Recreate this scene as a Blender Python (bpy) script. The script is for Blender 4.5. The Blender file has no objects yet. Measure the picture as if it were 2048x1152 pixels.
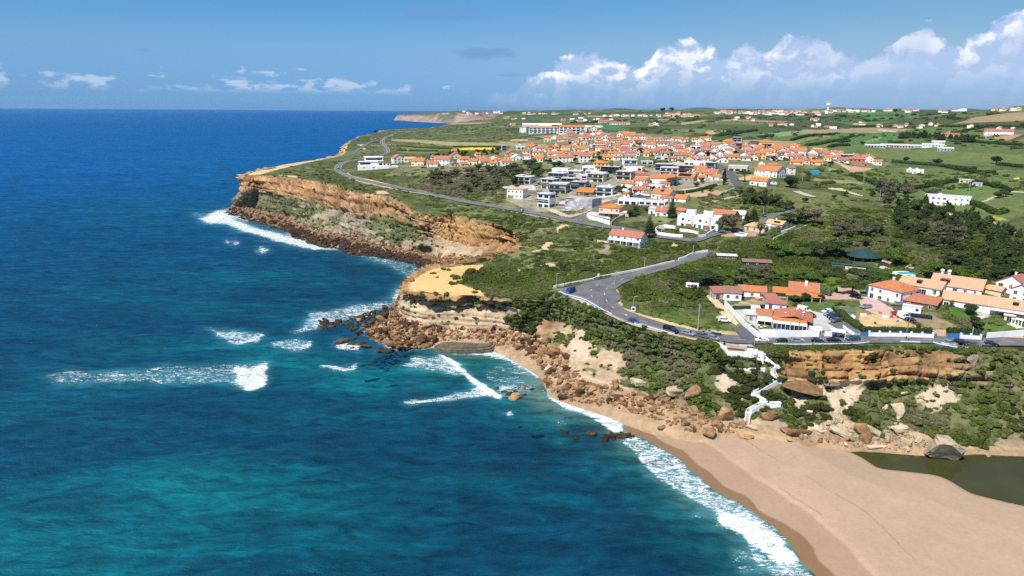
def CACHE(name,fn,*a):return fn()
import bpy,bmesh,math,random
import numpy as np
from mathutils import Vector,Matrix
from mathutils.bvhtree import BVHTree
from mathutils.geometry import delaunay_2d_cdt
random.seed(7)
RNG=np.random.default_rng(7)
SC=bpy.context.scene
COL=SC.collection
R=math.radians
CAM_H=95.0
FP=1409.0
PITCH,ROLL=R(14.2),R(0.43)
_fw=np.array([0,math.cos(PITCH),-math.sin(PITCH)])
_r0=np.array([1.0,0,0]);_u0=np.array([0,math.sin(PITCH),math.cos(PITCH)])
_rt=_r0*math.cos(ROLL)+_u0*math.sin(ROLL)
_up=-_r0*math.sin(ROLL)+_u0*math.cos(ROLL)
CAM=np.array([0,0,CAM_H])
def ray(px,py):
 return _fw+(px-1024)/FP*_rt+(576-py)/FP*_up
def at(px,py,z):
 d=ray(px,py);t=(z-CAM_H)/d[2]
 return CAM+d*t
def at_d(px,dist,z):
 d=ray(px,400);k=dist/math.hypot(d[0],d[1])
 return np.array([d[0]*k,d[1]*k,z])
def project(P):
 q=P-CAM
 w=q@_fw
 w=np.where(np.abs(w)<1e-6,1e-6,w)
 return 1024+FP*(q@_rt)/w,576-FP*(q@_up)/w
def _h(ix,iy,iz,seed):
 n=(ix.astype(np.uint32)*np.uint32(374761393)+iy.astype(np.uint32)*np.uint32(668265263)+iz.astype(np.uint32)*np.uint32(2147483647)+np.uint32(seed*974711&0xffffffff))
 n=(n^(n>>np.uint32(13)))*np.uint32(1274126177)
 n=n^(n>>np.uint32(16))
 n=n*np.uint32(2246822519);n=n^(n>>np.uint32(15))
 return n.astype(np.float64)/4294967295.0
def vnoise(x,y,z=0.0,seed=0):
 x=np.asarray(x,float);y=np.asarray(y,float)
 z=np.zeros_like(x)+z
 fx,fy,fz=np.floor(x),np.floor(y),np.floor(z)
 ix,iy,iz=fx.astype(np.int64),fy.astype(np.int64),fz.astype(np.int64)
 tx,ty,tz=x-fx,y-fy,z-fz
 tx=tx*tx*(3-2*tx);ty=ty*ty*(3-2*ty);tz=tz*tz*(3-2*tz)
 o=0
 for dx in(0,1):
  for dy in(0,1):
   for dz in(0,1):
    w=(tx if dx else 1-tx)*(ty if dy else 1-ty)*(tz if dz else 1-tz)
    o=o+w*_h(ix+dx,iy+dy,iz+dz,seed)
 return o
def fbm(x,y,z=0.0,oct=4,seed=0,gain=0.5):
 a,s,n=1.0,0.0,0.0
 x=np.asarray(x,float);y=np.asarray(y,float);z=np.zeros_like(x)+z
 for i in range(oct):
  n=n+a*(vnoise(x,y,z,seed+i*17)*2-1);s+=a
  x,y,z,a=x*2.03+11.3,y*2.03+5.7,z*2.03+3.1,a*gain
 return n/s
def sstep(a,b,x):
 t=np.clip((x-a)/(b-a),0,1)
 return t*t*(3-2*t)
def lerp(a,b,t):
 t=np.asarray(t)[...,None]if np.ndim(a)or np.ndim(b)else t
 return np.asarray(a)*(1-t)+np.asarray(b)*t
def in_poly(x,y,poly):
 x=np.asarray(x);y=np.asarray(y)
 P=np.asarray(poly,float)[:,:2]
 lo,hi=P.min(0),P.max(0)
 cand=(x>=lo[0])&(x<=hi[0])&(y>=lo[1])&(y<=hi[1])
 res=np.zeros(x.shape,bool)
 if not cand.any():return res
 xs,ys=x[cand],y[cand]
 c=np.zeros(xs.shape,bool)
 n=len(P)
 for i in range(n):
  x1,y1=P[i];x2,y2=P[(i+1)%n]
  if y1==y2:continue
  cr=(ys<y1)!=(ys<y2)
  c^=cr&(xs<(x2-x1)*(ys-y1)/(y2-y1)+x1)
 res[cand]=c
 return res
def dist_line(x,y,line,lim=None):
 x=np.asarray(x,float);y=np.asarray(y,float)
 L=np.asarray(line,float)[:,:2]
 d=np.full(x.shape,1e9)
 for i in range(len(L)-1):
  a,b=L[i],L[i+1]
  v=b-a;ll=max(v@v,1e-9)
  t=np.clip(((x-a[0])*v[0]+(y-a[1])*v[1])/ll,0,1)
  d=np.minimum(d,(x-a[0]-t*v[0])**2+(y-a[1]-t*v[1])**2)
 return np.sqrt(d)
def resample(P,step):
 P=np.asarray(P,float)
 seg=np.linalg.norm(np.diff(P[:,:2],axis=0),axis=1)
 s=np.concatenate([[0],np.cumsum(seg)])
 n=max(2,int(round(s[-1]/step))+1)
 u=np.linspace(0,s[-1],n)
 return np.stack([np.interp(u,s,P[:,k])for k in range(P.shape[1])],1)
def smooth_line(P,k=2):
 P=np.asarray(P,float)
 for _ in range(k):
  q=P[:-1]*.75+P[1:]*.25;r=P[:-1]*.25+P[1:]*.75
  m=np.empty((2*len(q),P.shape[1]));m[0::2]=q;m[1::2]=r
  P=np.vstack([P[:1],m,P[-1:]])
 return P
def np_mesh(name,V,F,mats=(),col=None,smooth=True,attrs=None,midx=None):
 me=bpy.data.meshes.new(name)
 V=np.ascontiguousarray(V,np.float32);F=np.ascontiguousarray(F,np.int32)
 k=F.shape[1]
 me.vertices.add(len(V));me.vertices.foreach_set("co",V.ravel())
 me.loops.add(F.size);me.loops.foreach_set("vertex_index",F.ravel())
 me.polygons.add(len(F))
 me.polygons.foreach_set("loop_start",np.arange(0,F.size,k,dtype=np.int32))
 if smooth:me.polygons.foreach_set("use_smooth",np.ones(len(F),bool))
 if midx is not None:me.polygons.foreach_set("material_index",np.ascontiguousarray(midx,np.int32))
 for m in mats:me.materials.append(m)
 me.update(calc_edges=True)
 if col is not None:
  a=me.color_attributes.new("Col",'FLOAT_COLOR','POINT')
  c4=np.ones((len(V),4),np.float32);c4[:,:3]=col
  a.data.foreach_set("color",c4.ravel())
 for kx,val in(attrs or{}).items():
  a=me.attributes.new(kx,'FLOAT','POINT')
  a.data.foreach_set("value",np.ascontiguousarray(val,np.float32).ravel())
 me.validate()
 return me
def grid_faces(nr,nc,keep=None):
 i=np.arange(nr*nc).reshape(nr,nc)
 F=np.stack([i[:-1,:-1],i[:-1,1:],i[1:,1:],i[1:,:-1]],-1).reshape(-1,4)
 if keep is not None:F=F[keep.reshape(-1)]
 return F
def compact(V,F,*arrs):
 used=np.unique(F)
 m=np.full(len(V),-1,np.int64);m[used]=np.arange(len(used))
 return(V[used],m[F])+tuple(a[used]for a in arrs)
def link(name,me,parent=None,loc=None,rotz=None):
 o=bpy.data.objects.new(name,me);COL.objects.link(o)
 if parent is not None:o.parent=parent
 if loc is not None:o.location=loc
 if rotz is not None:o.rotation_euler=(0,0,rotz)
 return o
def tag(o,label=None,cat=None,group=None,kind=None):
 if label:o["label"]=label
 if cat:o["category"]=cat
 if group:o["group"]=group
 if kind:o["kind"]=kind
 return o
def thing(name,label,cat,loc=(0,0,0),rotz=0.0,group=None):
 o=bpy.data.objects.new(name,None);COL.objects.link(o)
 o.empty_display_size=0.5
 o.location=loc;o.rotation_euler=(0,0,rotz)
 return tag(o,label,cat,group)
class MB:
 def __init__(s):s.v=[];s.f=[];s.m=[];s.mats=[]
 def mi(s,mat):
  if mat not in s.mats:s.mats.append(mat)
  return s.mats.index(mat)
 def add(s,vs,fs,mat):
  b=len(s.v);s.v+=[tuple(v)for v in vs]
  k=s.mi(mat)
  for f in fs:s.f.append(tuple(b+i for i in f));s.m.append(k)
 def box(s,x0,x1,y0,y1,z0,z1,mat,rot=0.0,c=(0,0)):
  vs=[(x,y,z)for z in(z0,z1)for y in(y0,y1)for x in(x0,x1)]
  if rot:
   cr,sr=math.cos(rot),math.sin(rot)
   vs=[(c[0]+(x-c[0])*cr-(y-c[1])*sr,c[1]+(x-c[0])*sr+(y-c[1])*cr,z)for x,y,z in vs]
  s.add(vs,[(0,2,3,1),(4,5,7,6),(0,1,5,4),(2,6,7,3),(0,4,6,2),(1,3,7,5)],mat)
 def prism(s,poly,z0,z1,mat):
  n=len(poly)
  vs=[(x,y,z0)for x,y in poly]+[(x,y,z1)for x,y in poly]
  fs=[tuple(range(n-1,-1,-1)),tuple(range(n,2*n))]
  fs+=[(i,(i+1)%n,n+(i+1)%n,n+i)for i in range(n)]
  s.add(vs,fs,mat)
 def extr(s,prof,x0,x1,mat,axis='x'):
  n=len(prof)
  if axis=='x':
   vs=[(x0,a,z)for a,z in prof]+[(x1,a,z)for a,z in prof]
  else:
   vs=[(a,x0,z)for a,z in prof]+[(a,x1,z)for a,z in prof]
  fs=[tuple(range(n)),tuple(range(2*n-1,n-1,-1))]
  fs+=[(i,n+i,n+(i+1)%n,(i+1)%n)for i in range(n)]
  s.add(vs,fs,mat)
 def tube(s,p,q,r0,r1,mat,n=8):
  p,q=Vector(p),Vector(q);d=(q-p).normalized()
  a=d.orthogonal().normalized();b=d.cross(a)
  vs=[]
  for c,r in((p,r0),(q,r1)):
   for i in range(n):
    t=2*math.pi*i/n
    vs.append(c+a*(r*math.cos(t))+b*(r*math.sin(t)))
  fs=[(i,(i+1)%n,n+(i+1)%n,n+i)for i in range(n)]
  fs+=[tuple(range(n-1,-1,-1)),tuple(range(n,2*n))]
  s.add(vs,fs,mat)
 def lathe(s,prof,mat,n=16,c=(0,0)):
  vs=[];k=len(prof)
  for r,z in prof:
   for i in range(n):
    t=2*math.pi*i/n
    vs.append((c[0]+r*math.cos(t),c[1]+r*math.sin(t),z))
  fs=[]
  for j in range(k-1):
   for i in range(n):
    a,b=j*n+i,j*n+(i+1)%n
    fs.append((a,b,b+n,a+n))
  fs+=[tuple(range(n-1,-1,-1)),tuple(range((k-1)*n,k*n))]
  s.add(vs,fs,mat)
 def mesh(s,name,smooth=False):
  me=bpy.data.meshes.new(name)
  me.from_pydata(s.v,[],s.f)
  for m in s.mats:me.materials.append(m)
  me.polygons.foreach_set("material_index",s.m)
  bm=bmesh.new();bm.from_mesh(me)
  bmesh.ops.recalc_face_normals(bm,faces=bm.faces);bm.to_mesh(me);bm.free()
  if smooth:me.polygons.foreach_set("use_smooth",[True]*len(me.polygons))
  me.update()
  return me
 def build(s,name,parent=None,smooth=False):
  return link(name,s.mesh(name,smooth),parent)
def nodes_of(m):
 m.use_nodes=True
 nt=m.node_tree;nt.nodes.clear()
 return nt,nt.nodes,nt.links
class NB:
 def __init__(s,nt):s.nt=nt
 def n(s,typ,**kw):
  nd=s.nt.nodes.new(typ)
  ins=kw.pop('ins',{})
  for k,v in kw.items():setattr(nd,k,v)
  for k,v in ins.items():s.set(nd.inputs[k],v)
  return nd
 def set(s,sock,v):
  if isinstance(v,bpy.types.NodeSocket):s.nt.links.new(v,sock)
  elif hasattr(sock,'default_value'):
   if sock.type=='RGBA' and len(v)==3:v=(*v,1)
   sock.default_value=v
 def math(s,op,a,b=0.0,c=None,clamp=False):
  nd=s.n('ShaderNodeMath',operation=op,use_clamp=clamp)
  s.set(nd.inputs[0],a);s.set(nd.inputs[1],b)
  if c is not None:s.set(nd.inputs[2],c)
  return nd.outputs[0]
 def mix(s,f,a,b,blend='MIX'):
  nd=s.n('ShaderNodeMix',data_type='RGBA',blend_type=blend)
  s.set(nd.inputs[0],f);s.set(nd.inputs[6],a);s.set(nd.inputs[7],b)
  return nd.outputs[2]
 def ramp(s,f,stops,interp='LINEAR'):
  nd=s.n('ShaderNodeValToRGB');cr=nd.color_ramp;cr.interpolation=interp
  while len(cr.elements)<len(stops):cr.elements.new(0.5)
  for e,(p,c)in zip(cr.elements,stops):
   e.position=p;e.color=(*c,1)if len(c)==3 else c
  s.set(nd.inputs[0],f)
  return nd.outputs[0]
 def mapr(s,v,a,b,c=0.0,d=1.0,typ='SMOOTHSTEP'):
  nd=s.n('ShaderNodeMapRange',interpolation_type=typ)
  for i,x in enumerate((v,a,b,c,d)):s.set(nd.inputs[i],x)
  return nd.outputs[0]
 def noise(s,vec,scale,detail=4,rough=.55,dist=0.0):
  nd=s.n('ShaderNodeTexNoise')
  if vec is not None:s.set(nd.inputs['Vector'],vec)
  nd.inputs['Scale'].default_value=scale;nd.inputs['Detail'].default_value=detail
  nd.inputs['Roughness'].default_value=rough;nd.inputs['Distortion'].default_value=dist
  return nd.outputs[0]
_MATS={}
def mat(name,col,rough=.8,var=.12,scale=1.5,bump=0.0,spec=.3,metal=0.0,rand=0.0,col2=None,coords='Object',bscale=None):
 if name in _MATS:return _MATS[name]
 m=bpy.data.materials.new(name);nt,N,L=nodes_of(m);b=NB(nt)
 out=b.n('ShaderNodeOutputMaterial');p=b.n('ShaderNodeBsdfPrincipled')
 tc=b.n('ShaderNodeTexCoord').outputs[coords]
 nz=b.noise(tc,scale,5,.6)
 c2=col2 or tuple(c*(1-2.2*var)for c in col)
 f=b.mapr(nz,.3,.7)
 c=b.mix(f,col,c2)if(var or col2)else b.mix(0.0,col,col)
 if rand:
  oi=b.n('ShaderNodeObjectInfo').outputs['Random']
  hs=b.n('ShaderNodeHueSaturation');b.set(hs.inputs['Color'],c)
  b.set(hs.inputs['Value'],b.math('MULTIPLY_ADD',oi,2*rand,1-rand))
  b.set(hs.inputs['Hue'],b.math('MULTIPLY_ADD',oi,.04*rand,.5-.02*rand))
  c=hs.outputs[0]
 b.set(p.inputs['Base Color'],c)
 p.inputs['Roughness'].default_value=rough;p.inputs['Metallic'].default_value=metal
 p.inputs['Specular IOR Level'].default_value=spec
 if bump:
  bp=b.n('ShaderNodeBump');bp.inputs['Strength'].default_value=bump
  b.set(bp.inputs['Height'],b.noise(tc,bscale or scale*4,4,.6));b.set(p.inputs['Normal'],bp.outputs[0])
 L.new(p.outputs[0],out.inputs[0])
 _MATS[name]=m
 return m
def vcol_mat(name,rough=.9,spec=.15,nscale=.6,nvar=.25,bump=.6,bscale=1.5,bdist=.3):
 m=bpy.data.materials.new(name);nt,N,L=nodes_of(m);b=NB(nt)
 out=b.n('ShaderNodeOutputMaterial');p=b.n('ShaderNodeBsdfPrincipled')
 pos=b.n('ShaderNodeNewGeometry').outputs['Position']
 a=b.n('ShaderNodeVertexColor',layer_name='Col').outputs[0]
 n1=b.noise(pos,nscale,6,.65)
 k=b.mapr(n1,.25,.75,1-nvar,1+nvar,'LINEAR')
 mul=b.n('ShaderNodeMix',data_type='RGBA',blend_type='MULTIPLY');mul.inputs[0].default_value=1
 b.set(mul.inputs[6],a)
 comb=b.n('ShaderNodeCombineColor')
 for i in range(3):b.set(comb.inputs[i],k)
 b.set(mul.inputs[7],comb.outputs[0])
 b.set(p.inputs['Base Color'],mul.outputs[2])
 p.inputs['Roughness'].default_value=rough;p.inputs['Specular IOR Level'].default_value=spec
 bp=b.n('ShaderNodeBump');bp.inputs['Strength'].default_value=bump;bp.inputs['Distance'].default_value=bdist
 b.set(bp.inputs['Height'],b.noise(pos,bscale,6,.7));b.set(p.inputs['Normal'],bp.outputs[0])
 L.new(p.outputs[0],out.inputs[0])
 return m
ZR={'Z1':(700,230,6.777),'Z2':(1000,240,6.827),'Z3':(1200,260,6.827),'Z4':(1450,260,5.851),'Z5':(1000,320,8.192),'Z6':(1200,320,8.192),'Z7':(1400,340,8.192),'Z8':(1150,400,6.827),'Y1':(1400,540,6.4),'Y2':(1720,540,6.244),'Y3':(1080,480,4.8),'Y4':(1400,680,5.759),'Y5':(1720,680,4.43),'C1':(400,250,2.88),'C2':(700,480,2.56),'R8':(1700,180,3.6),'R7':(1500,360,3.737),'V7':(1200,240,3.413),'S6':(0,600,2.88),'B7':(1100,760,2.939),'K8':(640,560,4.43),'P':(0,0,1.0)}
def Z(k,*pts):
 a,b,s=ZR[k]
 return[(a+x/s,b+y/s)for x,y in pts]
GREY,OCH,BRN,CLAY,DUN,YEL=0,1,2,3,4,5
ROCKCOL=np.array([(.27,.215,.15),(.345,.205,.098),(.15,.085,.047),(.44,.325,.205),(.205,.155,.10),(.42,.25,.105)])
ST=[]
def st(T,M=None,F=None,B=None,amp=1.0,vl=.1,vu=.1,cl=GREY,cu=OCH,off=None):
 ST.append(dict(T=T,M=M,F=F,B=B,amp=amp,vl=vl,vu=vu,cl=cl,cu=cu,off=off))
for p in((983,239,58),(944,243.5,56),(909,249,53),(868,255,50),(866,257,49),(774,260.5,47),(764,265,46),(703,283,43),(690,295,41),(687,306,39.5),(664,314,38)):
 st(p,off=(-22,-4),vl=.3,vu=.3)
st((610,322,37),off=(-18,14));st((549,334,35.5),off=(-14,18));st((505,343,34.5),off=(-14,14))
st((491,351,34),(486,383,22),(468,408,6),(449,423,0),cl=DUN)
st((520,350,35),(518,378,24),(512,418,6),(498,442,0),vl=.45,cl=DUN)
st((560,352,36),(562,389,24),(562,430,6),(560,459,0),vl=.55,cl=DUN)
st((600,357,36),(602,398,24),(604,446,6),(602,481,0),vl=.4)
st((643,363,36),(643,407,23.5),(643,462,6),(643,494,0),vl=.42)
st((680,372,35),(680,418,23),(680,468,6),(680,501,0),vl=.42)
st((712,384,34),(712,428,22),(712,476,6),(712,511,0),vl=.28)
st((750,388,33),(750,437,20),(748,486,6),(748,515,0),vl=.58)
st((785,394,32),(785,446,19),(782,495,6),(782,519,0),vl=.65,vu=.2)
st((828,420,29),(830,460,17),(829,503,6),(828,527,0),vl=.5,vu=.4)
st((868,431,28),(862,470,16),(855,512,5),(848,533,0),vl=.1,cl=GREY)
st((905,428,27.5),(900,478,16),(885,524,6),(862,531,1),vl=0,vu=0,cl=CLAY,cu=YEL)
st((955,439,27),(945,490,16),(930,518,10),(880,533,3),vl=0,vu=0,cl=CLAY,cu=YEL)
st((1010,454,26),(1005,480,19),(985,507,14),(915,533,8),vl=.1,vu=0,cl=OCH,cu=YEL)
st((1040,477,24.5),(1030,490,19.5),(1010,506,16),(935,532,12),vl=.3,vu=.1,cl=OCH,cu=YEL)
st((1040,500,22.5),(1020,508,18),(985,513,16),(930,531,12),vl=.6,vu=.4,cl=OCH,cu=OCH,amp=.6)
st((960,526,20.7),None,(940,529,16),(915,532,10),vl=.5,vu=.4,amp=.5,cl=OCH)
st((900,533,20.2),None,None,(880,531,4),amp=.6,cl=OCH)
st((866,539,20),None,None,(838,541,0),amp=.6)
st((836,556,19.8),None,None,(812,572,0),amp=.7)
st((820,569,19.5),(818,588,15),(800,617,7),(775,632,0),cl=CLAY,amp=.8)
st((827,578,19.5),(826,594,15),(802,636,6),(725,664,0),vl=0,vu=0,cl=CLAY,amp=.8)
st((852,584,19.5),(852,600,15),(838,650,5),(782,694,0),vl=0,vu=0,cl=CLAY,amp=.8)
st((890,588,19.5),(890,603,15),(880,659,4.5),(862,696,0),vl=0,vu=0,cl=CLAY,amp=.8)
st((950,591,19.5),(950,604,15.5),(950,662,5),(945,702,0),vl=.05,vu=0,cl=CLAY,amp=.7)
st((1000,595,19.5),(1000,606,16),(1005,660,5),(993,704,.3),vl=.2,vu=.3,cl=CLAY,amp=.6)
st((1060,597,20),(1048,622,15),(1055,664,6),(1030,715,1.5),vl=.4,vu=.7,cl=CLAY,cu=CLAY,amp=.5)
st((1108,585,22),(1098,640,12),(1085,692,5.5),(1060,733,1.2),vl=.25,vu=.85,cl=OCH,cu=CLAY,amp=.5)
st((1140,595,21.8),(1142,650,12),(1120,712,5),(1085,752,1),vl=.3,vu=.85,cl=CLAY,cu=CLAY,amp=.45)
st((1195,619,21.5),(1186,668,12.5),(1165,750,4.5),(1105,787,1),vl=.25,vu=.8,cl=CLAY,cu=OCH,amp=.5)
st((1245,641,21),(1240,690,12.5),(1235,772,4),(1180,812,1.4),vl=.75,vu=.85,cl=CLAY,amp=.45)
st((1290,657,20.7),(1290,705,12),(1300,785,4),(1225,822,1.9),vl=1,vu=.9,amp=.4)
st((1340,669,20.5),(1340,715,13),(1365,805,4),(1300,850,2.4),vl=1,vu=.85,amp=.5)
st((1400,682,20.2),(1400,725,14),(1430,835,4),(1400,868,3),vl=1,vu=.8,amp=.5)
st((1436,693,20),(1440,725,14.5),(1480,842,4),(1480,866,3.2),vl=.9,vu=.8,amp=.45)
st((1450,713,18.5),(1470,760,12),(1500,848,3.7),(1510,868,3.3),vl=.75,vu=.6,cl=CLAY,amp=.35)
st((1530,712,18.5),(1545,762,12),(1560,852,4),(1560,874,3.3),vl=.8,vu=.6,amp=.35)
st((1565,700,19.8),(1580,757,12.5),(1600,860,4),(1605,887,3),vl=.75,vu=.45,cl=CLAY,amp=.8)
st((1640,699,20),(1645,767,12),(1650,866,4),(1660,891,2.4),vl=.5,vu=.34,cl=CLAY,cu=YEL,amp=1.25)
st((1740,698,20),(1740,768,12),(1740,870,3.5),(1740,902,1.2),vl=.65,vu=.36,cl=CLAY,cu=YEL,amp=1.25)
st((1830,697,20),(1830,768,12),(1830,882,3),(1830,910,1.1),vl=.85,vu=.26,cl=CLAY,cu=OCH)
st((1880,700,20),(1880,770,12),(1890,886,3),(1890,912,1.1),vl=.85,vu=.3,cl=CLAY,cu=OCH)
st((1955,702,20),(1955,775,12),(1950,892,2.5),(1950,908,1.1),vl=1,vu=.38,cl=CLAY,cu=DUN,amp=.9)
st((2048,696,20),(2048,780,12),(2048,890,2.5),(2048,912,1.1),vl=1,vu=.85,amp=.5)
st((2300,702,20),(2300,790,12),(2300,900,2.5),(2300,922,1.1),vl=1,vu=1,amp=.5)
for s in ST:
 T=at(*s['T'])
 B=at(*s['B'])if s['B']else np.array([T[0]+s['off'][0],T[1]+s['off'][1],0.0])
 F=at(*s['F'])if s['F']else B*.72+T*.28-np.array([0,0,T[2]*.05])
 M=at(*s['M'])if s['M']else F*.45+T*.55+np.array([0,0,T[2]*.08])
 s['P']=np.array([B,F,M,T])
_cp=[(620,335,38),(700,330,38),(690,340,36.5),(760,300,42),(770,285,43),(800,266,46),(900,262,50),(840,253,46.5),(1000,262,56),(1085,268,58),(760,335,38),(850,330,42),(950,320,45),(1050,320,48),(1150,315,52),(1150,300,56),(1200,285,60),(1300,270,64),(1240,265,65),(1100,380,37),(1150,400,34),(1050,350,42),(950,380,36),(850,390,34),(800,370,35),(690,345,36),(760,365,35),(870,388,33.2),(950,405,31.3),(1050,424,30),(1150,443,28.6),(1200,455,28.2),(1300,475,28),(1400,485,28),(1450,478,29),(1000,440,27.5),(1100,480,25),(1000,545,20.6),(900,556,20),(860,562,19.8),(1050,565,21),(1115,580,22.2),(1200,588,22.2),(1250,550,23),(1300,535,24.2),(1415,507,27),(1230,492,27),(1390,470,30),(1530,465,31),(1300,440,32),(1250,400,36),(1350,400,38),(1450,380,43),(1350,350,46),(1400,330,51),(1250,340,48),(1500,340,49),(1470,300,58),(1560,310,55),(1600,300,57),(1700,325,49),(1760,328,47),(1620,360,44),(1560,400,40),(1650,385,41),(1700,430,36),(1800,400,37),(1892,414,35),(1900,460,32),(2048,480,32),(1800,480,30),(1700,500,28),(1600,500,28),(1500,520,26),(1480,580,23),(1350,600,22),(1420,650,20.8),(1590,682,20),(1750,682,20),(2048,688,20),(2048,640,23),(1950,620,24),(1800,600,24),(1650,600,23),(1570,650,21),(1720,520,27),(1810,550,27),(2040,600,26),(1950,560,29),(2048,540,29),(1820,300,52),(1900,330,46),(2000,350,45),(2000,390,42),(1950,370,42),(2000,300,56),(1900,270,67),(1850,260,71),(1800,258,70),(1750,240,80),(1600,235,82),(1300,232,80),(1500,240,78),(1400,255,70),(1550,270,64),(1650,280,60),(1200,245,72),(1100,243,66),(1000,246,61),(950,246,57),(1257,634,21.1),(1330,656,20.7),(1413,674,20.2),(1480,690,19.6),(1440,700,19.4),(1530,703,19.4),(1205,584,22.2),(1225,613,21.8),(2300,660,21),(2300,560,28),(2300,400,42)]
_ctrl=[at(*p)for p in _cp]
_ctrl+=[at_d(px,d,z)for px,d,z in((1000,4000,79),(1100,4000,84),(1200,3500,86),(1300,2600,90),(1400,2300,93),(1500,2400,97),(1600,2500,100),(1650,2300,103),(1750,2400,100),(1800,2600,100),(1900,2300,97),(1950,1900,106),(2000,1900,113),(2048,1800,113),(2150,1800,118),(2400,1500,100),(2400,900,66),(1100,9000,86),(1500,9000,118),(1900,9000,120),(2300,9000,140),(1500,5000,98),(1850,5000,92),(2100,4500,110))]
for s in ST:_ctrl.append(s['P'][3])
_ctrl=np.array(_ctrl)
def _uv(x,y):
 return 3.0*np.arctan2(x,y),np.log(np.hypot(x,y))
def _kern(d2):return np.sqrt(d2+.0012)
_cu,_cv=_uv(_ctrl[:,0],_ctrl[:,1])
_A=_kern((_cu[:,None]-_cu)**2+(_cv[:,None]-_cv)**2)
_n=len(_ctrl)
_M=np.zeros((_n+1,_n+1));_M[:_n,:_n]=_A-np.eye(_n)*.004;_M[:_n,_n]=1;_M[_n,:_n]=1
_w=np.linalg.solve(_M,np.concatenate([_ctrl[:,2],[0]]))
def hgt(x,y):
 x=np.asarray(x,float);y=np.asarray(y,float)
 sh=x.shape;xf,yf=x.ravel(),y.ravel()
 o=np.empty(xf.shape)
 for i in range(0,len(xf),20000):
  u,v=_uv(xf[i:i+20000],yf[i:i+20000])
  o[i:i+20000]=_kern((u[:,None]-_cu)**2+(v[:,None]-_cv)**2)@_w[:_n]+_w[_n]
 D=np.hypot(xf,yf)
 o+=sstep(650,1300,D)*(7*fbm(xf/330,yf/330,0,3,5)+3*fbm(xf/90,yf/90,0,2,6))
 o+=sstep(3500,6000,D)*14*fbm(xf/1100,yf/1100,0,3,8)
 return np.clip(o,2,175).reshape(sh)
def _interp_rows(key,u):
 a=np.array([s[key]for s in ST],float)
 return np.interp(u,np.arange(len(ST)),a)
def cmr(P,u):
 n=len(P);i=np.clip(np.floor(u).astype(int),0,n-2);t=(u-i)[:,None]
 p0,p1,p2,p3=P[np.maximum(i-1,0)],P[i],P[i+1],P[np.minimum(i+2,n-1)]
 c=.5*((2*p1)+(-p0+p2)*t+(2*p0-5*p1+4*p2-p3)*t**2+(-p0+3*p1-3*p2+p3)*t**3)
 return c*.7+(p1*(1-t)+p2*t)*.3
_u=[]
for i in range(len(ST)-1):
 a,b=ST[i]['P'],ST[i+1]['P']
 L=max(np.linalg.norm(b[3]-a[3]),np.linalg.norm(b[1]-a[1]))
 D=np.hypot(*a[3][:2])
 step=min(max(D/704*.62,.34),9)
 n=max(2,int(L/step))
 _u.append(i+np.arange(n)/n)
LU=np.concatenate(_u+[[len(ST)-1]])
_PP=np.array([s['P']for s in ST])
LB,LF,LM,LT=(cmr(_PP[:,k],LU)for k in range(4))
_arc=np.concatenate([[0],np.cumsum(np.linalg.norm(np.diff(LT[:,:2]*.5+LF[:,:2]*.5,axis=0),axis=1))])
_tj=np.gradient(LT[:,:2],axis=0);_tj/=np.linalg.norm(_tj,axis=1)[:,None]+1e-9
_inl=np.stack([-_tj[:,1],_tj[:,0]],1)
_sgn=np.sign(np.sum(_inl*(LT[:,:2]-LB[:,:2]),axis=1).mean());_inl*=_sgn
_amp=_interp_rows('amp',LU)
jit=fbm(_arc/9,0*_arc,0,3,21)*1.6*_amp+fbm(_arc/2.5,0*_arc,3,2,23)*.6*_amp
LT[:,:2]+=_inl*jit[:,None]
LT[:,2]=hgt(LT[:,0],LT[:,1])
LAND_POLY=np.vstack([LT[:,:2],[at_d(2600,170,0)[:2]],[[9000,2500]],[[9000,9500]],[at_d(1020,9900,0)[:2]]])
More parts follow.
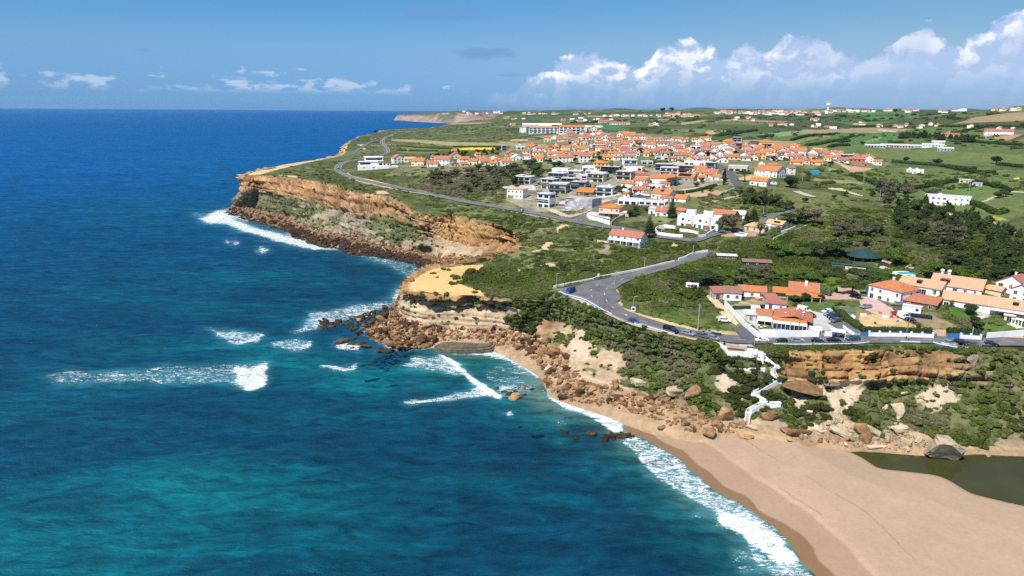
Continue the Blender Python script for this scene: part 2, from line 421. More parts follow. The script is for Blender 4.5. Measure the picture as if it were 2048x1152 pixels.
def build_loft():
 nr=(14,26,26)
 rows=[];tpar=[]
 for(a,b,n,t0,t1)in((LB,LF,nr[0],0,1),(LF,LM,nr[1],1,2),(LM,LT,nr[2],2,3)):
  for k in range(n):
   f=k/n;rows.append(a*(1-f)+b*f);tpar.append(t0+f)
 rows.append(LT.copy());tpar.append(3.0)
 P=np.array(rows);tp=np.array(tpar)
 under=P[0].copy();under[:,2]-=2.5;under[:,:2]+=(LB[:,:2]-LF[:,:2])/(np.linalg.norm(LB[:,:2]-LF[:,:2],axis=1)[:,None]+1e-6)*2.0
 inn=P[-1].copy();inn[:,:2]+=_inl*1.6;inn[:,2]=hgt(inn[:,0],inn[:,1])-.05
 inn2=P[-1].copy();inn2[:,:2]+=_inl*6;inn2[:,2]=hgt(inn2[:,0],inn2[:,1])-.7
 P=np.vstack([under[None],P,inn[None],inn2[None]]);tp=np.concatenate([[-.2],tp,[3.05,3.2]])
 nR,nC=P.shape[:2]
 tpg=np.repeat(tp[:,None],nC,1)
 du=np.gradient(P,axis=1);dv=np.gradient(P,axis=0)
 N=np.cross(du,dv);N/=np.linalg.norm(N,axis=2)[...,None]+1e-9
 outw=np.concatenate([-_inl,np.zeros((nC,1))],1)
 if np.mean(np.sum(N*outw[None],axis=2))<0:N=-N
 N=N*.55+outw[None]*.45
 arc=np.repeat(_arc[None],nR,0);amp=np.repeat(_amp[None],nR,0)
 X,Y,Zz=P[...,0],P[...,1],P[...,2]
 warp=1.2*fbm(arc/30,Zz/30,0,3,31)
 lay=vnoise((Zz+warp*2)/1.55,arc/60,0,32)
 lay2=vnoise((Zz+warp*2)/.62,arc/14,0,33)
 led=sstep(.35,.65,lay)*1.5+sstep(.4,.6,lay2)*.55
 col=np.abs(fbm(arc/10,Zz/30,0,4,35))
 blk=fbm(X/2.4,Y/2.4,Zz/1.6,3,36)
 big=fbm(arc/34,Zz/26,0,2,37)
 upper=sstep(1.9,2.15,tpg)*(1-sstep(2.8,3.0,tpg))
 mid=sstep(.8,1.2,tpg)*(1-sstep(2.85,3.0,tpg))
 low=1-sstep(.8,1.1,tpg)
 veglow=np.where(tpg<2,np.repeat(_interp_rows('vl',LU)[None],nR,0),np.repeat(_interp_rows('vu',LU)[None],nR,0))
 rough=amp*(1-.6*np.clip(veglow,0,1))
 hz0=Zz+warp*1.6+.55*fbm(arc/12,Zz/8,0,3,155)+1.3*fbm(Zz/4.5,arc/120,0,2,156)
 sD=np.clip(np.hypot(X,Y)/300,1,1.9)
 hz=hz0/(np.where(tpg>1.95,2.2,1.6)*sD)
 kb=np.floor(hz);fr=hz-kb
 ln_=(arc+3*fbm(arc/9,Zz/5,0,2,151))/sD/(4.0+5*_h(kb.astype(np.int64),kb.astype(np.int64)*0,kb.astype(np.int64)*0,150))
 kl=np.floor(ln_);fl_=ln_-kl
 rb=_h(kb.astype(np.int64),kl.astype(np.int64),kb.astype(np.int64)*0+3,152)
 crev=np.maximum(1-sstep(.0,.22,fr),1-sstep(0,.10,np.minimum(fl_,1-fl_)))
 rb2=_h(kb.astype(np.int64)+7,kl.astype(np.int64),kb.astype(np.int64)*0+5,153)
 h2=(hz0+.5*fbm(arc/3,Zz/2,0,2,157))/.85;k2=np.floor(h2);l2=(arc+1.4*fbm(arc/3,Zz/2,2,2,158))/2.1+k2*.37;k2l=np.floor(l2)
 rb3=_h(k2.astype(np.int64),k2l.astype(np.int64),k2.astype(np.int64)*0+9,154)
 crev2=1-sstep(0,.25,h2-k2)
 rl=vnoise(kb*7.3,arc/26,0,160)
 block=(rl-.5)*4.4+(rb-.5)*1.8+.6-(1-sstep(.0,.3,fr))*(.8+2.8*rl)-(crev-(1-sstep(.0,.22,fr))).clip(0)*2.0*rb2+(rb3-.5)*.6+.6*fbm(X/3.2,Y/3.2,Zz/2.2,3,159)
 block=block*np.sqrt(sD)
 disp=mid*rough*(led*.6-col*4.0*sD+blk*1.0+big*3.2+block*.42)+upper*rough*(1.8+led*.4+blk*.9+block*1.05)
 disp+=low*(blk*.8+.4*fbm(X/5,Y/5,0,3,38))
 disp+=mid*(1-amp)*1.2*fbm(X/4,Y/4,Zz/4,3,39)
 disp*=np.clip(np.hypot(X,Y)/1400,1,2.2)
 pxs,pys=project(P.reshape(-1,3));pxs=pxs.reshape(nR,nC);pys=pys.reshape(nR,nC)
 cave=np.clip(1-((pxs-848)/19)**2-((pys-499)/7)**2,0,1)*(LU[None]>20)*(LU[None]<27)
 disp-=9*np.sqrt(cave)
 fade=sstep(-.2,.25,tpg)
 P=P+N*(disp*fade)[...,None]
 X,Y,Zz=P[...,0],P[...,1],P[...,2]
 n1=fbm(X/7,Y/7,Zz/3,4,41);n2=fbm(X/1.6,Y/1.6,Zz/.7,3,42);n3=fbm(X/18,Y/18,Zz/9,3,43)
 band=vnoise((Zz+warp*2)/.9,arc/50,0,44)
 cl=np.array([ROCKCOL[s['cl']]for s in ST]);cu=np.array([ROCKCOL[s['cu']]for s in ST])
 fl=np.stack([np.interp(LU,np.arange(len(ST)),cl[:,k])for k in range(3)],1)
 fu=np.stack([np.interp(LU,np.arange(len(ST)),cu[:,k])for k in range(3)],1)
 wu=sstep(1.8,2.05,tpg+.22*n1)
 C=fl[None]*(1-wu[...,None])+fu[None]*wu[...,None]
 sand_end=(LU>31.5)[None]&(LU<60)[None]
 rub=np.where(sand_end[...,None],np.array([.33,.225,.13]),np.array([.19,.115,.068]))
 wl=(1-sstep(.75,1.05,tpg+.25*n1))[...,None]
 C=C*(1-wl)+rub*wl
 C=C*(1+.35*(band-.5)+.26*n2+.26*n1-.45*np.clip(col*2.2-.25,0,1)*mid)[...,None]  # strata and noise tones; gully recesses darkened with shade painted into the colour
 C=C*(1+(.5*(rl-.5)+.55*(rb-.5)+.4*(rb3-.5)-.6*(1-sstep(.0,.25,fr)))*mid*np.where(tpg>1.95,1,.4)*np.clip(amp,0,1))[...,None]  # block tones vary; crevice shade painted dark at the foot of each layer
 rust=sstep(.55,.8,vnoise((Zz+warp)/2.1,arc/23,0,46))*.45*wu
 C=C*(1-rust[...,None])+np.array([.26,.12,.05])*rust[...,None]
 pale=sstep(.25,.6,fbm(X/11,Y/11,Zz/4,3,47))*.5*(1-wu)
 C=C*(1-pale[...,None])+np.array([.46,.41,.33])*pale[...,None]
 veg=np.repeat(_interp_rows('vl',LU)[None],nR,0)*(1-sstep(1.9,2.2,tpg))+np.repeat(_interp_rows('vu',LU)[None],nR,0)*sstep(1.9,2.2,tpg)
 veg=veg*sstep(.75,1.25,tpg+.3*n1)
 vm=sstep(.0,.12,veg*1.75-.70+n3*.95+n1*.85)
 top=sstep(2.88,3.0,tpg+.06*n2)
 sandtop=((pxs>815)&(pxs<968)&(pys>530))|((pxs<700)&(pys<347)&(LU[None]<16))
 vm=np.maximum(vm,top*np.where(sandtop,0,.9))
 gcol=np.array([.085,.10,.036])*(1+.4*n2+.3*n3)[...,None]
 dry_=(sstep(.05,.4,n1+.7*n2)*.75)[...,None];gcol=gcol*(1-dry_)+np.array([.17,.145,.072])*dry_
 C=C*(1-vm[...,None])+gcol*vm[...,None]
 st_=(top*sandtop)[...,None]
 C=C*(1-st_)+np.array([.56,.36,.15])*st_
 for cx,cy,rx,ry in((1700,780,32,20),(1880,795,42,26),(1455,765,22,22),(1640,775,36,16),(1165,690,22,36),(1600,790,16,26),(1680,805,20,16)):
  q=((pxs-cx)/rx)**2+((pys-cy)/ry)**2+1.3*n1+.9*n2
  k=(1-sstep(.7,1.0,q));vm=vm*(1-k)
  C=C*(1-k[...,None])+np.array([.45,.36,.26])*(1+.15*n2+.2*(band-.5))[...,None]*k[...,None]
 wet=(1-sstep(.2,1.3,Zz+.5*n2))*(~sand_end)
 C=C*(1-.55*wet[...,None])
 C=np.clip(C,.012,.75)
 F=grid_faces(nR,nC)
 return P,C,vm,F,tpg,pxs,pys
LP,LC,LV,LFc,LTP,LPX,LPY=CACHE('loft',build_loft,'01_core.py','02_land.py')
_flip=LFc[:,::-1]
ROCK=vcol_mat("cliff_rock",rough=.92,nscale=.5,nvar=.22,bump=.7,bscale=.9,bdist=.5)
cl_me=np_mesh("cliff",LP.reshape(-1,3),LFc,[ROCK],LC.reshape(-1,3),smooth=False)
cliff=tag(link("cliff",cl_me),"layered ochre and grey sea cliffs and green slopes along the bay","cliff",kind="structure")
WATER=np.array([at(*p,0)for p in[(935,703),(990,704),(1030,709),(1065,722),(1083,740),(1078,756),(1090,780),(1103,791),(1126,804),(1165,810),(1199,814),(1226,833),(1247,840),(1252,865),(1284,877),(1311,893),(1359,916),(1379,939),(1406,956),(1420,978),(1444,991),(1484,1008),(1507,1031),(1542,1049),(1573,1076),(1600,1110),(1602,1124),(1625,1146),(1660,1190),(1720,1260),(1800,1350),(1900,1470)]])[:,:2]
WATER=smooth_line(WATER,1)
LAG_Z=1.0
LAGOON=np.array([at(*p,LAG_Z)for p in[(1662,890),(1690,899),(1720,913),(1742,927),(1757,937),(1800,941),(1870,950),(1898,960),(1922,977),(1952,991),(2000,1002),(2048,1012),(2200,1040),(2400,1060),(2400,880),(2048,880),(1900,880),(1740,880)]])[:,:2]
LAG_EDGE=smooth_line(LAGOON[:13],2)
def sand_h(x,y):
 d=dist_line(x,y,WATER)
 side=in_poly(x,y,SAND_IN)
 s=np.where(side,d,-d)
 z=np.where(s>0,3.3*(1-np.exp(-s*.075/3.3*1.5)),s*.09)
 scarp=sstep(11,12.6,s+2.0*fbm(x/16,y/16,0,2,51))*.35
 z=z+np.where(s>0,scarp,0)
 dl=dist_line(x,y,LAG_EDGE);inl=in_poly(x,y,LAG_CLOSED)
 zl=LAG_Z+np.where(inl,-dl*.12-.02,dl*.1+.25*sstep(0,1.5,dl))
 z=np.where(inl,zl,np.minimum(z,zl))
 z=z+.05*fbm(x/3,y/3,0,3,52)*(s>1)+.18*fbm(x/20,y/20,0,2,53)*sstep(4,20,s)
 return z,s,np.where(inl,-dl,dl)
SAND_IN=np.vstack([WATER,[[260,20],[420,60],[420,320],[60,320],[-20,300]]])
LAG_CLOSED=np.vstack([LAG_EDGE,LAGOON[13:]])
def build_beach():
 az=np.linspace(R(-6),R(50),760);D=np.arange(84,312,.42)
 A,DD=np.meshgrid(az,D);X=DD*np.sin(A);Y=DD*np.cos(A)
 z,s,dl=sand_h(X,Y)
 n1=fbm(X/5,Y/5,0,4,54);n2=fbm(X/.9,Y/.9,0,2,55);n3=fbm(X/22,Y/22,0,3,56)
 dry=np.array([.36,.258,.172]);wet=np.array([.19,.115,.062])
 sw=s+2.0*n3+.6*n1
 w1=(1-sstep(3.2,4.2,sw))
 w2=(1-sstep(11.0,11.8,s+2.0*fbm(X/16,Y/16,0,2,51)+.4*n1))*.32
 C=dry[None,None]*(1+.05*n1+.05*n2+.06*n3)[...,None]
 w=np.clip(w1*.9+w2,0,1)[...,None]
 C=C*(1-w)+wet*w
 wl=(1-sstep(.1,2.2,dl+.5*n1))*sstep(-3,0,dl)
 C=C*(1-.5*wl[...,None])+np.array([.3,.19,.09])*.5*wl[...,None]
 for off,wd,k in((22,.16,.22),(11.6,.2,.18)):
  q=np.abs(s+2.6*fbm(X/19,Y/19,0,3,57)-off)<wd*(1+n1)
  q=q&(fbm(X/14,Y/14,0,2,58)>-.05)
  C=C*(1-k*q[...,None])
 P=np.stack([X,Y,z],-1)
 keep=(s>-9)
 kf=keep[:-1,:-1]&keep[1:,1:]
 F=grid_faces(*X.shape,kf)
 V,F,Cc=compact(P.reshape(-1,3),F,np.clip(C,.02,.8).reshape(-1,3))
 return V,F[:,::-1],Cc
SANDM=vcol_mat("beach_sand",rough=.95,spec=.1,nscale=1.3,nvar=.07,bump=.35,bscale=2.2,bdist=.12)
BV,BF,BC=CACHE('beach',build_beach,'01_core.py','02_land.py')
beach=tag(link("beach",np_mesh("beach",BV,BF,[SANDM],BC)),"pale sand beach between the breakers and the green lagoon","beach",kind="structure")
def lagoon():
 m=bpy.data.materials.new("lagoon_water");nt,N,L=nodes_of(m);b=NB(nt)
 out=b.n('ShaderNodeOutputMaterial');p=b.n('ShaderNodeBsdfPrincipled')
 pos=b.n('ShaderNodeNewGeometry').outputs['Position']
 c=b.ramp(b.noise(pos,.05,3),[(.35,(.036,.037,.010)),(.65,(.046,.047,.014))])
 b.set(p.inputs['Base Color'],c);p.inputs['Roughness'].default_value=.1;p.inputs['Specular IOR Level'].default_value=.12
 bp=b.n('ShaderNodeBump');bp.inputs['Strength'].default_value=.22;bp.inputs['Distance'].default_value=.06
 b.set(bp.inputs['Height'],b.noise(pos,1.6,5,.6));b.set(p.inputs['Normal'],bp.outputs[0])
 L.new(p.outputs[0],out.inputs[0])
 P=np.vstack([LAG_EDGE+(LAG_EDGE[:1]-LAG_EDGE[:1]),[at(2400,870,LAG_Z)[:2]],[at(1640,872,LAG_Z)[:2]]])
 pts=[Vector((float(x),float(y)))for x,y in P];n=len(pts)
 r=delaunay_2d_cdt(pts,[(i,(i+1)%n)for i in range(n)],[list(range(n))],1,1e-4)
 me=bpy.data.meshes.new("lagoon_water");me.from_pydata([(v.x,v.y,LAG_Z)for v in r[0]],[],r[2]);me.materials.append(m)
 for p_ in me.polygons:
  if p_.normal.z<0:p_.flip()
 tag(link("lagoon_water",me),"still dark green lagoon behind the sand beach","lagoon",kind="structure")
lagoon()
def ground_line(pts,step=None):
 out=[]
 for px,py in pts:
  z=30.0
  for _ in range(40):
   p=at(px,py,z);z2=float(hgt(p[0],p[1]));z=z*.5+z2*.5
  out.append(at(px,py,z))
 out=np.array(out)
 return out
_coast_px=(Z('Z1',(1240,205),(1000,215),(860,232),(700,250),(560,275),(470,315),(440,350),(440,390),(475,440),(512,490),(490,525),(400,553),(200,590),(20,620))+[(690,324.5),(679,330),(675,336),(678,343),(688,348.5),(699,354),(722,360),(748,366),(776,371),(823,381),(869,390.5),(922,402),(966,410),(1010,417),(1043,422.5),(1085,430),(1122,438),(1146,443),(1207,453),(1250,460),(1308,472),(1340,476),(1362,479),(1384,482)])
ROADS={'coast_road':(ground_line(_coast_px),7.0),'lower_road':(ground_line([(1425,503),(1415,507),(1385,517),(1351,528),(1315,538),(1278,548),(1247,558),(1222,569),(1208,584),(1210,600),(1230,621),(1257,634),(1288,645),(1330,656),(1372,665),(1413,674),(1476,680),(1509,681),(1603,680),(1697,679),(1768,679),(1864,680),(1960,685),(2048,685),(2200,688)]),7.5),'side_road':(ground_line([(1384,482),(1399,479),(1413,473),(1440,466),(1480,458),(1515,449),(1532,440),(1546,431),(1571,425),(1592,419)]),5.5),'village_road':(ground_line([(1146,444),(1165,436),(1185,425),(1205,414),(1222,404),(1260,396),(1300,392)]),7.0),'village_street':(ground_line([(1480,374),(1470,362),(1462,350),(1453,342),(1445,335),(1430,329)]),7.0),'clifftop_track':(ground_line(Z('Z1',(25,545),(100,475),(200,410),(300,360),(400,340),(440,345))),5.5),'hill_lane':(ground_line([(1592,383),(1607,388),(1620,393),(1631,394)]),6.0),'alley':(ground_line([(1508,680),(1494,665),(1482,655)]),7.5),'driveway':(ground_line([(1712,676),(1700,662),(1685,652),(1672,645)]),7.0),}
LOT_PX=[(1111,578),(1153,572),(1188,562),(1236,553),(1222,565),(1216,570),(1226,577),(1235,585),(1243,593.5),(1240.5,601),(1227,608),(1224,613),(1228,620),(1216,621),(1197,613),(1170,599),(1142,592),(1120,585)]
LOT=ground_line(LOT_PX)
ROAD_L=[(resample(smooth_line(l[:,:2],2),4.0),w)for l,w in ROADS.values()]
def PL(k,*pts):return Z(k,*pts)
SANDY,DRY,GRASS,LAWN,SOIL,PAVE=(.46,.34,.2),(.27,.22,.11),(.095,.115,.035),(.06,.13,.022),(.38,.23,.12),(.42,.38,.33)
CROP,OLIVE,YELLOW,BRICKP,CONC=(.07,.145,.04),(.145,.15,.05),(.6,.43,.03),(.42,.27,.22),(.42,.41,.39)
MEADOW=(.115,.125,.045)
PAINT=[([(770,352),(800,330),(900,325),(1000,305),(1040,285),(1200,262),(1330,270),(1480,285),(1600,300),(1780,325),(1770,335),(1600,330),(1500,372),(1450,385),(1420,345),(1000,352)],(.15,.15,.075),.5),([(1010,398),(1060,360),(1150,330),(1300,335),(1440,330),(1480,375),(1400,400),(1330,420),(1260,400),(1200,420),(1060,424)],(.22,.205,.14),.6),([(1400,440),(1330,400),(1420,370),(1500,372),(1640,380),(1700,400),(1760,420),(1740,470),(1650,470),(1600,430),(1480,440)],MEADOW,.35),([(1650,330),(1760,335),(2048,340),(2048,420),(1980,470),(1850,400),(1700,395)],(.10,.13,.042),.3),([(1700,330),(1760,300),(1850,290),(2048,330),(2048,300),(1950,280),(1800,262),(1700,270),(1600,285),(1560,300)],(.085,.12,.038),.3),(PL('Z1',(560,330),(900,335),(1400,365),(2033,380),(2033,415),(1350,415),(900,372),(560,350)),(.28,.24,.125),.25),(PL('Z1',(590,400),(700,405),(1380,452),(1380,475),(1050,478),(800,465),(640,430)),OLIVE,.2),(PL('Z1',(640,488),(900,500),(1180,500),(1190,518),(900,523),(650,505)),OLIVE,.2),([(903,297),(960,295),(1000,294.5),(1003,298.5),(960,299.5),(905,300)],YELLOW,.2),(PL('Z1',(760,440),(800,450),(790,500),(770,500)),OLIVE,.2),([(1000,283),(1060,287),(1100,290),(1100,294),(1050,294),(1000,291)],DRY,.25),([(1025,278),(1060,278),(1060,282),(1020,282)],(.34,.27,.13),.2),(PL('Z1',(95,405),(130,395),(185,400),(150,420)),SANDY,.1),(PL('Z1',(160,462),(190,445),(225,460),(190,470)),SANDY,.1),([(687,349),(695,345),(705,352),(750,361),(790,371),(830,380),(870,387),(872,391),(826,385),(780,377),(730,367),(700,358)],(.40,.31,.17),.3),(PL('C1',(270,290),(330,262),(430,250),(450,232),(560,205),(680,185),(750,190),(640,212),(520,240),(430,262),(330,290)),(.50,.36,.2),.25),(PL('C1',(440,288),(565,292),(560,310),(470,305)),(.48,.36,.23),.2),(PL('C1',(1010,380),(1060,378),(1090,396),(1020,400)),SANDY,.2),([(870,388),(930,401),(1000,412),(1050,421),(1110,432),(1130,437),(1180,447),(1170,449),(1110,440),(1040,427),(970,413),(900,398)],(.34,.28,.16),.3),([(818,572),(826,556),(850,542),(880,537),(940,530),(973,530),(968,537),(945,541),(925,545),(928,556),(922,568),(938,576),(967,580),(970,592),(900,592),(830,584)],(.57,.37,.155),.16),([(1083,496),(1090,485),(1103,484),(1108,490),(1098,494),(1098,502),(1090,501)],(.5,.36,.2),.15),([(1088,530),(1098,526),(1112,528),(1110,538),(1098,533)],(.46,.33,.19),.15),([(1028,540),(1040,538),(1046,545),(1032,546)],(.42,.3,.16),.15),([(1114,455),(1122,450),(1136,450),(1140,460),(1132,452),(1118,460),(1114,468)],(.5,.37,.21),.15),([(1064,502),(1085,500),(1080,504),(1066,505)],SANDY,.15),(PL('Z8',(240,660),(360,690),(470,700),(600,690),(540,750),(430,740),(330,735)),(.23,.19,.09),.25),(PL('Z8',(370,680),(420,615),(480,615),(455,695)),(.26,.23,.2),.1),(PL('Z8',(1290,600),(1330,585),(1410,625),(1330,645)),SANDY,.15),(PL('Z8',(1100,375),(1360,360),(1380,395),(1300,410),(1200,405)),(.34,.22,.17),.1),(PL('Z8',(1310,400),(1360,388),(1460,400),(1430,422)),LAWN,.2),(PL('Z8',(1560,400),(1640,388),(1720,405),(1680,415)),LAWN,.2),(PL('Z7',(330,1030),(560,1010),(720,960),(720,900),(1080,900),(1040,1070),(780,1100),(560,1110),(330,1090)),(.36,.24,.15),.25),(PL('Z6',(1250,600),(1400,540),(1700,500),(1960,500),(1980,570),(1700,600),(1480,610)),(.36,.25,.16),.25),(PL('Z6',(400,960),(800,900),(1150,960),(1230,1000),(1000,1060),(700,1000),(300,1040)),(.15,.15,.07),.4),(PL('Z5',(740,800),(880,800),(1100,900),(1360,870),(1500,800),(1640,780),(1300,900),(1150,940),(1000,920),(860,850)),(.45,.36,.26),.2),(PL('Z5',(1640,660),(1920,660),(1920,740),(1640,760)),(.48,.31,.2),.25),(PL('Z5',(0,430),(350,420),(560,420),(600,490),(340,500),(100,480)),CONC,.12),(PL('Z7',(640,130),(900,70),(1150,110),(1160,150),(860,190),(640,170)),(.52,.36,.17),.15),(PL('Z7',(680,210),(820,200),(820,270),(700,270)),LAWN,.2),(PL('Z4',(1180,470),(1230,450),(1300,460),(1290,480)),DRY,.2),(PL('Z4',(1230,360),(1300,368),(1450,420),(1760,450),(1700,460),(1480,485),(1420,460),(1340,400)),(.42,.3,.19),.15),(PL('Z4',(1040,560),(1200,575),(1500,590),(1650,625),(1600,640),(1040,590)),(.22,.19,.09),.3),(PL('Z7',(25,555),(160,520),(420,455),(640,415),(640,428),(400,480),(160,535),(40,562)),(.42,.36,.25),.15),(PL('R7',(580,58),(680,62),(850,120),(820,122),(700,82),(590,68)),(.5,.4,.26),.12),(PL('R7',(980,330),(1030,290),(1065,262),(1070,272),(1010,322)),(.5,.37,.2),.15),(PL('R8',(225,965),(270,930),(300,898),(312,904),(270,950)),(.5,.37,.2),.15),(PL('R8',(925,930),(1080,965),(1085,985),(1000,965)),(.5,.37,.21),.15),(PL('R8',(1130,990),(1190,1020),(1170,1035),(1140,1020)),(.5,.38,.2),.15),(PL('R8',(640,860),(700,870),(760,885),(720,905),(660,890)),(.42,.35,.19),.3),(PL('R8',(950,800),(1020,775),(1150,725),(1253,735),(1253,742),(1150,735),(1030,782),(960,808)),(.42,.36,.25),.15),(PL('R8',(1000,910),(1100,920),(1150,940),(1060,940)),(.3,.3,.06),.3),(PL('R8',(520,730),(640,700),(900,670),(1110,725),(960,800),(830,780),(600,770)),(.10,.15,.045),.15),(PL('R8',(1175,635),(1215,628),(1220,640),(1185,645)),(.5,.42,.05),.1),(PL('R8',(330,690),(560,640),(640,650),(460,710),(380,715)),(.09,.14,.045),.2),(PL('R8',(0,560),(90,555),(180,570),(60,590),(0,590)),(.42,.27,.16),.15),(PL('R8',(0,310),(380,310),(360,360),(200,390),(0,400)),(.07,.14,.045),.2),(PL('R8',(60,370),(150,340),(240,335),(200,360),(90,385)),(.17,.22,.1),.3),(PL('R8',(400,290),(560,275),(800,275),(850,290),(700,340),(420,310)),(.085,.135,.04),.2),(PL('R8',(780,330),(880,290),(990,300),(900,345)),(.09,.135,.03),.2),(PL('R8',(1020,345),(1120,325),(1240,320),(1140,365)),(.33,.2,.13),.12),(PL('R8',(930,340),(980,318),(1000,325),(985,348)),(.27,.18,.12),.15),(PL('R8',(100,420),(720,440),(1253,470),(1253,540),(900,510),(300,490),(120,480)),(.115,.14,.045),.25),(PL('R8',(220,285),(340,298),(330,304),(200,292)),(.45,.4,.28),.1),(PL('Z4',(360,60),(700,20),(1000,5),(1080,30),(900,55),(640,75),(420,65)),(.19,.23,.12),.3),(PL('Z4',(780,130),(1000,85),(1180,70),(1240,70),(1040,110),(860,145)),(.17,.19,.06),.2),(PL('Z4',(960,195),(1230,150),(1250,185),(1000,215)),(.12,.17,.05),.2),(PL('Z4',(1230,30),(1700,30),(1740,100),(1500,170),(1340,160),(1350,110),(1240,90)),(.07,.14,.045),.2),(PL('Z4',(1240,210),(1640,170),(1640,220),(1400,260)),(.10,.15,.045),.2),([(1195,247),(1230,250),(1260,258),(1250,262),(1200,258)],(.055,.14,.04),.15),([(1360,246),(1400,241),(1420,240),(1390,246),(1365,250)],(.3,.25,.13),.2),([(1410,264),(1425,261),(1432,268),(1420,269)],(.4,.28,.16),.15),(PL('Y1',(1600,320),(1700,270),(1740,220),(1860,215),(2048,260),(2048,380),(1800,385),(1620,380)),BRICKP,.1),(PL('Y2',(0,340),(140,330),(330,440),(470,520),(440,560),(200,560),(60,500),(0,440)),(.46,.31,.27),.08),(PL('Y2',(0,570),(200,560),(440,560),(560,640),(700,700),(900,740),(400,730),(0,700)),(.44,.3,.16),.3),(PL('Y2',(560,600),(900,560),(1230,700),(1080,740),(900,730),(700,680)),(.22,.18,.095),.35),(PL('Y2',(900,760),(960,740),(1080,760),(1080,850),(960,850)),(.42,.26,.17),.2),(PL('Y2',(1090,480),(1200,470),(1380,600),(1300,640),(1100,520)),LAWN,.25),(PL('Y2',(1540,700),(1700,660),(1960,740),(1800,750),(1600,760)),LAWN,.2),(PL('Y2',(1470,580),(1680,560),(1640,600),(1490,615)),CONC,.1),(PL('Y2',(1820,680),(1940,660),(2048,730),(1960,740)),(.5,.42,.32),.1),(PL('Y2',(1450,530),(2048,540),(2048,560),(1480,570)),(.4,.33,.27),.1),(PL('Y2',(700,300),(960,330),(940,350),(700,340)),(.45,.36,.24),.15),(PL('Y2',(1560,850),(2048,820),(2048,868),(1580,880)),(.42,.3,.2),.2),(PL('Y1',(445,515),(660,510),(740,560),(760,770),(700,720),(560,620)),CONC,.12),(PL('Y1',(1180,500),(1560,560),(1700,560),(1830,690),(1830,760),(1500,780),(1400,690),(1330,620)),(.40,.39,.37),.12),(PL('Y1',(760,760),(1520,770),(1500,790),(760,790)),CONC,.1),(PL('Y1',(80,330),(130,320),(240,390),(300,450),(430,590),(510,690),(480,710),(330,640),(250,640),(200,610),(280,590),(210,480)),(.46,.36,.22),.2),(PL('Y1',(310,440),(340,470),(440,590),(690,820),(690,830),(520,700),(420,580)),(.08,.10,.03),.3),(PL('Y1',(310,470),(700,370),(850,430),(820,470),(430,470)),(.28,.22,.13),.4),(PL('Y1',(870,310),(1000,310),(1100,400),(1090,430),(1000,400)),LAWN,.15),(PL('Y1',(1100,420),(1400,440),(1720,450),(1750,500),(1500,520),(1280,490)),(.075,.12,.03),.35),(PL('Y1',(1620,20),(1680,50),(1700,160),(1740,215),(1700,220),(1650,120)),(.46,.4,.31),.1),(PL('Y1',(0,790),(300,850),(560,870),(580,840),(490,760),(270,760),(60,740)),(.36,.28,.13),.4),(PL('Y1',(240,925),(690,930),(690,985),(560,1000),(340,1000),(300,960)),(.45,.37,.29),.1),(PL('Y3',(690,640),(760,650),(1000,740),(1300,830),(1560,890),(1900,945),(1900,935),(1560,870),(1330,800),(1100,740),(900,690),(780,600),(760,590)),(.48,.35,.19),.2),(PL('Y3',(640,430),(720,405),(760,510),(790,545),(770,600),(780,540),(740,505)),(.42,.3,.16),.2),(PL('Y3',(200,490),(420,570),(580,650),(690,715),(860,790),(1200,880),(1700,975),(1700,985),(1200,900),(860,810),(560,680),(300,570),(190,510)),(.45,.36,.25),.2),(PL('Y3',(800,560),(1020,600),(1330,690),(1700,780),(1880,830),(1860,880),(1500,850),(1300,800),(1000,720),(780,640)),(.085,.115,.03),.35),(PL('Y3',(1030,600),(1200,590),(1330,690),(1350,740),(1150,710)),(.055,.085,.022),.3),(PL('R7',(840,660),(960,640),(1080,690),(1030,700),(900,690)),(.06,.12,.03),.2),(PL('R7',(930,640),(970,632),(1100,685),(1060,690)),(.46,.42,.36),.08),(PL('R7',(970,620),(1000,590),(1070,600),(1060,630)),(.36,.28,.2),.2),(PL('R7',(1140,650),(1160,630),(1230,635),(1220,665)),(.36,.28,.2),.2),(PL('R7',(650,640),(760,650),(840,660),(800,672),(650,665)),(.44,.35,.25),.15),(PL('R7',(480,300),(620,280),(640,420),(520,470),(470,440)),(.10,.12,.04),.35),(PL('R7',(560,210),(900,205),(1060,230),(900,280),(640,260)),(.07,.10,.025),.35),(PL('R7',(980,440),(1320,440),(1340,480),(1000,490)),(.09,.12,.035),.4),]
